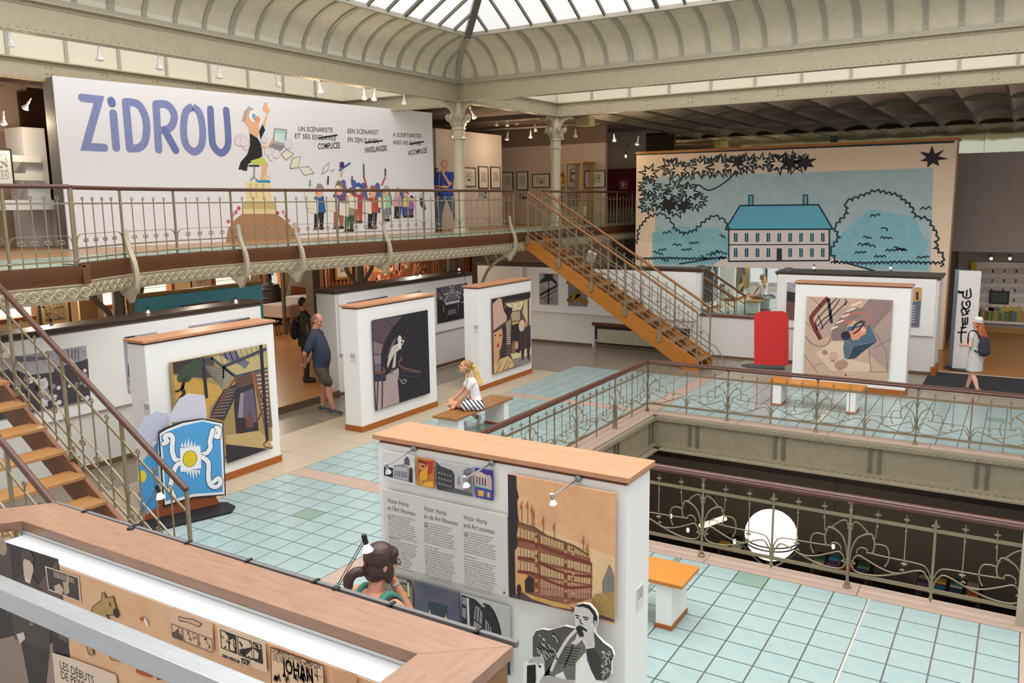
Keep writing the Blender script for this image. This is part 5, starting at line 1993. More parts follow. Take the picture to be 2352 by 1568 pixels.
o, A, r = board('text_board', 'grey text board with three columns about the architect', 'text board', pl, P('889,1120 1172,1180 1175,1364 893,1290'), mat('cfcdcb', .6), .014, gap=.026)
TXT = ('#Le long règne de Léopold II (1865-1909) est pour\n   la Belgique une période d\'épanouissement\n   exceptionnel. Les disciplines artistiques\nconnaissent un foisonnement extraordinaire et de\nnouvelles techniques apparaissent dans le domaine\nde la construction, notamment l\'emploi de l\'acier et\ndu verre qui permettent d\'ouvrir de vastes espaces\net de faire entrer la lumière. L\'Art Nouveau consiste\nà réemployer ces techniques pour les appliquer à\nl\'architecture et donner au monde moderne un visage\nharmonieux.',
       'Après avoir étudié l\'architecture à l\'Académie de Gand,\nVictor Horta fut à Bruxelles l\'élève des architectes\nJules Dubuysson et Alphonse Balat, auteur des Serres\nRoyales de Laeken. Il dessine ses premières maisons\nà partir de 1885. L\'on retiendra la Maison Autrique\n(1893) et l\'Hôtel Tassel (1893), deux manifestes\nde l\'Art Nouveau. Les chefs-d\'oeuvre se\nsuccèdent : Hôtel Solvay (1898), Maison\ndu Peuple (1899), sa propre maison d\'actuel\nMusée Horta, les magasins A l\'Innovation\n(1901), les Magasins Waucquez (1906).\nL\'architecte est alors à l\'apogée de son oeuvre.',
       'Under the long reign of Leopold II (1865-1909),\n   Belgium experienced a period of burgeoning\n   development. Artistic disciplines prolifer-\nated and new techniques were developed in the field\nof construction, notably the use of steel and glass,\nenabling the construction of vast open spaces flooded\nwith light. Art Nouveau consisted in harnessing these\ntechniques, and applying them to architecture, giving\nthe modern world a harmonious, balanced appearance.',
       'After studying architecture at the Académie de Gand\nand by turns being the pupil of the architect Jules\nDubuysson and Alphonse Balat, designer of the\nRoyal Greenhouses at Laeken, Victor Horta (Gand,\n1861 Brussels, 1947) designed his first houses from\n1885 onwards. Here we remind the Maison Autrique\n(1893) and the Hôtel Tassel (1893) true representa-\ntions of the Art Nouveau style. Masterpieces followed,\none after the other: Hôtel Solvay (1898), Maison\ndu Peuple (1899), his own house (now the Horta\nMuseum, 1901), and shops such as A l\'Innovation\n(1901) and the Waucquez Warehouse (1906).\nThe architect was then at the peak of his career.')
DK = mat('4b4644', .6)
RD = mat('7a3a34', .6)
hs = (r[3] - r[1])
ws = (r[2] - r[0])
for i, (tt, sub) in enumerate((('Victor Horta\net l\'Art Nouveau', 'Itinéraire d\'un génie'), ('Victor Horta\nen de Art Nouveau', 'Parcours van een genie'), ('Victor Horta\nand Art nouveau', 'Career of a genius'))):
    ux = r[0] + ws * (.035, .345, .665)[i]
    vy = r[3] - hs * .16
    A.textuv(DK, tt, ux, vy, .05, 0, .2, 0, 1, .74, lead=1.1)
    A.textuv(RD, 'LDU'[i], ux, vy - .118, .048, 0, 0, 0, 1)
    body = (TXT[0][2:], TXT[2][1:], TXT[2][1:])[i] if i else TXT[0][2:]
    A.textuv(DK, '      ' + body, ux, vy - .092, .0148, 0, 0, 0, 1, .80, lead=1.2)
    A.textuv(RD, sub, ux, vy - .265, .0148, 0, 0, .004, 1, .9)
    A.textuv(DK, TXT[1] if i == 0 else TXT[3], ux, vy - .287, .0148, 0, 0, 0, 1, .80, lead=1.2)
A.poly('6a6a70', P('1163,1352 1168,1353 1168,1358 1163,1357'), 1)
A.done('lettering', o)

z = zm(880, 1020, 7.84)
o, A, r = board('small_print', 'black and white comic frame of a domed courthouse, first of four small prints', 'print', pl, z('45,90 620,185 630,710 75,600'), mat('d5d3d3', .6), .012, gap=.026)
A.poly('8e8c96', z('250,350 430,330 600,430 600,670 250,580'))
A.poly('54525c', z('440,330 445,240 490,190 535,250 540,360'))
A.poly('b5b3bb', z('260,370 500,400 500,620 260,560'))
for i in range(6):
    A.poly('5a5862', z(f'{275 + i * 38},{440 + i * 6} {295 + i * 38},{443 + i * 6} {295 + i * 38},{550 + i * 6} {275 + i * 38},{545 + i * 6}'))
A.poly('1d1c22', z('80,370 240,400 240,575 80,530'))
A.poly('1d1c22', z('545,400 585,390 590,660 525,650'))
A.done('artwork', o)
o, A, r = board('small_print', 'orange poster of a figure in yellow, second of four small prints', 'print', pl, z('657,205 968,265 980,770 670,710'), mat('b5562a', .6, 0, ('c08a30', 6, 1)), .012, gap=.026)
A.poly('b02c20', z('700,420 840,280 960,270 950,480 860,520 690,520'))
A.poly('d9a02c', z('720,480 780,440 820,450 860,330 870,340 850,610 740,620 770,700 730,690'))
A.disc('c98a60', *z('775,385')[0], .03)
A.poly('2c1a16', z('740,370 770,345 810,360 805,385 750,380'))
A.poly('e0a83a', z('830,640 960,640 965,750 760,720'))
A.line('7a2018', z('690,270 850,310'), .022)
A.done('artwork', o)
o, A, r = board('small_print', 'grey street photograph with corner store, third of four small prints', 'print', pl, z('1005,270 1665,385 1670,915 1020,785'), mat('b9b7ba', .6), .012, gap=.026)
A.poly('3b3a3e', z('1008,280 1100,370 1300,440 1345,520 1345,760 1150,790 1022,780'))
for i in range(5):
    for j in range(3):
        A.poly('8f8e94', z(f'{1050 + i * 52},{470 + j * 95 + i * 14} {1085 + i * 52},{478 + j * 95 + i * 14} {1085 + i * 52},{500 + j * 95 + i * 14} {1050 + i * 52},{492 + j * 95 + i * 14}'))
A.poly('77757a', z('1505,450 1560,400 1660,395 1665,860 1510,800'))
for i in range(3):
    for j in range(3):
        A.poly('46454a', z(f'{1540 + i * 38},{480 + j * 70} {1560 + i * 38},{482 + j * 70} {1560 + i * 38},{520 + j * 70} {1540 + i * 38},{518 + j * 70}'))
A.poly('8f8e92', z('1395,640 1420,510 1445,640 1440,700 1395,690'))
A.poly('55545a', z('1022,785 1150,780 1350,760 1530,800 1668,860 1670,910'))
A.done('artwork', o)
o, A, r = board('small_print', 'violet drawing of a round fronted theatre, fourth of four small prints', 'print', pl, z('1708,400 2020,450 2030,985 1718,925'), mat('3f318a', .6, 0, ('2f2a78', 5, 1)), .012, gap=.026)
A.poly('c9b2a2', z('1712,480 1800,460 1930,530 1945,600 1940,760 1712,730'))
A.poly('b7a6a6', z('1940,520 1985,525 2015,600 2015,800 1940,780'))
for i in range(4):
    A.poly('4a4a6a', z(f'{1735 + i * 50},{545 + i * 12} {1760 + i * 50},{550 + i * 12} {1760 + i * 50},{690 + i * 12} {1735 + i * 50},{685 + i * 12}'))
A.poly('57a5b5', z('1712,700 1940,760 1940,780 1712,735'))
A.poly('4a4fa0', z('1714,750 2015,815 2025,960 1716,915'))
A.poly('e0a83c', z('1770,790 1870,810 1865,910 1770,890'))
A.poly('c9b84a', z('1935,830 1980,840 1980,930 1935,920'))
A.done('artwork', o)

z = zm(880, 1310, 6.077)
o, A, r = board('lower_print', 'drawing of a yellow lit shop doorway beside the woman', 'print', pl, z('20,10 445,100 465,680 30,600'), mat('8d8672', .6, 0, ('75705f', 8, 1)), .012, gap=.026)
A.poly('4a4640', z('160,35 440,100 445,190 160,130'))
for i in range(7):
    A.poly('b9b6b8', z(f'{190 + i * 28},{60 + i * 6} {208 + i * 28},{64 + i * 6} {208 + i * 28},{112 + i * 6} {190 + i * 28},{108 + i * 6}'))
A.poly('d8b92c', z('270,240 385,270 390,580 290,560'))
A.line('7a6a20', z('330,250 330,560'), .01)
A.line('e8e0b0', z('395,140 405,330'), .015)
A.done('artwork', o)
o, A, r = board('lower_print', 'dusk blue picture of a lit gabled rooftop', 'print', pl, z('480,118 1100,285 1115,1000 495,820'), mat('4d566c', .6, 0, ('6a6272', 1.4, 1)), .012, gap=.026)
A.poly('33434a', z('672,390 940,460 945,680 675,600'))
A.poly('b58a50', z('680,570 710,590 900,650 945,625 950,900 680,900'))
A.poly('d9b57a', z('680,560 695,500 712,560 712,700 680,700'))
A.poly('d9b57a', z('905,640 920,570 940,640 948,780 915,770'))
A.poly('8a6a34', z('720,640 775,655 775,740 720,720'))
A.poly('8a6a34', z('850,680 905,695 905,780 850,765'))
A.done('artwork', o)
o, A, r = board('lower_print', 'black and white photograph of an arched iron shopfront', 'print', pl, z('1133,298 1810,480 1815,1420 1140,1240'), mat('b9b8ba', .6), .012, gap=.026)
A.poly('2c2c30', z('1135,300 1330,370 1440,480 1520,440 1600,560 1660,760 1700,950 1815,1080 1815,1420 1140,1240'))
for q in ('1330,460 1380,480 1430,560 1420,720 1310,640', '1310,660 1420,740 1420,870 1300,800', '1150,480 1200,500 1200,640 1150,600', '1470,640 1550,760 1560,880 1470,800', '1150,330 1210,360 1200,460 1150,430'):
    A.poly('8d8d94', z(q))
A.line('121214', crv(z('1440,430 1530,470 1600,570 1660,740 1690,900'), 3), .014)
A.line('cfcfd2', z('1225,350 1240,800'), .02)
for s in ('1350,490 1340,660', '1390,520 1380,690', '1500,700 1500,830', '1530,730 1530,860'):
    A.line('2c2c30', z(s), .008)
A.done('artwork', o)

# ---- engraved cut-out portrait in front of the panel
cut = thing('cutout_portrait', 'black and white cut-out of a seated bearded man leaning on his fist', 'cutout', pl.px(1310, 1568, .06))
z = zm(1190, 1370, 7.921)
plc = Pl((0, 4.36, 0), (0, -1, 0))
sil = '90,1900 95,1300 110,1220 180,1190 230,1100 268,1090 268,740 330,620 440,590 560,610 680,590 850,530 960,560 1050,575 1040,480 1020,300 1030,200 1080,140 1180,120 1300,140 1400,250 1445,350 1440,480 1400,600 1410,690 1560,840 1700,940 1745,1070 1700,1160 1700,1410 1580,1530 1620,1900'
k = MB()
k.prism([plc.px(*p) for p in z(sil)], (0, .02, 0))
k.build('board', mat('f0eeec', .6), cut)
A = Art(plc, .002)
ENG = mat('6b6765', .6, 0, ('2c2a2c', 60, (1, .3, 3)))
A.poly(ENG, z('268,1090 268,740 330,620 440,590 560,610 850,530 1050,580 900,800 700,1150 560,1400 480,1420 420,1500 260,1900 500,1900 480,1150'))
A.poly(mat('8a8583', .6, 0, ('4a4748', 70, (1, .3, 3))), z('1050,580 1110,700 1220,880 1230,1000 1050,1200 1040,1520 880,1500 820,1350 640,1440 560,1400 700,1150 900,800'))
A.poly(ENG, z('1230,930 1400,900 1380,640 1560,840 1700,940 1745,1070 1700,1160 1700,1410 1580,1530 1420,1510 1330,1330 1260,1150'))
A.poly('3a3839', z('1240,950 1380,920 1520,1150 1540,1480 1420,1510 1330,1330'))
A.poly(mat('d0ccca', .6), z('1030,210 1190,180 1300,230 1370,330 1380,430 1310,500 1320,600 1230,640 1060,560 1040,480 1020,300'))
A.poly('1b1a1c', z('1050,160 1180,120 1300,150 1400,260 1445,360 1440,480 1400,560 1370,480 1370,330 1290,220 1190,180 1080,180'))
A.poly('c5c1bf', z('1385,440 1425,430 1430,500 1395,560'))
A.poly('242224', z('1050,560 1110,510 1180,540 1260,600 1250,640 1190,600 1170,620 1200,680 1190,730 1130,720 1080,640'))
for s in ('1040,330 1120,350', '1180,365 1260,375 1290,395', '1200,400 1270,420', '1060,375 1110,385', '1130,400 1140,470 1180,500'):
    A.line('2a282a', z(s), .009)
A.poly('cdc9c7', z('1195,660 1250,640 1330,650 1340,500 1380,600 1370,720 1360,870 1250,880 1210,780'))
A.poly('dad6d4', z('1230,900 1380,870 1400,920 1240,950'))
A.poly('d6d2d0', z('1080,660 1120,740 1190,740 1190,760 1060,880 960,840 1040,780'))
A.poly('b9b5b3', z('170,1200 270,1090 440,1080 470,1150 460,1210 400,1180 360,1250 340,1190'))
A.poly('121113', z('165,1250 320,1230 330,1500 250,1900 160,1900'))
A.poly('b5b0ae', z('440,1450 560,1420 860,1500 1050,1560 1100,1900 300,1900'))
for i in range(26):
    r_ = random.Random(i)
    x, y = r_.uniform(300, 640), r_.uniform(650, 1050)
    A.line('d8d4d2' if i % 3 else '1c1b1d', crv(z(f'{x},{y} {x + 60},{y + 20 + r_.uniform(0, 40)} {x + 100},{y + 120}'), 2), .006)
    x, y = r_.uniform(1500, 1660), r_.uniform(980, 1450)
    A.line('cfcbc9', crv(z(f'{x},{y} {x + 40},{y + 30} {x + 30},{y + 110}'), 2), .006)
for i in range(7):
    A.line('2a282a', z(f'{720 + i * 20},{1180 - i * 45} {1010 + i * 22},{1240 - i * 50}'), .005)
A.line('151416', z('840,1290 980,960 1000,860'), .008)
A.line('d8d4d2', crv(z('1060,600 900,770 720,1080 600,1350'), 3), .02)
A.done('engraving', cut)
k = MB()
for x in (1240, 1380):
    p = plc.px(x, 1530)
    k.tube([p, p + V((0, .1, 0))], .01)
k.build('standoff', mat('cfcdca', .5), cut)

# ================================================================== BENCHES
def bench(label, cx, cy, L, alongx, topm):
    t = thing('bench', label, 'bench', (cx, cy, 0))
    f = (lambda a0, b0, z0, a1, b1, z1: (cx + a0, cy + b0, z0, cx + a1, cy + b1, z1)) if alongx else (lambda a0, b0, z0, a1, b1, z1: (cx + b0, cy + a0, z0, cx + b1, cy + a1, z1))
    MB().box(*f(-L / 2, -.23, .425, L / 2, .23, .46)).build('seat', topm, t, bevel=.003)
    for s in (-1, 1):
        e = s * (L / 2 - .18)
        MB().box(*f(e - .075, -.2, .04, e + .075, .2, .425)).build('leg', WHITE, t, bevel=.003)
        MB().box(*f(e - .085, -.21, 0, e + .085, .21, .04)).build('foot', PLINTH, t, bevel=.003)
    return t


bench('brown bench with white legs on which the blonde girl sits', -7.68, 11.27, 1.72, False, mat('9a6a3c', .4, 0, ('87592f', 5, (2, .3, 1))))
bench('orange topped bench with white legs before the blue cube picture', -3.14, 15.74, 1.66, True, mat('c8802c', .35, 0, ('b57226', 5, (.3, 2, 1))))
bench('orange topped bench with white legs beside the near balustrade', -3.2, 6.88, 1.66, True, mat('c8802c', .35, 0, ('b57226', 5, (.3, 2, 1))))

# ================================================================== STANDEES (plain stand-ins for cartoon figures)
plS = Pl((0, 0, 0), (1, 0, 0))
g = onZ(440, 1180)
pls = Pl((-8.62, 0, 0), (1, -.25, 0))
z = zm(200, 860, 3.919)
sd_ = thing('shield_standee', 'blue and white shield shaped standee with yellow boss on a black base', 'standee', onZ(440, 1190))
k = MB()
base = [onZ(*p) for p in z('480,1340 820,1180 1260,1165 1335,1200 1300,1250 600,1420 420,1410')]
k.prism([V((p.x, p.y, 0)) for p in base], (0, 0, .03))
k.build('base', BLACK, sd_)
c0 = onZ(462, 1172)
pls = Pl((c0.x, c0.y, 0), (.93, -.36, 0))


def cutboard(par, zf, pts, m, name, off, th=.015, pl_=None):
    k = MB()
    k.use(m)
    q = pl_ or pls
    k.prism([q.px(*p, off) for p in zf(pts)], -q.n * th)
    return k.build(name, None, par)


cutboard(sd_, z, '470,830 640,600 640,1180 700,1180 480,1260 470,900', mat('3f8fc8', .5), 'rear_shield', -.05)
cutboard(sd_, z, '640,520 700,480 860,420 1040,395 1225,430 1250,1085 960,1110 690,1190 660,800', mat('1c1b1e', .5), 'front_shield', 0.0)
cutboard(sd_, z, '720,1130 1150,1080 1215,1200 1180,1240 800,1290 520,1330 500,1290', mat('8a4a26', .5), 'foot_piece', -.02)
cutboard(sd_, z, '520,620 440,540 500,400 620,330 730,350 740,470 640,600', mat('b9bad0', .5), 'rear_crest', -.06)
cutboard(sd_, z, '760,430 740,380 830,220 920,170 1060,190 1080,400 900,420', mat('c5c2d2', .5), 'front_crest', -.03)
A = Art(pls, .003)
A.poly('dfe0e4', z('652,530 720,490 860,435 1040,405 1215,440 1238,1075 960,1098 700,1172 672,800'))
A.poly('4a98cf', z('665,550 730,510 860,460 1040,420 1195,455 1222,1055 960,1072 705,1140 690,800'))
for s in ('690,620 720,600 700,560 740,540 770,570 765,680 790,760 830,770', '1170,560 1140,540 1160,480 1190,500 1180,560', '1130,500 1105,600 1110,650 1080,700 1030,720', '780,1100 750,1020 770,900 800,820 840,795',
          '1030,740 1090,790 1090,920 1110,990 1160,1010 1200,970 1180,930 1140,960'):
    A.fat('23232a', crv(z(s), 3), .075)
    A.fat('e6e6ea', crv(z(s), 3), .06)
A.poly('e6e6ea', z('835,660 1018,640 1025,840 840,875'))
for i in range(6):
    A.poly('dfe0e4', z(f'{840 + i * 28},650 {856 + i * 28},{560 + abs(i - 2) * 22} {866 + i * 28},650'))
    A.poly('dfe0e4', z(f'{860 + i * 26},860 {880 + i * 26},{950 - abs(i - 3) * 22} {886 + i * 26},855'))
A.disc('23232a', *z('924,755')[0], .088, n=24, ry=.105)
A.disc('d8c01c', *z('924,755')[0], .082, n=24, ry=.099)
A.done('shield_paint', sd_)
A2 = Art(pls, -.047)
A2.disc('d8c01c', *z('505,925')[0], .05, n=18, ry=.075)
A2.done('shield_paint', sd_)

# red standee by the far wall
plr_ = Pl((0, 18.35, 0), (0, -1, 0))
rs = thing('figure_standee', 'plain red rounded standee board on a grey base beside the blue cube panel', 'standee', (-5.0, 18.35, 0))
z = zm(1690, 640, 7.125)
k = MB()
k.prism([V((p.x, p.y, 0)) for p in [onZ(*q) for q in z('80,1420 200,1400 500,1395 800,1420 800,1490 560,1480 200,1460')]], (0, 0, .02))
k.build('base', mat('4a4a4e', .6), rs)
cutboard(rs, z, '300,1400 300,620 330,560 400,530 760,530 830,560 860,620 860,1420', mat('cf2a2e', .5), 'red_board', 0.0, .02, plr_)

# ================================================================== PHOTOGRAPHS ON THE LOW WALLS
def photo(label, pl, quad, seed, sky=True, dense=1.0):
    o, A, r = board('photo_print', label, 'photograph', pl, quad, mat('b3afb6', .55, 0, ('8d8994', 5, 1)), .02, gap=.003)
    return o, A, r


plw = Pl((LWX + .06, 0, 0), (1, 0, 0))
o, A, r = photo('black and white crowd photograph behind the near stair railing', plw, P('-20,834 196,787 206,918 -20,970'), 1)
z = zm(0, 760, 6.818)
A.poly(mat('2a272e', .6, 0, ('55515c', 40, 1)), z('-150,640 350,560 850,560 1080,520 1360,430 1400,1070 380,1300 -150,1420'))
A.poly('a9a6b0', z('340,520 620,490 830,560 830,640 420,690 210,590'))
A.poly(mat('4f4b56', .6, 0, ('77737e', 20, 1)), z('160,390 760,400 760,440 160,500'))
A.poly('d5d2d8', z('610,760 700,720 740,800 730,1180 650,1160 600,1000'))
for i in range(60):
    q = random.Random(i)
    x = q.uniform(-100, 1380)
    A.disc(q.choice(('d8d5da', '8f8b95', 'c0bcc4', '1d1b20')), *z(f'{x},{q.uniform(700, 1240) - x * .1}')[0], q.uniform(.02, .05), n=7)
for x in (1050, 1110, 1160, 1210):
    A.line('6f6b76', z(f'{x},280 {x + 5},440'), .015)
A.done('photo_image', o)
o, A, r = photo('black and white house front photograph partly behind the stair hall panel', plw, P('285,773 362,762 366,889 292,897'), 2)
z = zm(0, 760, 6.818)
A.poly('3a3740', z('1945,90 2100,70 2160,480 2000,520'))
A.poly('77727e', z('1960,150 2090,180 2080,420 1990,400'))
A.poly('201e24', z('1985,150 2085,200 2085,400 2000,380'))
A.poly('201e24', z('1985,520 2110,500 2120,730 2000,720'))
A.poly('c9c6cc', z('2010,860 2200,800 2210,920 2020,930'))
A.done('photo_image', o)
o, A, r = photo('black and white photograph peeking above the stair hall panel cap', plw, P('434,748 572,727 572,770 434,790'), 3)
A.poly('2f2c34', P('505,742 572,729 572,765 500,775'))
for i in range(9):
    A.line('8f8b95', P(f'{508 + i * 7},742 {512 + i * 7},765'), .02)
A.done('photo_image', o)
plw2 = Pl((W2X + .06, 0, 0), (1, 0, 0))
o, A, r = photo('grey photograph edge above the bird picture panel', plw2, P('797,696 888,679 888,720 797,735'), 4)
A.poly('4a4650', P('797,696 888,679 888,720 797,735'))
for i in range(12):
    A.line('a5a1aa', P(f'{800 + i * 7.5},{699 - i * 1.4} {803 + i * 7.5},{720 - i * 1.4}'), .02)
A.done('photo_image', o)
o, A, r = photo('small grey photograph strip above the bird picture panel', plw2, P('930,676 964,668 965,690 931,697'), 5)
A.poly('3f3b44', P('930,676 964,668 965,690 931,697'))
A.done('photo_image', o)
o, A, r = photo('black and white photograph of a glass roofed hall next to the hat panel', plw2, P('1001,661 1072,650 1073,727 1003,743'), 6)
z = zm(990, 620, 10.455)
A.poly('28252c', z('115,430 850,310 862,1135 138,1285'))
A.poly(mat('6f6a78', .6, 0, ('57525f', 25, 1)), z('120,430 480,360 850,315 855,540 690,690 300,770 125,670'))
for s, w_ in (('410,380 480,440 300,760', .03), ('550,355 480,440 680,680', .03), ('200,690 300,590 430,540 620,520 770,600', .03), ('130,440 290,650', .05), ('840,320 690,650', .05)):
    A.line('c5c2ca' if w_ < .04 else '3a3640', z(s), w_)
for i in range(8):
    A.line('a5a1ae', z(f'{400 + i * 30},{560 - i * 3} {380 + i * 38},{740 - i * 8}'), .012)
A.poly('c9c6ce', z('310,780 670,710 670,770 330,840'))
A.poly('8b8692', z('700,760 820,720 820,770 700,800'))
A.poly('6c6672', z('400,960 560,920 590,1040 640,1170 500,1210 350,1240'))
A.poly('141218', z('400,1080 580,1040 650,1170 350,1240'))
for s in ('280,840 290,1020', '630,800 640,960', '830,850 830,900'):
    A.line('a5a1ae', z(s), .02)
A.done('photo_image', o)
plbw = Pl((0, BWY - .05, 0), (0, -1, 0))
o, A, r = photo('photograph of an iron column and stair on the back wall', plbw, P('1240,627 1282,628 1282,700 1240,698'), 7)
z = zm(1230, 615, 14.93)
A.poly('8d8782', z('155,640 775,700 775,1270 155,1240'))
A.poly('18161a', z('270,215 660,215 590,290 760,500 760,590 530,420 480,480 470,720 450,720 450,460 160,530 160,450 340,300'))
A.line('1f1416', z('160,930 770,600'), .06)
A.line('3a3230', z('160,1050 220,1050 770,750'), .025)
A.line('2c2624', z('460,720 460,1250'), .05)
for s in ('460,1180 440,1080 380,1020 340,1100 340,1170', '470,1180 500,1080 560,1030 600,1120 580,1210', '360,1180 400,1160 430,1220'):
    A.line('3c3632', crv(z(s), 3), .018)
A.done('photo_image', o)
o, A, r = board('photo_print', 'grey and ochre ornament photograph half hidden by the far stair', 'photograph', plbw, P('1305,630 1350,630 1349,704 1306,701'), mat('7d7d88', .6, 0, ('72727c', 20, 1)), .02)
OCH = mat('8a6c2c', .6, 0, ('7a5e26', 20, 1))
z = zm(1230, 615, 14.93)
A.line(OCH, crv(z('1140,560 1200,420 1290,420'), 3), .16)
A.line(OCH, crv(z('1140,1020 1220,1080 1330,980 1400,900 1560,820'), 3), .19)
A.line(OCH, crv(z('1400,960 1560,1060 1780,1230'), 3), .16)
A.line(OCH, crv(z('1370,680 1430,640 1520,660'), 3), .13)
A.done('photo_image', o)
plrw = Pl((0, BWY - .05, 0), (0, -1, 0))
o, A, r = photo('dark photograph left of the blue cube panel', plrw, P('1808,648 1845,649 1845,735 1806,733'), 8)
A.poly('2b2a32', P('1808,668 1845,675 1845,735 1806,733'))
A.line('b5b2ba', P('1808,655 1845,672'), .03)
A.poly(mat('8a5c4a', .6, 0, ('3f3a44', 30, 1)), P('1807,690 1845,700 1845,735 1806,733'))
A.done('photo_image', o)
o, A, r = photo('colour photograph of a stair and lit room right of the blue cube panel', plrw, P('2085,659 2118,660 2111,751 2080,749'), 9)
A.poly('c8995c', P('2088,661 2118,661 2116,690 2090,692'))
A.poly('3a3032', P('2104,670 2110,670 2110,688 2104,688'))
A.poly('66687a', P('2086,695 2116,690 2111,750 2081,748'))
for i in range(7):
    A.line('a9a9b5', P(f'{2084 - i * .3},{705 + i * 6} {2103 - i * .3},{702 + i * 6}'), .03)
A.done('photo_image', o)

# ================================================================== FOREGROUND ENCLOSURE
EZ = 2.2
fg = struct('wall_front', 'white exhibition enclosure with broad wooden cap in the foreground')
CAPF = mat('9d7962', .36, 0, ('8c6a54', 2.6, (.5, 3, 3)))
CAPFY = mat('9d7962', .36, 0, ('8c6a54', 2.6, (3, .5, 3)))
lx = onZ(0, 1168, EZ)
co, ci = V((-4.48, 2.44, 0)), V((-4.36, 2.2, 0))
dl = V((lx.x - co.x, lx.y - co.y, 0)).normalized()
RO, RI = -1.5, -1.77
th = .05
k = MB()
k.prism([(co.x, co.y, EZ - th), (RO, 2.42, EZ - th), (RI, 2.2, EZ - th), (ci.x, ci.y, EZ - th)], (0, 0, th))
k.build('cap_beam', CAPF, fg, bevel=.003)
k = MB()
e = dl * 2.2
k.prism([co + V((0, 0, EZ - th)), ci + V((0, 0, EZ - th)), ci + e + V((.02, 0, EZ - th)), co + e + V((0, 0, EZ - th))], (0, 0, th))
k.build('cap_beam', CAPFY, struct('wall_front_left', 'angled left return of the wooden enclosure cap'), bevel=.003)
fgr = struct('wall_front_right', 'right return of the white enclosure with wooden cap')
k = MB()
k.prism([(RO, 2.42, EZ - th), (RO, .5, EZ - th), (RI, .5, EZ - th), (RI, 2.2, EZ - th)], (0, 0, th))
k.build('cap_beam', CAPFY, fgr, bevel=.003)
MB().box(-4.4, 2.205, 0, RO - .06, 2.37, EZ - th - .005).build('wall_body', WHITE, fg)
MB().box(RI + .04, .5, 0, RO - .05, 2.2, EZ - th - .02).build('wall_body', WHITE2, fgr)
MB().box(RO - .05, 2.16, 0, RO - .02, 2.41, EZ - th - .005).build('end_trim', mat('8a6236', .5), fg)
MB().box(-4.48, 2.44, EZ - .02, RO, 2.46, EZ + .002).build('cable_duct', mat('6b6a6c', .5), fg)
for i in range(7):
    MB().box(-4.2 + i * .42, 2.425, EZ - .03, -4.185 + i * .42, 2.466, EZ + .008).build('duct_clip', BLACK, fg)
# light box with print, just under the cap
lb = thing('light_box', 'white topped exhibition board with sepia print inside the near enclosure', 'exhibition board', (-3.1, 2.1, 0))
MB().box(-4.34, 2.075, .0, -1.8, 2.199, 2.13).build('box', mat('c6c9ce', .5), lb)
plp = Pl((0, 2.075, 0), (0, -1, 0))
r0 = (-4.34, .15, -1.8, 2.125)
k = MB()
k.prism([plp.at(r0[0], r0[1], 0), plp.at(r0[2], r0[1], 0), plp.at(r0[2], r0[3], 0), plp.at(r0[0], r0[3], 0)], plp.n * .004)
k.build('print_sheet', mat('dcb28c', .6, 0, ('d5a67c', 1.2, 1)), lb)
A = Art(plp, .005, .0003)
z = zm(0, 1180, 4.042)
y = zm(380, 1330, 5.6)
# street photograph of a walking man
A.poly(mat('3a312c', .6, 0, ('2a2320', 6, 1)), z('-400,100 0,240 550,415 600,840 660,1330 0,1560 -400,1600'))
A.poly('8d7a6c', z('0,1160 240,1100 500,1200 520,1568 0,1568'))
A.poly('4b4039', z('0,240 100,300 130,560 90,960 40,850 0,640'))
A.disc('a08a78', *z('20,285')[0], .055)
A.poly('5a4b42', z('330,700 540,430 600,840 650,1200 560,1150 490,900'))
A.poly('433a35', z('110,690 170,590 240,540 330,600 420,720 470,850 480,1100 470,1270 320,1250 150,1150 120,950'))
A.poly('2b2624', z('200,1150 330,1230 470,1260 440,1568 280,1568'))
A.poly('c9b3a0', z('225,440 245,390 315,420 325,520 300,610 265,620 235,560'))
A.poly('4a3c33', z('205,370 240,325 300,340 330,410 315,470 290,430 235,410 225,470'))
A.poly('d9cdc2', z('240,560 300,615 295,640 250,620'))
A.poly('cdbfb2', z('165,1110 235,1090 250,1150 200,1200'))
A.line('8d7a6c', z('300,970 318,970 318,1020 300,1020'), .01, closed=True)
# inset photograph
A.poly('d9c9b4', z('432,475 748,580 770,815 465,700'))
A.poly('3a302b', z('445,490 738,588 755,800 470,690'))
A.poly('8a7868', z('510,520 700,590 710,640 520,580'))
A.poly('c0a890', z('520,660 570,640 610,700 590,745 530,720'))
A.poly('b09a84', z('600,620 650,620 665,720 620,750'))
A.line('d0bfaa', z('650,560 650,650'), .008)
# a plain brown bear
BR = mat('b3925c', .6, 0, ('a5844f', 14, 1))
A.poly('3b2f20', z('875,850 960,790 960,725 985,718 1005,770 1070,755 1085,810 1115,915 1060,935 1010,930 1085,1060 1095,1150 1040,1175 950,1195 880,1225 895,1300 840,1300 805,1180 845,1110 840,960'))
A.poly(BR, z('882,855 965,795 968,730 982,724 1000,776 1064,762 1080,812 1105,908 1060,925 1000,925 1078,1060 1088,1146 1040,1168 950,1188 872,1222 888,1294 846,1294 812,1180 852,1110 847,960'))
A.poly('3b2f20', z('985,1200 1050,1175 1085,1310 1150,1340 1130,1360 1050,1345 1030,1310'))
A.poly(BR, z('992,1204 1046,1180 1078,1314 1140,1342 1128,1354 1055,1340 1037,1306'))
A.poly(BR, z('1120,1090 1220,1130 1200,1160 1150,1140'))
A.disc('17130f', *z('1098,912')[0], .022)
A.line('3b2f20', z('1035,810 1050,850'), .008)
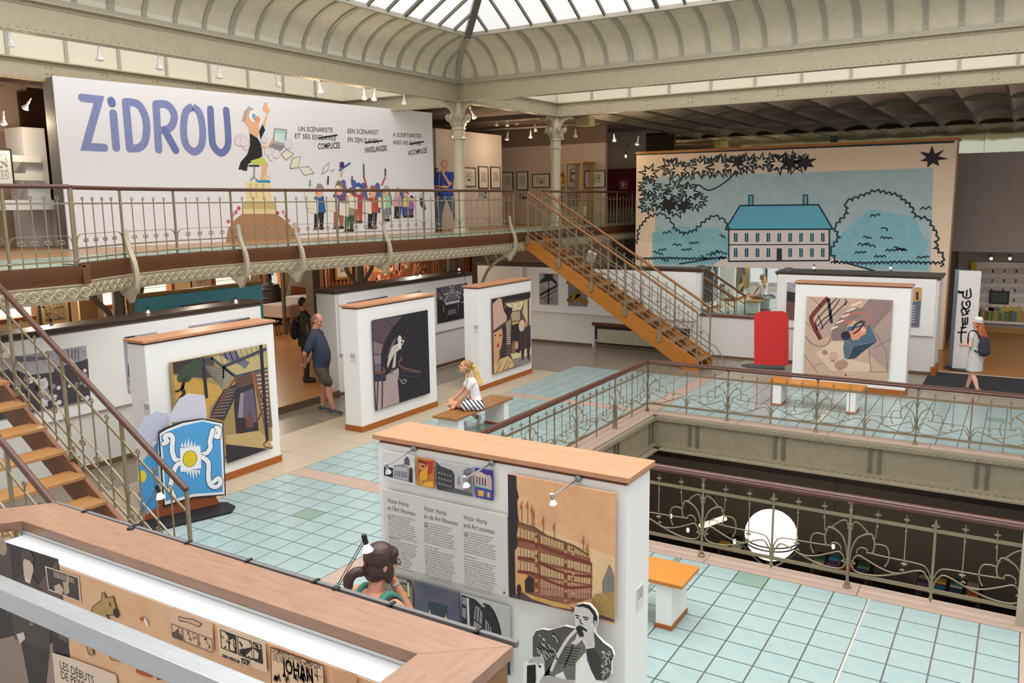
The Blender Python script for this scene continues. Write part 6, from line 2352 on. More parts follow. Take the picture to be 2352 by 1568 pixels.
# small running figure in white trousers
A.poly('b06038', z('1340,1210 1390,1180 1440,1240 1430,1360 1390,1350 1350,1280'))
A.poly('dcd2ce', z('1300,1365 1400,1370 1500,1385 1530,1490 1480,1500 1480,1410 1420,1470 1300,1430'))
A.line('a04a2a', z('1285,1440 1350,1470 1420,1485 1440,1420'), .02)
A.line('a04a2a', z('1450,1320 1520,1360 1545,1430'), .015)
A.poly('7a3a20', z('1270,1390 1320,1345 1310,1370 1290,1420'))
A.poly('7a3a20', z('1475,1500 1560,1495 1550,1525 1480,1528'))
A.poly('e4dcd2', z('1355,975 1372,950 1400,1010 1390,1040'))
A.poly('b5482a', z('1315,955 1345,945 1362,975 1345,990'))
# caption block
A.poly('d8c3ae', z('508,1275 700,1330 1000,1440 1100,1480 1130,1640 540,1600'))
A.text(INK, 'LES DÉBUTS', *z('582,1420')[0], .062, 0, 0, .006, sx=.86)
A.text(INK, 'DE PEYO', *z('592,1510')[0], .062, 0, 0, .006, sx=.86)
# comic pages
BRN = '5a463a'


def page(pts, ink, rows, seed, base=None, dn=.8, lw=.003):
    q = plp.rect(y(pts))
    if base:
        A.polyuv(base, [(q[0] - .02, q[1] - .02), (q[2] + .02, q[1] - .02), (q[2] + .02, q[3] + .02), (q[0] - .02, q[3] + .02)])
    A2_ = Art(plp, .005 + .0003 * (A.lay + 2), .0002)
    comic(A2_, q, ink, rows, seed, lw, dn)
    A2_.done('comic_page', lb)


A.poly('d9b596', y('85,345 640,540 655,915 110,730'))
A.poly('5a463a', y('200,450 300,480 400,490 505,545 505,570 470,600 330,540 210,520'))
A.poly('cfa887', y('212,466 300,492 400,505 492,552 465,585 330,528 220,505'))
page('110,560 640,720 650,900 120,760', BRN, 1, 31)
page('140,970 680,1120 690,1330 150,1330', BRN, 2, 32)
A.poly('dcc2a4', y('695,565 1320,775 1345,1180 740,960'))
page('735,630 1280,790 1300,1060 750,890', '231d1a', 1, 33, dn=1.0, lw=.004)
A.poly('1d1815', y('840,665 945,700 960,940 850,880'))
A.poly('dcc2a4', y('865,760 910,740 945,800 925,910 870,880'))
A.poly('1d1815', y('985,880 1150,850 1280,880 1295,1065 1090,985 1000,930'))
A.poly('dcc2a4', y('1060,975 1170,860 1240,930 1230,1000'))
A.poly('1d1815', y('1015,985 1125,1025 1130,1095 1020,1060'))
A.text('dcc2a4', 'CLAC..', *y('1028,1062')[0], .028, 0, .2, .01)
page('760,930 1000,1010 1000,1060 770,980', '4a3c32', 1, 34)
A.poly('1d1815', y('780,1200 890,1240 890,1330 785,1330'))
A.text('dcc2a4', 'BOOM', *y('825,1292')[0], .022, 0, .2, .01)
page('905,1245 1280,1330 1280,1400 905,1400', '231d1a', 1, 35, dn=1.0)
A.poly('e0bd98', y('1395,845 2075,1080 2090,1500 1410,1500'))
A.line('2a221e', y('1398,850 2070,1083 2090,1500'), .004)
A.line('2a221e', y('1398,850 1412,1500'), .004)
A.fit(INK, 'LA SEMAINE PROCHAINE COMMENCERA', y('1418,905')[0], y('2040,1128')[0], .03, 0, .012)
A.fit(INK, 'UNE NOUVELLE  AVENTURE  DE ....', y('1422,1012')[0], y('2055,1240')[0], .05, 0, .0)
A.fit(INK, 'JOHAN', y('1558,1165')[0], y('1945,1310')[0], .085, 0, .03)
A.fit('9a7a62', 'JOHAN', y('1564,1165')[0], y('1938,1307')[0], .081, 0, -.004)
q = random.Random(9)
for i in range(26):
    x = 1430 + q.uniform(0, 620)
    A.line('2a221e', y(f'{x},{1240 + q.uniform(-20, 60)} {x + 15},{1220 + q.uniform(-40, 20)} {x + 30},{1260 + q.uniform(0, 40)}'), .006)
A.poly('d0a078', y('2175,1100 2500,1200 2500,1500 2240,1500'))
A.done('printed_design', lb)

# steel bar of the viewing landing
bar = thing('steel_rail', 'brushed square steel rail crossing the near enclosure', 'rail', (-1.8, 1.2, 0))
STL = mat('b7bbc0', .35, .7, ('a9adb2', 12, (.2, 3, 3)))
MB().box(-4.2, 1.145, 2.67, .9, 1.2, 2.73).build('rail_bar', STL, bar, bevel=.003)
for x in (-4.1, .8):
    MB().box(x - .025, 1.15, 0, x + .025, 1.2, 2.67).build('rail_post', STL, bar)


# ================================================================== LAMPS
def clip_lamp(label, base, head, lit=True, dark=True, r=.028, aim=(0, -.25, -1), wires=True):
    base, head = V(base), V(head)
    t = thing('clip_lamp', label, 'lamp', base)
    bm = BLACK if dark else CHROME
    d = (head - base).normalized()
    k = MB()
    if wires:
        sd = d.cross(V((0, 0, 1))).normalized() * .006
        k.tube([base + sd, head + sd], .0025, 4).tube([base - sd, head - sd], .0025, 4)
        k.ell(base, (.02, .02, .014), 8)
    else:
        k.tube([base, head], .006, 6)
    k.build('arm', bm, t)
    a = V(aim).normalized()
    MB().lathe([(r * .5, -.9 * r), (r * .5, .9 * r)], head, 10, axis=a).build('socket', bm, t, smooth=True)
    MB().lathe([(r * .35, r * .8), (r * .5, r * 1.2), (r * 1.0, r * 2.3), (r * 1.05, r * 2.4), (r * .85, r * 2.3), (r * .2, r * 1.1)], head, 14, axis=a).build('reflector', mat('ffe6d2', .3, emit=1.1) if lit else mat('dfe3e6', .15, .6), t, smooth=True)
    if lit:
        MB().ell(head + a * (r * 2.1), r * .72, 8).build('bulb', BULB, t, smooth=2)
    return t


pl = Pl((0, 4.47, 0), (0, -1, 0))
for (x, yv), (hx, hy), lit, lab in (((953, 1029), (888, 1070), False, 'unlit chrome arm lamp over the courthouse print'), ((1131, 1062), (1068, 1100), True, 'lit chrome arm lamp over the street photograph'), ((1330, 1098), (1268, 1140), True, 'lit chrome arm lamp over the department store picture')):
    p, h = pl.px(x, yv), pl.px(hx, hy, .3)
    t = clip_lamp(lab, p, h, lit, False, .022, (0, .3, -1), False)
    MB().lathe([(.022, .001), (.022, .018), (.015, .024)], p, 14, axis=(0, -1, 0)).build('wall_plate', mat('8f9296', .4, .5), t, smooth=True)
clip_lamp('lit black wire lamp clipped to the near cap beside the woman', onZ(772, 1352, EZ), onY(838, 1238, 2.62), True, True, .024, (.1, .2, -1))
clip_lamp('lit black wire lamp clipped to the near cap before the shield standee', onZ(300, 1215, EZ), onY(362, 1122, 2.75), True, True, .024, (.1, .2, -1))
for bx, by, hx, hy, X, lit, lab in ((100, 705, 116, 736, LWX - .2, False, 'unlit wire lamp on the left wall cap near the stair'), (326, 728, 338, 708, LWX - .2, True, 'lit wire lamp on the left wall cap above the stair hall panel'), (527, 697, 540, 684, LWX - .2, True, 'lit wire lamp on the left wall cap near its far end'),
                                   (845, 664, 866, 640, W2X - .25, False, 'unlit wire lamp on the centre wall cap'), (948, 644, 964, 627, W2X - .25, True, 'lit wire lamp in the middle of the centre wall cap'), (1040, 629, 1053, 613, W2X - .25, True, 'lit wire lamp at the far end of the centre wall cap')):
    clip_lamp(lab, onX(bx, by, X), onX(hx, hy, X + .1), lit, True, .03, (.3, 0, -1))
clip_lamp('lit wire lamp hanging beside the glass roofed hall photograph', V((W2X + .02, 16.6, 2.16)), onX(1070, 655, W2X + .2), True, True, .028, (.3, 0, -1))
for x, lab in ((1871, 'lit wire lamp on the right wall cap above the blue cube panel'), (2047, 'lit wire lamp on the right wall cap near its end')):
    clip_lamp(lab, onY(x, 622, BWY + .2), onY(x - 1, 609, BWY + .05), True, True, .03, (0, -.3, -1))
for x, lab in ((1612, 'small grey dome on the back wall cap beside the mirror'), (1812, 'small grey dome on the right wall cap beside the mirror')):
    p = onY(x, 611, BWY + .2)
    tag(MB().lathe([(.13, 0), (.12, .04), (.07, .07), (.0, .075)], (p.x, p.y, 2.152), 16).build('cap_dome', mat('55524e', .5), None, smooth=True), lab, 'lamp')


# ceiling spotlights
def make_spot(lit):
    t = thing('ceiling_spotlight', 'x', 'spotlight', (0, 0, 0))
    MB().lathe([(.018, 0), (.018, -.1), (.03, -.1), (.03, -.2), (.045, -.22), (.085, -.3), (.085, -.31)], (0, 0, 0), 12).build('housing', mat('dcdad6', .4), t, smooth=True)
    MB().ell((0, 0, -.305), (.07, .07, .03), 10).build('bulb', BULB if lit else mat('e8e6e0', .3), t, smooth=2)
    return t


def glow(p, wt, col=(1, .78, .52), r=.05):
    ld = bpy.data.lights.new('lamp_or_fill_light', 'POINT')
    ld.energy = wt
    ld.color = col
    ld.shadow_soft_size = r
    o = bpy.data.objects.new('lamp_or_fill_light', ld)
    o.location = p
    COL.objects.link(o)


sp1 = make_spot(True)
sp0 = make_spot(False)
used = {True: False, False: False}


def spot(p, lit, label, rot=(0, 0, 0), sc=1.0):
    src = sp1 if lit else sp0
    if not used[lit]:
        used[lit] = True
        o = src
        o.location = p
        o['label'] = label
    else:
        o = dup(src, p, label)
    o['group'] = 'ceiling spotlights'
    o.rotation_euler = rot
    o.scale = (sc * .75, sc * .75, sc * .75)
    if lit:
        glow(o.location + V((0, -.05, -.42)), 22)
    return o


for i, (x, yv, lit, rot) in enumerate(((15, 62, False, (.3, .2, 0)), (226, 99, False, (0, 0, 0)), (364, 122, False, (0, 0, 0)), (501, 145, False, (0, 0, 0)), (632, 166, False, (.3, 0, 0)), (732, 182, True, (.4, .2, 0)), (835, 200, True, (.3, .2, 0)), (861, 203, False, (.2, .3, 0)), (928, 213, False, (.2, .2, 0)))):
    spot(onX(x, yv, GX + .06), lit, ('white' if not lit else 'lit') + ' spotlight under the left roof girder, number %s from the left edge' % ('one two three four five six seven eight nine'.split()[i]), rot)
spot(onZ(1080, 250, 5.97), True, 'lit spotlight beside the capital of the first iron column', (.4, -.3, 0))
for i, (x, yv, lit) in enumerate(((1143, 270, False), (1165, 272, False), (1185, 270, False), (1167, 302, True), (1219, 298, True), (1228, 285, False), (1294, 300, False), (1322, 296, False), (1410, 307, True), (1467, 312, True))):
    spot(onY(x, yv, 21.6 + (i % 3) * .6), lit, ('lit' if lit else 'white') + ' spotlight under the gallery ceiling, %s from the first iron column' % ('first second third fourth fifth sixth seventh eighth ninth tenth'.split()[i]), (.3 * (i % 3), .2, 0))
spot(onX(72, 225, -15.5), True, 'lit spotlight left of the big lettered wall', (-.3, .6, 0))
spot(onX(8, 255, -15.8), True, 'lit spotlight at the left edge of the gallery', (0, .2, 0))
trk = struct('trim_1', 'ceiling light tracks over the gallery')
for x0, y0, x1, y1, z_ in ((-14.5, 21.6, -11.0, 21.6, 6.1), (-15.5, 22.6, -11.0, 23.0, 6.05), (-16.2, 5, -15.6, 9.5, 6.0)):
    MB().bar((x0, y0, z_), (x1, y1, z_), .04, .05).build('track', mat('8a8178', .5), trk)
# cable tray and projector box near the second column
pj = thing('projector', 'beige projector box hung beside the second iron column', 'projector', onY(1345, 280, 22.0))
c = onY(1345, 279, 22.0)
MB().box(c.x - .2, 21.8, c.z - .13, c.x + .2, 22.2, c.z + .12).build('body', mat('b5a878', .6), pj, bevel=.01)
for s in (-.12, .12):
    MB().tube([(c.x + s, 22.0, c.z + .12), (c.x + s, 22.0, 6.2)], .012).build('hanger', STEELD, pj)
# hooked bulb lamps on the gallery partitions
for (x, yv), P_, lab, d in (((1022, 292), Pl((-14.2, 0, 0), (1, 0, 0)), 'bare bulb on a hooked wire above the standing man', (1, 0, 0)), ((1400, 332), Pl((0, 27.9, 0), (0, -1, 0)), 'bare bulb on a hooked wire above the red panel', (0, -1, 0)), ((1445, 340), Pl((0, 27.9, 0), (0, -1, 0)), 'bare bulb on a hooked wire beside the mural top', (0, -1, 0))):
    p = P_.px(x, yv, .05)
    d = V(d)
    t = thing('hook_lamp', lab, 'lamp', p)
    q = crv([p + V((0, 0, 0)), p + d * .05 + V((0, 0, .12)), p + d * .2 + V((0, 0, .16)), p + d * .28 + V((0, 0, .05)), p + d * .28 + V((0, 0, -.15))], 4)
    MB().tube(q, .008, 5).build('wire', BLACK, t, smooth=2)
    MB().lathe([(.02, -.23), (.02, -.15)], p + d * .28, 8).build('socket', BLACK, t)
    MB().ell(p + d * .28 + V((0, 0, -.29)), (.035, .035, .055), 8).build('bulb', BULBW, t, smooth=2)
wc = thing('wire_hook', 'white curved wire standing up behind the lettered wall', 'wire', plz.px(920, 258, -.2))
p = plz.px(930, 262, -.2)
MB().tube(crv([p + V((0, .0, -.1)), p + V((0, 0, .1)), p + V((0, -.12, .22)), p + V((0, -.3, .2))], 4), .015, 6).build('wire', WHITE, wc, smooth=2)
# flood lamps hung under the stair
fl2 = thing('floodlight', 'white floodlight hanging behind the far stair railing', 'floodlight', onY(1358, 590, 19.9))
c = onY(1356, 590, 19.95)
k = MB()
k.box(-.12, -.05, -.15, .12, .05, .15)
o = k.build('lamp_head', mat('cfcbc2', .5), fl2, bevel=.01)
o.matrix_parent_inverse = Matrix()
o.rotation_euler = (.5, .35, .3)
MB().bar((c.x, c.y + .05, 2.2), (c.x, c.y + .05, c.z - .1), .03, .03, up=(0, 1, 0)).build('bracket', STEELD, fl2)

# ================================================================== BACK ROOM AT LEFT
bp_ = thing('blue_panel', 'turquoise panel with raw wooden frame and jagged peaks in the back room', 'panel', (-12.9, 9.3, .13))
plx = Pl((-12.9, 0, 0), (1, 0, 0))
u0, v0, uu1, v1 = plx.rect(P('315,684 602,655 606,740 318,760'))
MB().prism([plx.at(u0, .13), plx.at(uu1, .13), plx.at(uu1, v1), plx.at(u0, v1)], (-.1, 0, 0)).build('panel_face', mat('5cb0c4', .6, 0, ('54a6ba', 2, 1)), bp_)
MB().prism([plx.at(u0 - .04, .13, -.11), plx.at(uu1 + .06, .13, -.11), plx.at(uu1 + .06, v1 + .06, -.11), plx.at(u0 - .04, v1 + .06, -.11)], (-.12, 0, 0)).build('frame', mat('b08448', .6), bp_)
for i, uq in enumerate((u0, uu1 - .25, uu1 - .1, uu1 + .02)):
    MB().prism([plx.at(uq - .06, v1 + .02, -.12), plx.at(uq + .08, v1 + .02, -.12), plx.at(uq + .01, v1 + .34, -.12)], (-.04, 0, 0)).build('peak', mat('d8b98a', .6), bp_)
o, A, r = board('roof_motif', None, None, plx, P('415,700 505,692 505,696 415,705'), mat('6b4a38', .6), .01, par=bp_)
tb = thing('dining_table', 'trestle table under a pale cloth in the back room', 'table', (-14.4, 13.2, .13))
c = onZ(655, 700, .9)
TX, TY = -18.9, 18.15
tb.location = (0, 0, 0)
MB().box(TX - .5, TY - .9, .82, TX + .5, TY + .9, .88).build('tabletop', mat('b9a58c', .7), tb)
k = MB()
k.box(TX - .52, TY - .92, .88, TX + .52, TY + .92, .89)
k.box(TX + .51, TY - .92, .55, TX + .525, TY + .92, .885).box(TX - .52, TY - .93, .55, TX + .52, TY - .915, .885)
k.build('tablecloth', mat('c9b8a6', .8, 0, ('bdab98', 6, 1)), tb)
for sx in (-1, 1):
    for sy in (-1, 1):
        MB().bar((TX + sx * .42, TY + sy * .7, .13), (TX + sx * .32, TY + sy * .6, .82), .06, .05, up=(0, 1, 0)).build('leg', mat('6b4a2c', .6), tb)
tb2 = dup(tb, (0, 0, 0), 'second cloth covered table nearer the window')
tb2.location = (-1.0, 2.0, 0)
stl = thing('stool', 'small wooden stool beside the thin post', 'stool', (-17.5, 15.9, .13))
SX, SY = onZ(628, 738, .55).x, onZ(628, 738, .55).y
MB().lathe([(.17, .52), (.17, .56)], (SX, SY, 0), 14).build('seat', mat('7a5230', .5), stl)
for a in range(4):
    an = a * pi / 2 + .4
    MB().tube([(SX + .1 * cos(an), SY + .1 * sin(an), .53), (SX + .19 * cos(an), SY + .19 * sin(an), .13)], .018).build('leg', mat('6b4728', .5), stl)
br = thing('barrel', 'dark wooden barrel near the bright window', 'barrel', (-15.4, 12.55, .13))
bc = onX(624, 720, -20.1)
bc.z = 0
MB().lathe([(.26, .13), (.33, .4), (.35, .75), (.33, 1.1), (.27, 1.38)], bc, 18).build('staves', mat('3a2a20', .6, 0, ('2a1c14', 8, (4, 4, .3))), br, smooth=True)
for z_ in (.3, .55, .95, 1.22):
    MB().lathe([(.345, z_), (.36, z_ + .02), (.345, z_ + .05)], bc, 18).build('hoop', mat('55524e', .4, .7), br)
# small dark statuette on the barrel
stt = thing('statuette', 'small black statuette of a standing child on the barrel', 'statuette', (bc.x, bc.y, 1.38))
k = MB()
b0 = bc + V((0, 0, 1.38))
k.lathe([(.1, 0), (.1, .03), (.07, .05)], b0, 12)
for s in (-1, 1):
    k.tube([b0 + V((0, s * .035, .04)), b0 + V((.01, s * .04, .14)), b0 + V((0, s * .03, .26))], [.02, .028, .04], 8)
    k.tube([b0 + V((0, s * .07, .42)), b0 + V((.04, s * .1, .34)), b0 + V((.08, s * .04, .30))], [.025, .022, .018], 8)
k.ell(b0 + V((0, 0, .35)), (.06, .07, .12), 12).ell(b0 + V((0, 0, .53)), (.05, .05, .06), 12).ell(b0 + V((0, 0, .56)), (.055, .057, .045), 10)
k.build('figure', mat('1d1d20', .3, .5), stt, smooth=2)
# giant cut-out reduced to plain coloured board
gb = thing('standing_board', 'tall sunlit cut-out board in white, red and orange', 'standee', (-20.0, 18.6, .13))
plg = Pl((-20.68, 0, 0), (1, 0, 0))
cutboard(gb, zm(0, 0, 1), '650,900 650,705 668,640 672,600 690,560 725,560 735,600 735,900', mat('e8e0d6', .6), 'board', 0, .03, plg)
A = Art(plg, .004)
A.poly('c2303a', P('672,606 690,590 728,590 733,612 715,612 700,604 685,612'))
A.poly('c8743a', P('668,655 735,665 735,690 690,695 668,680'))
A.done('paint', gb)
# orange pipe panelling with a framed picture and a banquet print
pw = struct('wall_pipes', 'orange ribbed panelling at the back of the room')
PIPE = mat('a8642a', .5, 0, ('8d5020', 3, (3, 3, .3)))
k0 = onX(738, 620, -16.3).y
k = MB()
k.lathe([(.075, .13), (.075, 2.9)], (0, 0, 0), 8)
pm = k.mesh('panel_pipe', PIPE)
pm.polygons.foreach_set('use_smooth', [True] * len(pm.polygons))
for i in range(46):
    o = bpy.data.objects.new('panel_pipe', pm)
    COL.objects.link(o)
    o.parent = pw
    o.location = (-16.3, 16.9 + i * .15, 0)
MB().box(-16.5, 16.8, .13, -16.34, 24, 2.95).build('wall_section', mat('5a3418', .7), pw)
pli = Pl((-16.2, 0, 0), (1, 0, 0))
fp = framed('gold framed small picture on the orange panelling', pli, P('772,604 800,601 800,634 773,637'), 41, fr=mat('b58a3a', .4, .5), fw=.07, rows=1, inset=.28, dense=1, ink='8a5a30')
o, A, r = board('crowd_print', 'brown print of a crowded banquet behind the centre wall', 'picture', pli, P('812,560 985,548 985,650 815,655'), mat('9a6238', .6, 0, ('7a4a28', 4, 1)), .03)
q = random.Random(5)
for i in range(150):
    u_, v_ = q.uniform(r[0] + .05, r[2] - .15), r[1] + (r[3] - r[1]) * q.uniform(.02, .55)
    s = q.uniform(.04, .09)
    A.lay = 2 + i % 9
    c = q.choice(('c98a5a', 'a8623a', '7a3a22', 'd9b08a', '5a3020', '9a8a7a', 'b5482a'))
    A.polyuv(c, [(u_ + s * cos(t * 1.05) * q.uniform(.7, 1.2), v_ + s * 1.2 * sin(t * 1.05)) for t in range(6)], 2 + i % 9)
A.polyuv('b57a48', [(r[0] + .2, r[3] - .8), (r[0] + 1.6, r[3] - .9), (r[0] + 1.7, r[3] - .1), (r[0] + .2, r[3] - .05)], 1)
A.polyuv('3a2c2a', [(r[0] + (r[2] - r[0]) * .62, r[1] + .7), (r[0] + (r[2] - r[0]) * .72, r[1] + .7), (r[0] + (r[2] - r[0]) * .72, r[3]), (r[0] + (r[2] - r[0]) * .62, r[3])], 1.5)
A.done('print_image', o)
for x, y_ in ((-14.5, 8), (-15.5, 12), (-17.5, 15.5), (-15, 19)):  # unseen fill lights added to brighten the back room, no fixtures
    glow((x, y_, 2.7), 110, (1, .88, .74), .15)
# framed drawing and side boards at the far left
def slab_board(name, pl_, quad, m, gap, par, th=.05):
    a0, _, a1, b1 = pl_.rect(quad)
    MB().prism([pl_.at(a0, .13, gap), pl_.at(a1, .13, gap), pl_.at(a1, b1, gap), pl_.at(a0, b1, gap)], pl_.n * th).build(name, m, par)


pq = Pl((-14.6, 0, 0), (1, 0, 0))
br2 = thing('display_board', 'brown display board carrying a large framed page behind the left wall', 'display board', (-14.6, 8.2, .13))
slab_board('board', pq, P('82,640 160,640 166,760 88,760'), mat('96795a', .7), -.06, br2)
framed('large framed yellowed page on the brown display board', pq, P('90,676 153,672 158,745 94,752'), 42, fr=FRB, fw=.03, rows=4, inset=.12, paper=mat('a08a5e', .7), dense=1)
bb = thing('display_board', 'tall beige display board with white edge left of the iron pillar', 'display board', (-14.0, 9.2, .13))
pq2 = Pl((-14.0, 0, 0), (1, 0, 0))
slab_board('board', pq2, P('174,640 214,632 222,730 180,738'), mat('b8946a', .7), 0, bb)
slab_board('edge', pq2, P('214,632 226,630 233,728 222,730'), mat('ded4d6', .7), 0, bb, .06)
framed('small framed page in the bright back room window wall', Pl((OWX + .002, 0, 0), (1, 0, 0)), P('438,626 492,622 492,664 440,668'), 43, rows=2, paper=mat('c0ac8a', .7))
rd = thing('radiator', 'cream radiator below the back room window', 'radiator', (OWX + .1, 10.9, .13))
k = MB()
for i in range(18):
    k.box(OWX + .04, 10.55 + i * .055, .2, OWX + .12, 10.59 + i * .055, .85)
k.box(OWX + .06, 10.55, .2, OWX + .1, 11.54, .85)
k.build('radiator_body', mat('d8c79a', .5), rd)
MB().box(OWX + .01, 10.7, .4, OWX + .06, 10.75, .6).box(OWX + .01, 11.3, .4, OWX + .06, 11.35, .6).build('bracket', mat('c0b08a', .5), rd)

# ================================================================== THE SHOP BELOW
gl = thing('globe_lamp', 'large white globe lamp on a black stand in the shop below', 'lamp', (0, 0, ZL))
gc = onZ(1771, 1228, -1.5)
rg = .5 * 117 / FPX * (gc - CAMP).dot(CF)
gl.location = (gc.x, gc.y, ZL)
MB().ell(gc, rg, 24).build('globe', mat('fff6ea', .5, emit=1.2), gl, smooth=2)
k = MB()
for dz, rr in ((-.12, 1.03), (-.28, .99)):
    k.tube([gc + V((rg * rr * cos(a), rg * rr * sin(a), rg * dz)) for a in [2 * pi * i / 28 for i in range(29)]], rg * .03, 5)
for a in range(4):
    an = a * pi / 2 + .3
    k.tube(crv([gc + V((rg * 1.05 * cos(an), rg * 1.05 * sin(an), -.1 * rg)), gc + V((rg * .95 * cos(an), rg * .95 * sin(an), -.7 * rg)), gc + V((.2 * rg * cos(an), .2 * rg * sin(an), -1.3 * rg))], 4), rg * .035, 5)
k.build('cage', BLACK, gl)
glow(gc + V((0, 0, -rg * 1.6)), 70, (1, .85, .65), .2)
MB().lathe([(.2, ZL), (.18, ZL + .1), (.06, ZL + .2), (.05, gc.z - rg * 1.25)], (gc.x, gc.y, 0), 12).build('post', BLACK, gl, smooth=True)
yl = thing('strip_lamp', 'glowing yellow strip lamp in the shop below', 'lamp', onZ(1637, 1208, -2.2))
c = onZ(1637, 1208, -2.2)
MB().bar(c + V((-.2, -.14, 0)), c + V((.2, .14, .16)), .12, .05).build('tube', mat('ffdf8a', .4, emit=4), yl)
MB().tube([c + V((0, 0, .05)), c + V((0, 0, 1.8))], .012).build('hanger', BLACK, yl)
for i, (x, yv) in enumerate(((1580, 1217), (1541, 1185), (1914, 1255), (1687, 1243))):
    c = onZ(x, yv, -2.6)
    t = thing('pendant_lamp', 'small warm pendant lamp in the dark shop below', 'lamp', c, 'pendant lamps below')
    MB().ell(c, (.03, .03, .05), 8).build('bulb', BULBW, t, smooth=2)
    glow(c + V((0, 0, -.15)), 9)
    MB().tube([c + V((0, 0, .06)), V((c.x, c.y, -.45))], .006).build('cord', BLACK, t)
q = random.Random(8)
cols = ('8a2f2a', 'c9a23a', '2f4a6a', 'd9d2c4', '3f6a4a', 'b5622f', '5a3a5a', 'c4b59a', '2c7a9a')
n = 0
for i in range(8):
    x0, y0 = -5.4 + (i % 4) * 1.9 + (i // 4) * .8, 15.4 + (i // 4) * 1.5
    t = thing('book_table', 'dark table piled with books in the shop below, %s' % ('first second third fourth fifth sixth seventh eighth ninth'.split()[i] + ' from the left'), 'table', (x0, y0, ZL))
    MB().box(x0 - .55, y0 - .4, ZL + .72, x0 + .55, y0 + .4, ZL + .78).build('tabletop', mat('3f2c1e', .5), t)
    for sx in (-.5, .5):
        for sy in (-.35, .35):
            MB().box(x0 + sx - .03, y0 + sy - .03, ZL, x0 + sx + .03, y0 + sy + .03, ZL + .72).build('leg', mat('2c1e14', .5), t)
    for a in range(4):
        for b2 in range(2):
            zz = ZL + .782
            for c2 in range(q.randint(1, 2)):
                hgt = q.uniform(.03, .07)
                xx, yy = x0 - .42 + a * .27, y0 - .27 + b2 * .26
                o = MB().box(xx - .1, yy - .1, zz, xx + .1, yy + .11, zz + hgt).build('book', mat(cols[n % 9], .5), None)
                tag(o, 'colourful book lying on a table in the shop below', 'book', 'books in the shop below')
                zz += hgt + .001
                n += 1

# ================================================================== PEOPLE
UP = V((0, 0, 1))
CRH = V((CR.x, CR.y, 0)).normalized()
CFH = V((CF.x, CF.y, 0)).normalized()


def remesh(name, mb, m, par, vox, sm=5, ms=None):
    me = mb.mesh(name, m)
    o = bpy.data.objects.new(name, me)
    COL.objects.link(o)
    md = o.modifiers.new('r', 'REMESH')
    md.mode = 'VOXEL'
    md.voxel_size = vox
    if sm:
        s = o.modifiers.new('s', 'SMOOTH')
        s.iterations = sm
        s.factor = .5
    dg = bpy.context.evaluated_depsgraph_get()
    me2 = bpy.data.meshes.new_from_object(o.evaluated_get(dg))
    bpy.data.objects.remove(o)
    me2.name = name
    me2.materials.clear()
    me2.materials.append(m)
    return place(name, me2, par, smooth=2)


def capsule(mb, p, q, r1, r2=None, n=10):
    r2 = r1 if r2 is None else r2
    p, q = V(p), V(q)
    mb.tube([p, p + (q - p) * .5, q], [r1, (r1 + r2) / 2, r2], n)
    mb.ell(p, r1, n)
    mb.ell(q, r2, n)


def loft(mb, rings, R, F, n=18):
    vs, fs = [], []
    for c, a, b in rings:
        for t in range(n):
            an = 2 * pi * t / n
            vs.append(V(c) + R * (a * cos(an)) + F * (b * sin(an)))
    k = len(rings)
    for i in range(k - 1):
        for t in range(n):
            t2 = (t + 1) % n
            fs.append((i * n + t, i * n + t2, (i + 1) * n + t2, (i + 1) * n + t))
    fs.append(tuple(range(n))[::-1])
    fs.append(tuple((k - 1) * n + t for t in range(n)))
    mb.add(vs, fs)


def rotm(r, f, u):
    return Matrix(((r.x, f.x, u.x), (r.y, f.y, u.y), (r.z, f.z, u.z)))


def axes(f):
    f = V(f).normalized()
    r = f.cross(UP).normalized()
    return r, f, r.cross(f)


def add_head(sk, c, hf, s):
    r, f, u = axes(hf)
    M_ = rotm(r, f, u)
    e = lambda x, y, z, a, b, d: sk.ell(c + (r * x + f * y + u * z) * s, (a * s, b * s, d * s), 14, M_)
    e(0, -.012, .025, .078, .098, .095)
    e(0, .018, -.03, .062, .075, .085)
    e(0, .055, -.085, .034, .034, .03)      # chin
    e(0, .087, -.01, .013, .014, .03)       # nose bridge
    e(0, .098, -.024, .015, .018, .014)     # nose tip
    e(0, .078, -.056, .026, .014, .007)     # lips
    e(0, .076, -.066, .022, .013, .007)
    e(0, .07, .03, .055, .018, .012)        # brow
    for q in (-1, 1):
        e(q * .078, -.008, -.01, .012, .02, .033)   # ear
        e(q * .042, .058, -.03, .02, .02, .022)     # cheek
    return r, f, u


def add_eyes(par, c, hf, s, name='eye'):
    r, f, u = axes(hf)
    for q in (-1, 1):
        k = MB()
        k.ell(c + (r * (q * .032) + f * .078 + u * .006) * s, (.012 * s, .012 * s, .009 * s), 8)
        k.build(name, mat('2a211c', .3), par, smooth=2)


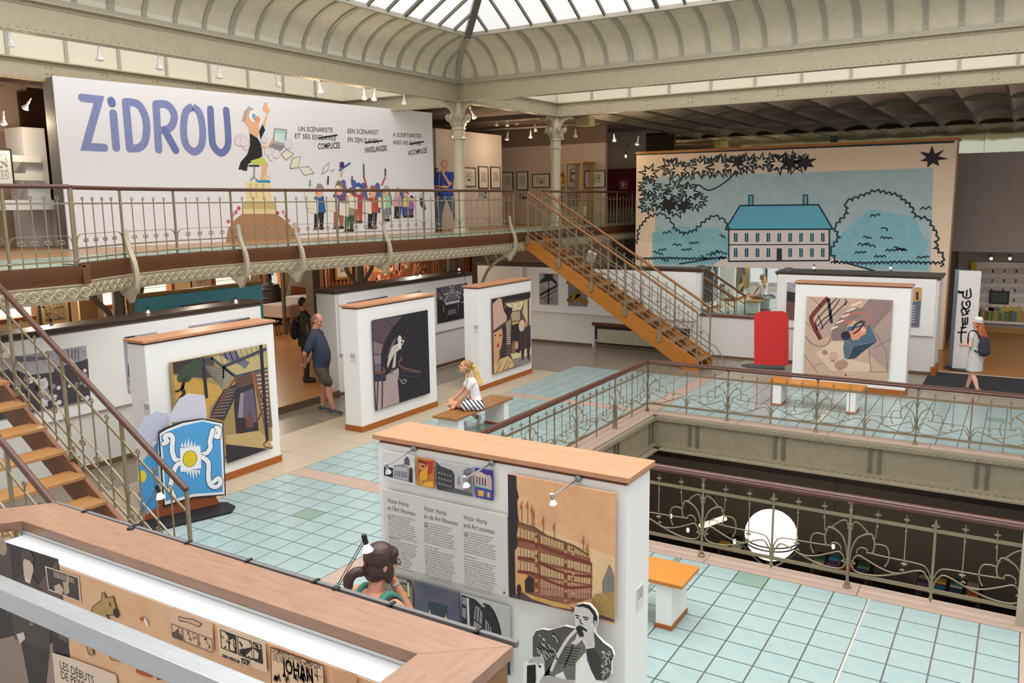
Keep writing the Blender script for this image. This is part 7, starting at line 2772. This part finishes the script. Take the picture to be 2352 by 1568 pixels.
def add_hand(sk, w, d, pn, s, side=1, curl=.5):
    """palm plus five unequal bent fingers; pn is the way the palm faces"""
    d = V(d).normalized()
    pn = V(pn)
    pn = (pn - d * pn.dot(d)).normalized()
    lat = d.cross(pn) * side
    M_ = rotm(lat, d, pn)
    sk.ell(w + d * (.045 * s), (.04 * s, .052 * s, .016 * s), 10, M_)
    for i, L in enumerate((.07, .078, .073, .056)):
        b = w + d * (.085 * s) + lat * ((.027 - .018 * i) * s)
        dd = (d * cos(curl) + pn * sin(curl))
        d2 = (d * cos(curl * 2.2) + pn * sin(curl * 2.2))
        m = b + dd * (L * .55 * s)
        capsule(sk, b - d * (.02 * s), m, .0095 * s, .0085 * s, 6)
        capsule(sk, m, m + d2 * (L * .45 * s), .0085 * s, .007 * s, 6)
    b = w + d * (.025 * s) + lat * (.034 * s)
    m = b + (d * .6 + lat * .7 + pn * .3).normalized() * (.035 * s)
    capsule(sk, b, m, .011 * s, .01 * s, 6)
    capsule(sk, m, m + (d * .9 + lat * .2 + pn * .4).normalized() * (.03 * s), .01 * s, .008 * s, 6)


def shoe(mb, ank, fwd, s, L=.26, h=.045):
    fwd = V((fwd.x, fwd.y, fwd.z)).normalized()
    r, f, u = axes(fwd)
    M_ = rotm(r, f, u)
    z0 = ank - u * (.05 * s)
    mb.ell(z0 + f * (.06 * s), (.045 * s, L * .5 * s, h * .75 * s), 12, M_)
    mb.ell(z0 - f * (.02 * s) + u * (.015 * s), (.04 * s, .07 * s, .055 * s), 10, M_)
    mb.ell(z0 + f * (.12 * s) - u * (.005 * s), (.047 * s, .075 * s, .032 * s), 10, M_)


def sole(par, ank, fwd, s, m):
    r, f, u = axes(fwd)
    M_ = rotm(r, f, u)
    k = MB()
    k.ell(ank - u * (.078 * s) + f * (.06 * s), (.048 * s, .135 * s, .014 * s), 12, M_)
    return k.build('sole', m, par, smooth=2)


SK1 = mat('c98f74', .5, 0, ('bd8268', 8, 1))
SK2 = mat('d8a387', .5, 0, ('cf967a', 8, 1))

# ---- man upstairs, hand on chin
o0 = V(onZ(1027, 531, ZU))
F = (-CFH * .97 - CRH * .22).normalized()
R_ = F.cross(UP)
s = 1.855 / 1.78
W = lambda x, y, z_: o0 + (R_ * x + F * y + UP * z_) * s
t = thing('person', 'bald man in a royal blue shirt with hand on chin on the upper gallery', 'person', o0)
hf = (F * .75 - CRH * .55 - UP * .1)
sk = MB()
hc = W(.02, .03, 1.66)
add_head(sk, hc, hf, s)
capsule(sk, W(0, 0, 1.46), W(.01, .02, 1.58), .06 * s, .055 * s)
loft(sk, [(W(0, 0, .9), .14 * s, .09 * s), (W(0, 0, 1.4), .14 * s, .08 * s), (W(0, 0, 1.47), .09 * s, .06 * s)], R_, F)
capsule(sk, W(.18, 0, 1.38), W(.27, .04, 1.12), .036 * s, .04 * s)
capsule(sk, W(.27, .04, 1.12), W(.02, .2, 1.1), .041 * s, .03 * s)
add_hand(sk, W(.02, .2, 1.1), -R_ + F * .1, -F, s, 1, .3)
capsule(sk, W(-.18, 0, 1.38), W(-.16, .2, 1.16), .036 * s, .042 * s)
capsule(sk, W(-.16, .2, 1.16), W(-.0, .19, 1.42), .042 * s, .03 * s)
add_hand(sk, W(0, .19, 1.42), UP + R_ * .2, -F, s, -1, .6)
remesh('body', sk, SK1, t, .009)
add_eyes(t, hc, hf, s)
sh = MB()
loft(sh, [(W(0, .0, .88), .185 * s, .135 * s), (W(0, .01, 1.0), .185 * s, .145 * s), (W(0, .01, 1.15), .18 * s, .14 * s), (W(0, 0, 1.3), .195 * s, .13 * s), (W(0, -.01, 1.42), .18 * s, .105 * s), (W(0, 0, 1.48), .1 * s, .075 * s)], R_, F)
capsule(sh, W(.175, 0, 1.41), W(.25, .03, 1.2), .07 * s, .062 * s)
capsule(sh, W(-.175, 0, 1.41), W(-.175, .13, 1.25), .07 * s, .062 * s)
remesh('shirt', sh, mat('20388f', .8, 0, ('2a449c', 7, 1)), t, .011)
tr = MB()
loft(tr, [(W(0, 0, .78), .17 * s, .12 * s), (W(0, 0, .95), .175 * s, .13 * s)], R_, F)
for sg, ax_, ay in ((1, .2, .0), (-1, -.3, -.05)):
    capsule(tr, W(sg * .09, 0, .86), W((sg * .1 + ax_) / 2 + sg * .03, .04, .47), .095 * s, .075 * s)
    capsule(tr, W((sg * .1 + ax_) / 2 + sg * .03, .04, .47), W(ax_, ay, .09), .075 * s, .06 * s)
remesh('jeans', tr, mat('3f4f6b', .85, 0, ('52627c', 6, 1)), t, .012)
sh = MB()
for ax_, ay, fx in ((.2, .0, .3), (-.3, -.05, -.3)):
    shoe(sh, W(ax_, ay, .08), F + R_ * fx, s)
remesh('shoes', sh, mat('4a3426', .5), t, .01)
k = MB()
k.tube(crv([W(.17, .12, .98), W(.13, .15, 1.2), W(.12, .1, 1.42), W(.11, -.05, 1.49), W(.14, -.14, 1.2), W(.2, -.1, .98)], 4), .022 * s, 6)
k.ell(W(.235, .0, .96), (.05 * s, .11 * s, .12 * s), 10, rotm(R_, F, UP))
k.build('shoulder_bag', mat('8a8a86', .8, 0, ('2e2e30', 30, 1)), t, smooth=2)

# ---- man in navy shirt, hands behind his back
o0 = V(onZ(748, 947))
F = (CRH * .97 - CFH * .12).normalized()
R_ = F.cross(UP)
s = 1.87 / 1.78
W = lambda x, y, z_: o0 + (R_ * x + F * y + UP * z_) * s
t = thing('person', 'balding man in navy t-shirt and brown shorts with hands behind his back', 'person', o0)
hf = (F - UP * .42 - CFH * .12)
sk = MB()
hc = W(0, -.06, 1.64)
add_head(sk, hc, hf, s)
capsule(sk, W(0, -.13, 1.44), W(0, -.085, 1.56), .065 * s, .06 * s)
loft(sk, [(W(0, -.05, .85), .15 * s, .1 * s), (W(0, -.09, 1.36), .13 * s, .075 * s), (W(0, -.115, 1.45), .09 * s, .06 * s)], R_, F)
for sg in (1, -1):
    capsule(sk, W(sg * .185, -.1, 1.35), W(sg * .245, -.23, 1.1), .04 * s, .042 * s)
    capsule(sk, W(sg * .245, -.23, 1.1), W(sg * .05, -.3, .9), .043 * s, .03 * s)
    add_hand(sk, W(sg * .05, -.3, .9), -R_ * sg * .6 - UP * .6 - F * .5, F if sg > 0 else -F, s, sg, .4)
kn = {1: (W(.1, .1, .5), W(.1, .18, .1)), -1: (W(-.1, -.02, .5), W(-.1, -.08, .1))}
for sg in (1, -1):
    capsule(sk, W(sg * .09, -.05, .85), kn[sg][0], .08 * s, .06 * s)
    capsule(sk, kn[sg][0], kn[sg][0] * .55 + kn[sg][1] * .45 - F * (.015 * s), .058 * s, .06 * s)
    capsule(sk, kn[sg][0] * .55 + kn[sg][1] * .45 - F * (.015 * s), kn[sg][1], .06 * s, .038 * s)
remesh('body', sk, SK1, t, .008)
add_eyes(t, hc, hf, s)
hr_ = MB()
r, f, u = axes(hf)
hr_.ell(hc + (f * -.02 + u * .028) * s, (.081 * s, .094 * s, .085 * s), 16, rotm(r, f, u))
hr_.ell(hc + (f * -.05 + u * -.015) * s, (.079 * s, .066 * s, .07 * s), 16, rotm(r, f, u))
hair = remesh('hair', hr_, mat('7a5f50', .9, 0, ('8c6c5a', 40, 1)), t, .009)
sh = MB()
loft(sh, [(W(0, -.04, .83), .175 * s, .14 * s), (W(0, -.02, .95), .18 * s, .155 * s), (W(0, -.02, 1.08), .18 * s, .155 * s), (W(0, -.06, 1.25), .19 * s, .145 * s), (W(0, -.09, 1.38), .185 * s, .11 * s), (W(0, -.115, 1.46), .13 * s, .085 * s), (W(0, -.12, 1.5), .085 * s, .078 * s)], R_, F)
for sg in (1, -1):
    capsule(sh, W(sg * .175, -.1, 1.37), W(sg * .228, -.18, 1.17), .08 * s, .072 * s)
remesh('t_shirt', sh, mat('2b3145', .85, 0, ('343b50', 6, 1)), t, .01)
tr = MB()
loft(tr, [(W(0, -.04, .76), .165 * s, .13 * s), (W(0, -.03, .9), .165 * s, .14 * s)], R_, F)
for sg in (1, -1):
    m = kn[sg][0]
    capsule(tr, W(sg * .09, -.04, .8), m + UP * (.07 * s), .1 * s, .093 * s)
tr.ell(W(.19, .06, .62), (.02 * s, .07 * s, .09 * s), 10, rotm(R_, F, UP))
remesh('shorts', tr, mat('453a33', .9, 0, ('54483f', 6, 1)), t, .011)
for sg in (1, -1):
    sh = MB()
    shoe(sh, kn[sg][1] - UP * (.01 * s), F - CFH * .2, s, .28)
    remesh('shoe', sh, mat('45464a', .8), t, .009)
    sole(t, kn[sg][1] - UP * (.005 * s), F - CFH * .2, s, mat('b9b3a4', .7))

# ---- blonde girl on the bench
F = (-CRH * .96 - CFH * .2).normalized()
R_ = F.cross(UP)
s = .93
pv = V((-7.57, 11.12, .57))
o0 = V((pv.x, pv.y, .46))
W = lambda x, y, z_: o0 + (R_ * x + F * y + UP * z_) * s
t = thing('person', 'blonde girl in white t-shirt and striped shorts sitting on the bench', 'person', o0)
hf = (F + UP * .22 + CFH * .1)
sk = MB()
hc = W(0, .16, .77)
add_head(sk, hc, hf, s)
capsule(sk, W(0, .08, .56), W(0, .12, .68), .048 * s, .045 * s)
loft(sk, [(W(0, 0, .08), .13 * s, .1 * s), (W(0, .02, .28), .11 * s, .08 * s), (W(0, .05, .5), .13 * s, .075 * s), (W(0, .06, .56), .08 * s, .05 * s)], R_, F)
hl = onZ(1046, 936, .485)
hrr = W(.2, .42, .06)
for sg, hd in ((-1, V(hl)), (1, hrr)):
    sp = W(sg * .155, .06, .5)
    el = (sp + hd) / 2 - F * (.03 * s) + UP * (.0)
    capsule(sk, sp, el, .042 * s, .035 * s)
    capsule(sk, el, hd + UP * .03, .035 * s, .025 * s)
    add_hand(sk, hd + UP * .02, F * .9 - UP * .25, -UP, s, -sg, .15)
for sg in (1, -1):
    kn_ = V(onZ(1034, 928, .52)) if sg < 0 else V(onZ(1034, 928, .52)) + R_ * .2 - F * .02
    ak = V(onZ(1062, 972, .13)) if sg < 0 else V(onZ(1096, 958, .15)) + R_ * .05
    capsule(sk, W(sg * .09, .05, .09), kn_, .08 * s, .058 * s)
    capsule(sk, kn_, ak, .056 * s, .034 * s)
    shm = MB()
    fd = (CRH * .1 - UP * .75 + F * .35)
    shoe(shm, ak - UP * .03, fd, s * .95)
    remesh('shoe', shm, mat('dcdad4', .7), t, .008)
    MB().lathe([(.04, -.02), (.042, .02)], ak, 10, axis=(kn_ - ak).normalized()).build('shoe_collar', mat('2f6a48', .7), t)
remesh('body', sk, SK2, t, .007)
add_eyes(t, hc, hf, s)
sh = MB()
loft(sh, [(W(0, -.02, .15), .14 * s, .115 * s), (W(0, .0, .25), .125 * s, .1 * s), (W(0, .03, .4), .15 * s, .105 * s), (W(0, .05, .51), .155 * s, .085 * s), (W(0, .065, .575), .085 * s, .06 * s)], R_, F)
for sg in (1, -1):
    hd = V(hl) if sg < 0 else hrr
    sp = W(sg * .15, .055, .51)
    capsule(sh, sp, sp + (hd - sp) * .2, .058 * s, .055 * s)
remesh('t_shirt', sh, mat('eceaec', .8), t, .008)
sm = bpy.data.materials.new('m_striped_cotton')
sm.use_nodes = True
nt = sm.node_tree
tc = nt.nodes.new('ShaderNodeTexCoord')
wv = nt.nodes.new('ShaderNodeTexWave')
wv.bands_direction = 'DIAGONAL'
wv.inputs['Scale'].default_value = 6.5
wv.inputs['Distortion'].default_value = 1.5
rpm = nt.nodes.new('ShaderNodeValToRGB')
rpm.color_ramp.interpolation = 'CONSTANT'
rpm.color_ramp.elements[0].color = rgb('e4e2e0')
rpm.color_ramp.elements[1].color = rgb('3a4258')
rpm.color_ramp.elements[1].position = .55
nt.links.new(tc.outputs['Object'], wv.inputs['Vector'])
nt.links.new(wv.outputs['Fac'], rpm.inputs['Fac'])
nt.links.new(rpm.outputs['Color'], nt.nodes['Principled BSDF'].inputs['Base Color'])
tr = MB()
loft(tr, [(W(0, -.02, .01), .17 * s, .14 * s), (W(0, -.02, .1), .165 * s, .135 * s), (W(0, -.01, .19), .135 * s, .11 * s)], R_, F)
for sg in (1, -1):
    capsule(tr, W(sg * .09, .0, .09), W(sg * .1, .17, .09), .098 * s, .105 * s)
remesh('shorts', tr, sm, t, .009)
hr_ = MB()
r, f, u = axes(hf)
hr_.ell(hc + (f * -.025 + u * .035) * s, (.085 * s, .1 * s, .095 * s), 14, rotm(r, f, u))
hr_.ell(hc + (f * -.055 - u * .03) * s, (.082 * s, .065 * s, .08 * s), 14, rotm(r, f, u))
remesh('hair', hr_, mat('a5814f', .6, 0, ('8d6a40', 25, (1, 1, .3))), t, .007)
pt = MB()
tl = [hc + (f * -.11 + u * .06) * s, hc + (f * -.16 + u * .02) * s, W(0, -.04, .62), W(0, -.075, .5), W(0, -.1, .43)]
pt.tube(crv(tl, 4), [.025 * s] + [.04 * s] * 5 + [.055 * s] * 7 + [.06 * s] * 3 + [.03 * s], 10)
pt.tube(crv([tl[0], tl[2] + R_ * .03, tl[4] + R_ * .05 + UP * .02], 4), [.02 * s] + [.04 * s] * 7 + [.02 * s], 8)
remesh('ponytail', pt, mat('e0bd72', .55, 0, ('c9a055', 30, (2, 2, .3))), t, .007)
MB().lathe([(.03, -.012), (.03, .012)], tl[0], 10, axis=(tl[1] - tl[0]).normalized()).build('hair_band', BLACK, t)

# ---- woman in the green top, foreground
o0 = V((-3.33, 3.76, 0))
F = (CRH * .62 + CFH * .78).normalized()
R_ = F.cross(UP)
s = .985
W = lambda x, y, z_: o0 + (R_ * x + F * y + UP * z_) * s
t = thing('person', 'dark haired woman with glasses and green top reading the text board', 'person', o0)
hf = (CRH * .86 + CFH * .5 - UP * .1)
sk = MB()
hc = W(.0, .05, 1.6)
add_head(sk, hc, hf, s)
capsule(sk, W(0, -.03, 1.4), W(0, .03, 1.55), .055 * s, .05 * s)
loft(sk, [(W(0, 0, .9), .15 * s, .1 * s), (W(0, 0, 1.1), .14 * s, .1 * s), (W(0, 0, 1.25), .16 * s, .105 * s), (W(0, -.02, 1.37), .17 * s, .085 * s), (W(0, -.02, 1.43), .09 * s, .06 * s)], R_, F)
for sg in (1, -1):
    sk.ell(W(sg * .17, -.02, 1.36), .065 * s, 12)
hand_t = hc + (axes(hf)[1] * .085 - axes(hf)[2] * .13) * s
el = W(.2, .17, 1.13)
capsule(sk, W(.18, -.01, 1.36), el, .055 * s, .043 * s)
capsule(sk, el, hand_t, .042 * s, .028 * s)
add_hand(sk, hand_t, UP * .75 - axes(hf)[1] * .35, -axes(hf)[1], s, 1, .75)
capsule(sk, W(-.18, -.01, 1.36), W(-.22, .1, 1.1), .053 * s, .043 * s)
capsule(sk, W(-.22, .1, 1.1), W(.02, .2, 1.05), .042 * s, .03 * s)
add_hand(sk, W(.02, .2, 1.05), R_, -F, s, -1, .4)
remesh('body', sk, mat('cc8f76', .5, 0, ('c2836a', 8, 1)), t, .006)
add_eyes(t, hc, hf, s)
r, f, u = axes(hf)
hr_ = MB()
hr_.ell(hc + (f * -.02 + u * .04) * s, (.094 * s, .108 * s, .1 * s), 18, rotm(r, f, u))
hr_.ell(hc + (f * -.045 - u * .04) * s, (.09 * s, .08 * s, .085 * s), 18, rotm(r, f, u))
hr_.ell(hc + (f * .045 + u * .06) * s, (.078 * s, .062 * s, .045 * s), 14, rotm(r, f, u))
for q in (-1, 1):
    hr_.ell(hc + (r * (q * .078) + f * .02 - u * .045) * s, (.018 * s, .035 * s, .075 * s), 10, rotm(r, f, u))
HAIRD = mat('2e1a17', .4, 0, ('43261f', 22, (1, 1, .35)))
remesh('hair', hr_, HAIRD, t, .006)
pt = MB()
b0 = hc + (f * -.12 - u * .045) * s
pt.tube(crv([b0, b0 - f * .06 * s, b0 + (-f * .1 - u * .05) * s, b0 + (-f * .085 - u * .11) * s], 4), [.02 * s] + [.034 * s] * 9 + [.03 * s, .022 * s, .012 * s], 10)
remesh('ponytail', pt, HAIRD, t, .006)
MB().lathe([(.028, -.012), (.028, .012)], b0, 10, axis=-f).build('hair_tie', mat('20242e', .7), t)
gk = MB()
for q in (-1, 1):
    cc = hc + (r * (q * .034) + f * .1 + u * .004) * s
    gk.tube([cc + (r * (.027 * cos(a)) + u * (.019 * sin(a))) * s for a in [2 * pi * i / 12 for i in range(13)]], .003, 5)
    gk.tube([cc + r * (q * .027 * s), hc + (r * (q * .08) + f * .0 + u * .01) * s], .003, 5)
gk.tube([hc + (r * -.008 + f * .103 + u * .006) * s, hc + (r * .008 + f * .103 + u * .006) * s], .003, 5)
gk.build('glasses', mat('2f3a22', .3), t)
GRN = mat('3f8a78', .75, 0, ('2f6f60', 30, 1))
sh = MB()
loft(sh, [(W(0, 0, .88), .175 * s, .13 * s), (W(0, 0, 1.05), .16 * s, .125 * s), (W(0, .01, 1.2), .17 * s, .125 * s), (W(0, .01, 1.27), .165 * s, .12 * s)], R_, F)
for sg in (1, -1):
    sh.tube(crv([W(sg * .1, .105, 1.22), W(sg * .115, .075, 1.36), W(sg * .105, -.01, 1.43), W(sg * .1, -.08, 1.37), W(sg * .08, -.115, 1.22)], 4), .03 * s, 8)
sh.tube(crv([W(.1, -.09, 1.36), W(.04, -.105, 1.3), W(-.04, -.105, 1.3), W(-.1, -.09, 1.36)], 4), .026 * s, 8)
remesh('top', sh, GRN, t, .007)
k = MB()
k.tube(crv([W(.135, .08, 1.24), W(.15, .05, 1.38), W(.145, -.04, 1.425), W(.135, -.1, 1.3)], 4), .012 * s, 6)
k.build('bra_strap', BLACK, t, smooth=2)
k = MB()
wd = (hand_t - el).normalized()
k.lathe([(.034 * s, -.008), (.036 * s, 0), (.034 * s, .008)], hand_t - wd * .03, 14, axis=wd)
k.build('bracelet', CHROME, t)
tr = MB()
loft(tr, [(W(0, 0, .75), .165 * s, .12 * s), (W(0, 0, .95), .165 * s, .125 * s)], R_, F)
for sg in (1, -1):
    capsule(tr, W(sg * .09, 0, .82), W(sg * .09, .02, .46), .09 * s, .065 * s)
    capsule(tr, W(sg * .09, .02, .46), W(sg * .09, -.02, .1), .065 * s, .045 * s)
remesh('trousers', tr, mat('353a48', .85), t, .012)
for sg in (1, -1):
    sh = MB()
    shoe(sh, W(sg * .09, -.02, .09), F, s)
    remesh('shoe', sh, mat('3a3530', .6), t, .011)

# ---- red haired visitor with hat and backpack
o0 = V(onZ(2234, 902))
F = (CFH * .9 - CRH * .36).normalized()
R_ = F.cross(UP)
s = 1.5 / 1.76
W = lambda x, y, z_: o0 + (R_ * x + F * y + UP * z_) * s
t = thing('person', 'red haired girl with white hat, patterned dress and navy backpack', 'person', o0)
hf = (F * .6 - CRH * .6 - UP * .1)
sk = MB()
hc = W(0, .02, 1.6)
r, f, u = add_head(sk, hc, hf, s)
capsule(sk, W(0, 0, 1.42), W(0, .02, 1.53), .05 * s, .046 * s)
loft(sk, [(W(0, 0, .9), .15 * s, .1 * s), (W(0, 0, 1.38), .15 * s, .085 * s), (W(0, 0, 1.45), .08 * s, .05 * s)], R_, F)
capsule(sk, W(.17, 0, 1.38), W(.235, -.05, 1.1), .045 * s, .038 * s)
capsule(sk, W(.235, -.05, 1.1), W(.25, -.0, .84), .037 * s, .026 * s)
add_hand(sk, W(.25, 0, .84), -UP + R_ * .1, -R_, s, -1, .35)
capsule(sk, W(-.17, 0, 1.38), W(-.25, -.04, 1.12), .045 * s, .038 * s)
capsule(sk, W(-.25, -.04, 1.12), W(-.17, .2, 1.1), .037 * s, .026 * s)
add_hand(sk, W(-.17, .2, 1.1), F, R_, s, 1, .5)
lg = {1: (W(.06, .12, .47), W(.05, .2, .09)), -1: (W(-.05, .02, .46), W(-.03, -.14, .11))}
for sg in (1, -1):
    capsule(sk, W(sg * .085, 0, .85), lg[sg][0], .085 * s, .056 * s)
    capsule(sk, lg[sg][0], lg[sg][0] * .6 + lg[sg][1] * .4 - F * .02, .054 * s, .056 * s)
    capsule(sk, lg[sg][0] * .6 + lg[sg][1] * .4 - F * .02, lg[sg][1], .056 * s, .034 * s)
remesh('body', sk, mat('dcab96', .5), t, .008)
for sg in (1, -1):
    sh = MB()
    shoe(sh, lg[sg][1], F - (UP * .6 if sg < 0 else UP * 0), s, .25)
    remesh('shoe', sh, mat('8d867c', .7) if sg < 0 else mat('4a4648', .7), t, .009)
dr = MB()
loft(dr, [(W(0, .0, .52), .2 * s, .15 * s), (W(0, 0, .7), .19 * s, .145 * s), (W(0, 0, .92), .18 * s, .135 * s), (W(0, 0, 1.1), .155 * s, .115 * s), (W(0, 0, 1.3), .17 * s, .115 * s), (W(0, 0, 1.42), .15 * s, .085 * s)], R_, F)
for sg in (1, -1):
    capsule(dr, W(sg * .16, 0, 1.39), W(sg * .19, -.01, 1.3), .058 * s, .055 * s)
remesh('dress', dr, mat('dcd8d0', .8, 0, ('5f7088', 26, 1, .5, .6)), t, .009)
hm = MB()
hm.ell(hc + (f * -.03 + u * .0) * s, (.09 * s, .1 * s, .11 * s), 14, rotm(r, f, u))
hm.tube(crv([hc - f * .07 * s, W(.03, -.1, 1.42), W(.06, -.13, 1.28), W(.1, -.13, 1.18)], 4), [.07 * s] * 4 + [.085 * s] * 5 + [.07 * s] * 3 + [.03 * s], 10)
hm.tube(crv([hc - f * .06 * s, W(-.03, -.1, 1.4), W(-.03, -.12, 1.27)], 4), [.07 * s] * 6 + [.06 * s, .05 * s, .02 * s], 10)
remesh('hair', hm, mat('a5562a', .5, 0, ('8a4220', 22, (1, 1, .35))), t, .008)
hat = MB()
ha = (u * .95 - f * .25).normalized()
hat.lathe([(.115 * s, .045 * s), (.118 * s, .06 * s), (.098 * s, .07 * s), (.1 * s, .1 * s), (.088 * s, .15 * s), (.05 * s, .168 * s), (0, .172 * s)], hc, 18, axis=ha)
hob = hat.build('hat', mat('e8e2d4', .8, 0, ('dcd4c4', 40, 1)), t, smooth=2)
MB().lathe([(.101 * s, .07 * s), (.103 * s, .098 * s)], hc, 18, axis=ha).build('hat_band', mat('b5b0c4', .8), hob)
bpk = MB()
bpk.ell(W(0, -.2, 1.12), (.15 * s, .1 * s, .22 * s), 16, rotm(R_, F, UP))
bpk.ell(W(0, -.21, 1.02), (.155 * s, .11 * s, .14 * s), 16, rotm(R_, F, UP))
bpk.ell(W(0, -.27, 1.0), (.12 * s, .06 * s, .1 * s), 14, rotm(R_, F, UP))
bo = remesh('backpack', bpk, mat('2e2e3c', .85), t, .009)
k = MB()
for sg in (1, -1):
    k.tube(crv([W(sg * .09, -.16, 1.3), W(sg * .12, -.04, 1.46), W(sg * .13, .1, 1.38), W(sg * .15, .08, 1.12), W(sg * .12, -.12, .98)], 4), .018 * s, 6)
k.build('strap', mat('24242e', .85), bo, smooth=2)


# ---- two dark clothed visitors half hidden in the back room
def plain_person(label, o0, F, s, coat, legs, bag=None):
    R_ = F.cross(UP)
    W = lambda x, y, z_: o0 + (R_ * x + F * y + UP * z_) * s
    t = thing('person', label, 'person', o0)
    sk = MB()
    hc = W(0, .02, 1.63)
    add_head(sk, hc, F, s)
    capsule(sk, W(0, 0, 1.4), W(0, .01, 1.55), .055 * s)
    for sg in (1, -1):
        capsule(sk, W(sg * .24, .04, 1.0), W(sg * .24, .08, .9), .03 * s)
        add_hand(sk, W(sg * .24, .08, .88), -UP, -R_ * sg, s, sg, .4)
    loft(sk, [(W(0, 0, .9), .12 * s, .08 * s), (W(0, 0, 1.42), .12 * s, .07 * s)], R_, F)
    for sg in (1, -1):
        capsule(sk, W(sg * .2, 0, 1.35), W(sg * .24, .05, 1.0), .035 * s)
    remesh('body', sk, SK1, t, .011)
    hm = MB()
    hm.ell(hc + F * (-.03 * s) + UP * .03, (.09 * s, .095 * s, .1 * s), 14, rotm(R_, F, UP))
    remesh('hair', hm, mat('2a1d17', .6), t, .011)
    c = MB()
    loft(c, [(W(0, 0, .75), .19 * s, .14 * s), (W(0, 0, 1.0), .18 * s, .14 * s), (W(0, 0, 1.3), .2 * s, .13 * s), (W(0, 0, 1.43), .16 * s, .1 * s), (W(0, 0, 1.48), .09 * s, .07 * s)], R_, F)
    for sg in (1, -1):
        capsule(c, W(sg * .18, 0, 1.39), W(sg * .24, -.02, 1.15), .072 * s, .06 * s)
        capsule(c, W(sg * .24, -.02, 1.15), W(sg * .24, .05, .95), .06 * s, .05 * s)
    remesh('coat', c, coat, t, .012)
    c = MB()
    for sg in (1, -1):
        capsule(c, W(sg * .09, 0, .8), W(sg * .1, .01, .45), .09 * s, .07 * s)
        capsule(c, W(sg * .1, .01, .45), W(sg * .1, 0, .1), .07 * s, .05 * s)
    remesh('trousers', c, legs, t, .013)
    for sg in (1, -1):
        sh = MB()
        shoe(sh, W(sg * .1, 0, .085), F, s)
        remesh('shoe', sh, mat('26221f', .6), t, .012)
    if bag:
        c = MB()
        c.ell(W(.0, -.2, 1.1), (.15 * s, .1 * s, .22 * s), 14, rotm(R_, F, UP))
        b = remesh('backpack', c, bag, t, .012)
        k = MB()
        for sg in (1, -1):
            k.tube(crv([W(sg * .09, -.14, 1.3), W(sg * .12, 0, 1.47), W(sg * .13, .13, 1.35)], 4), .02, 6)
        k.build('strap', bag, b)
    return t


plain_person('visitor in a dark green coat with black backpack behind the centre wall', V((-12.78, 12.5, .13)), (CRH * .95 + CFH * .3).normalized(), 1.02, mat('333528', .85), mat('2c2c30', .85), mat('19181a', .8))
plain_person('dark clothed visitor at the left edge behind the near stair', V((-13.1, 6.62, .13)), (CRH * .9 + CFH * .4).normalized(), 1.0, mat('2a2226', .85, 0, ('7a2030', 3, 1, .55, .6)), mat('241f22', .85))
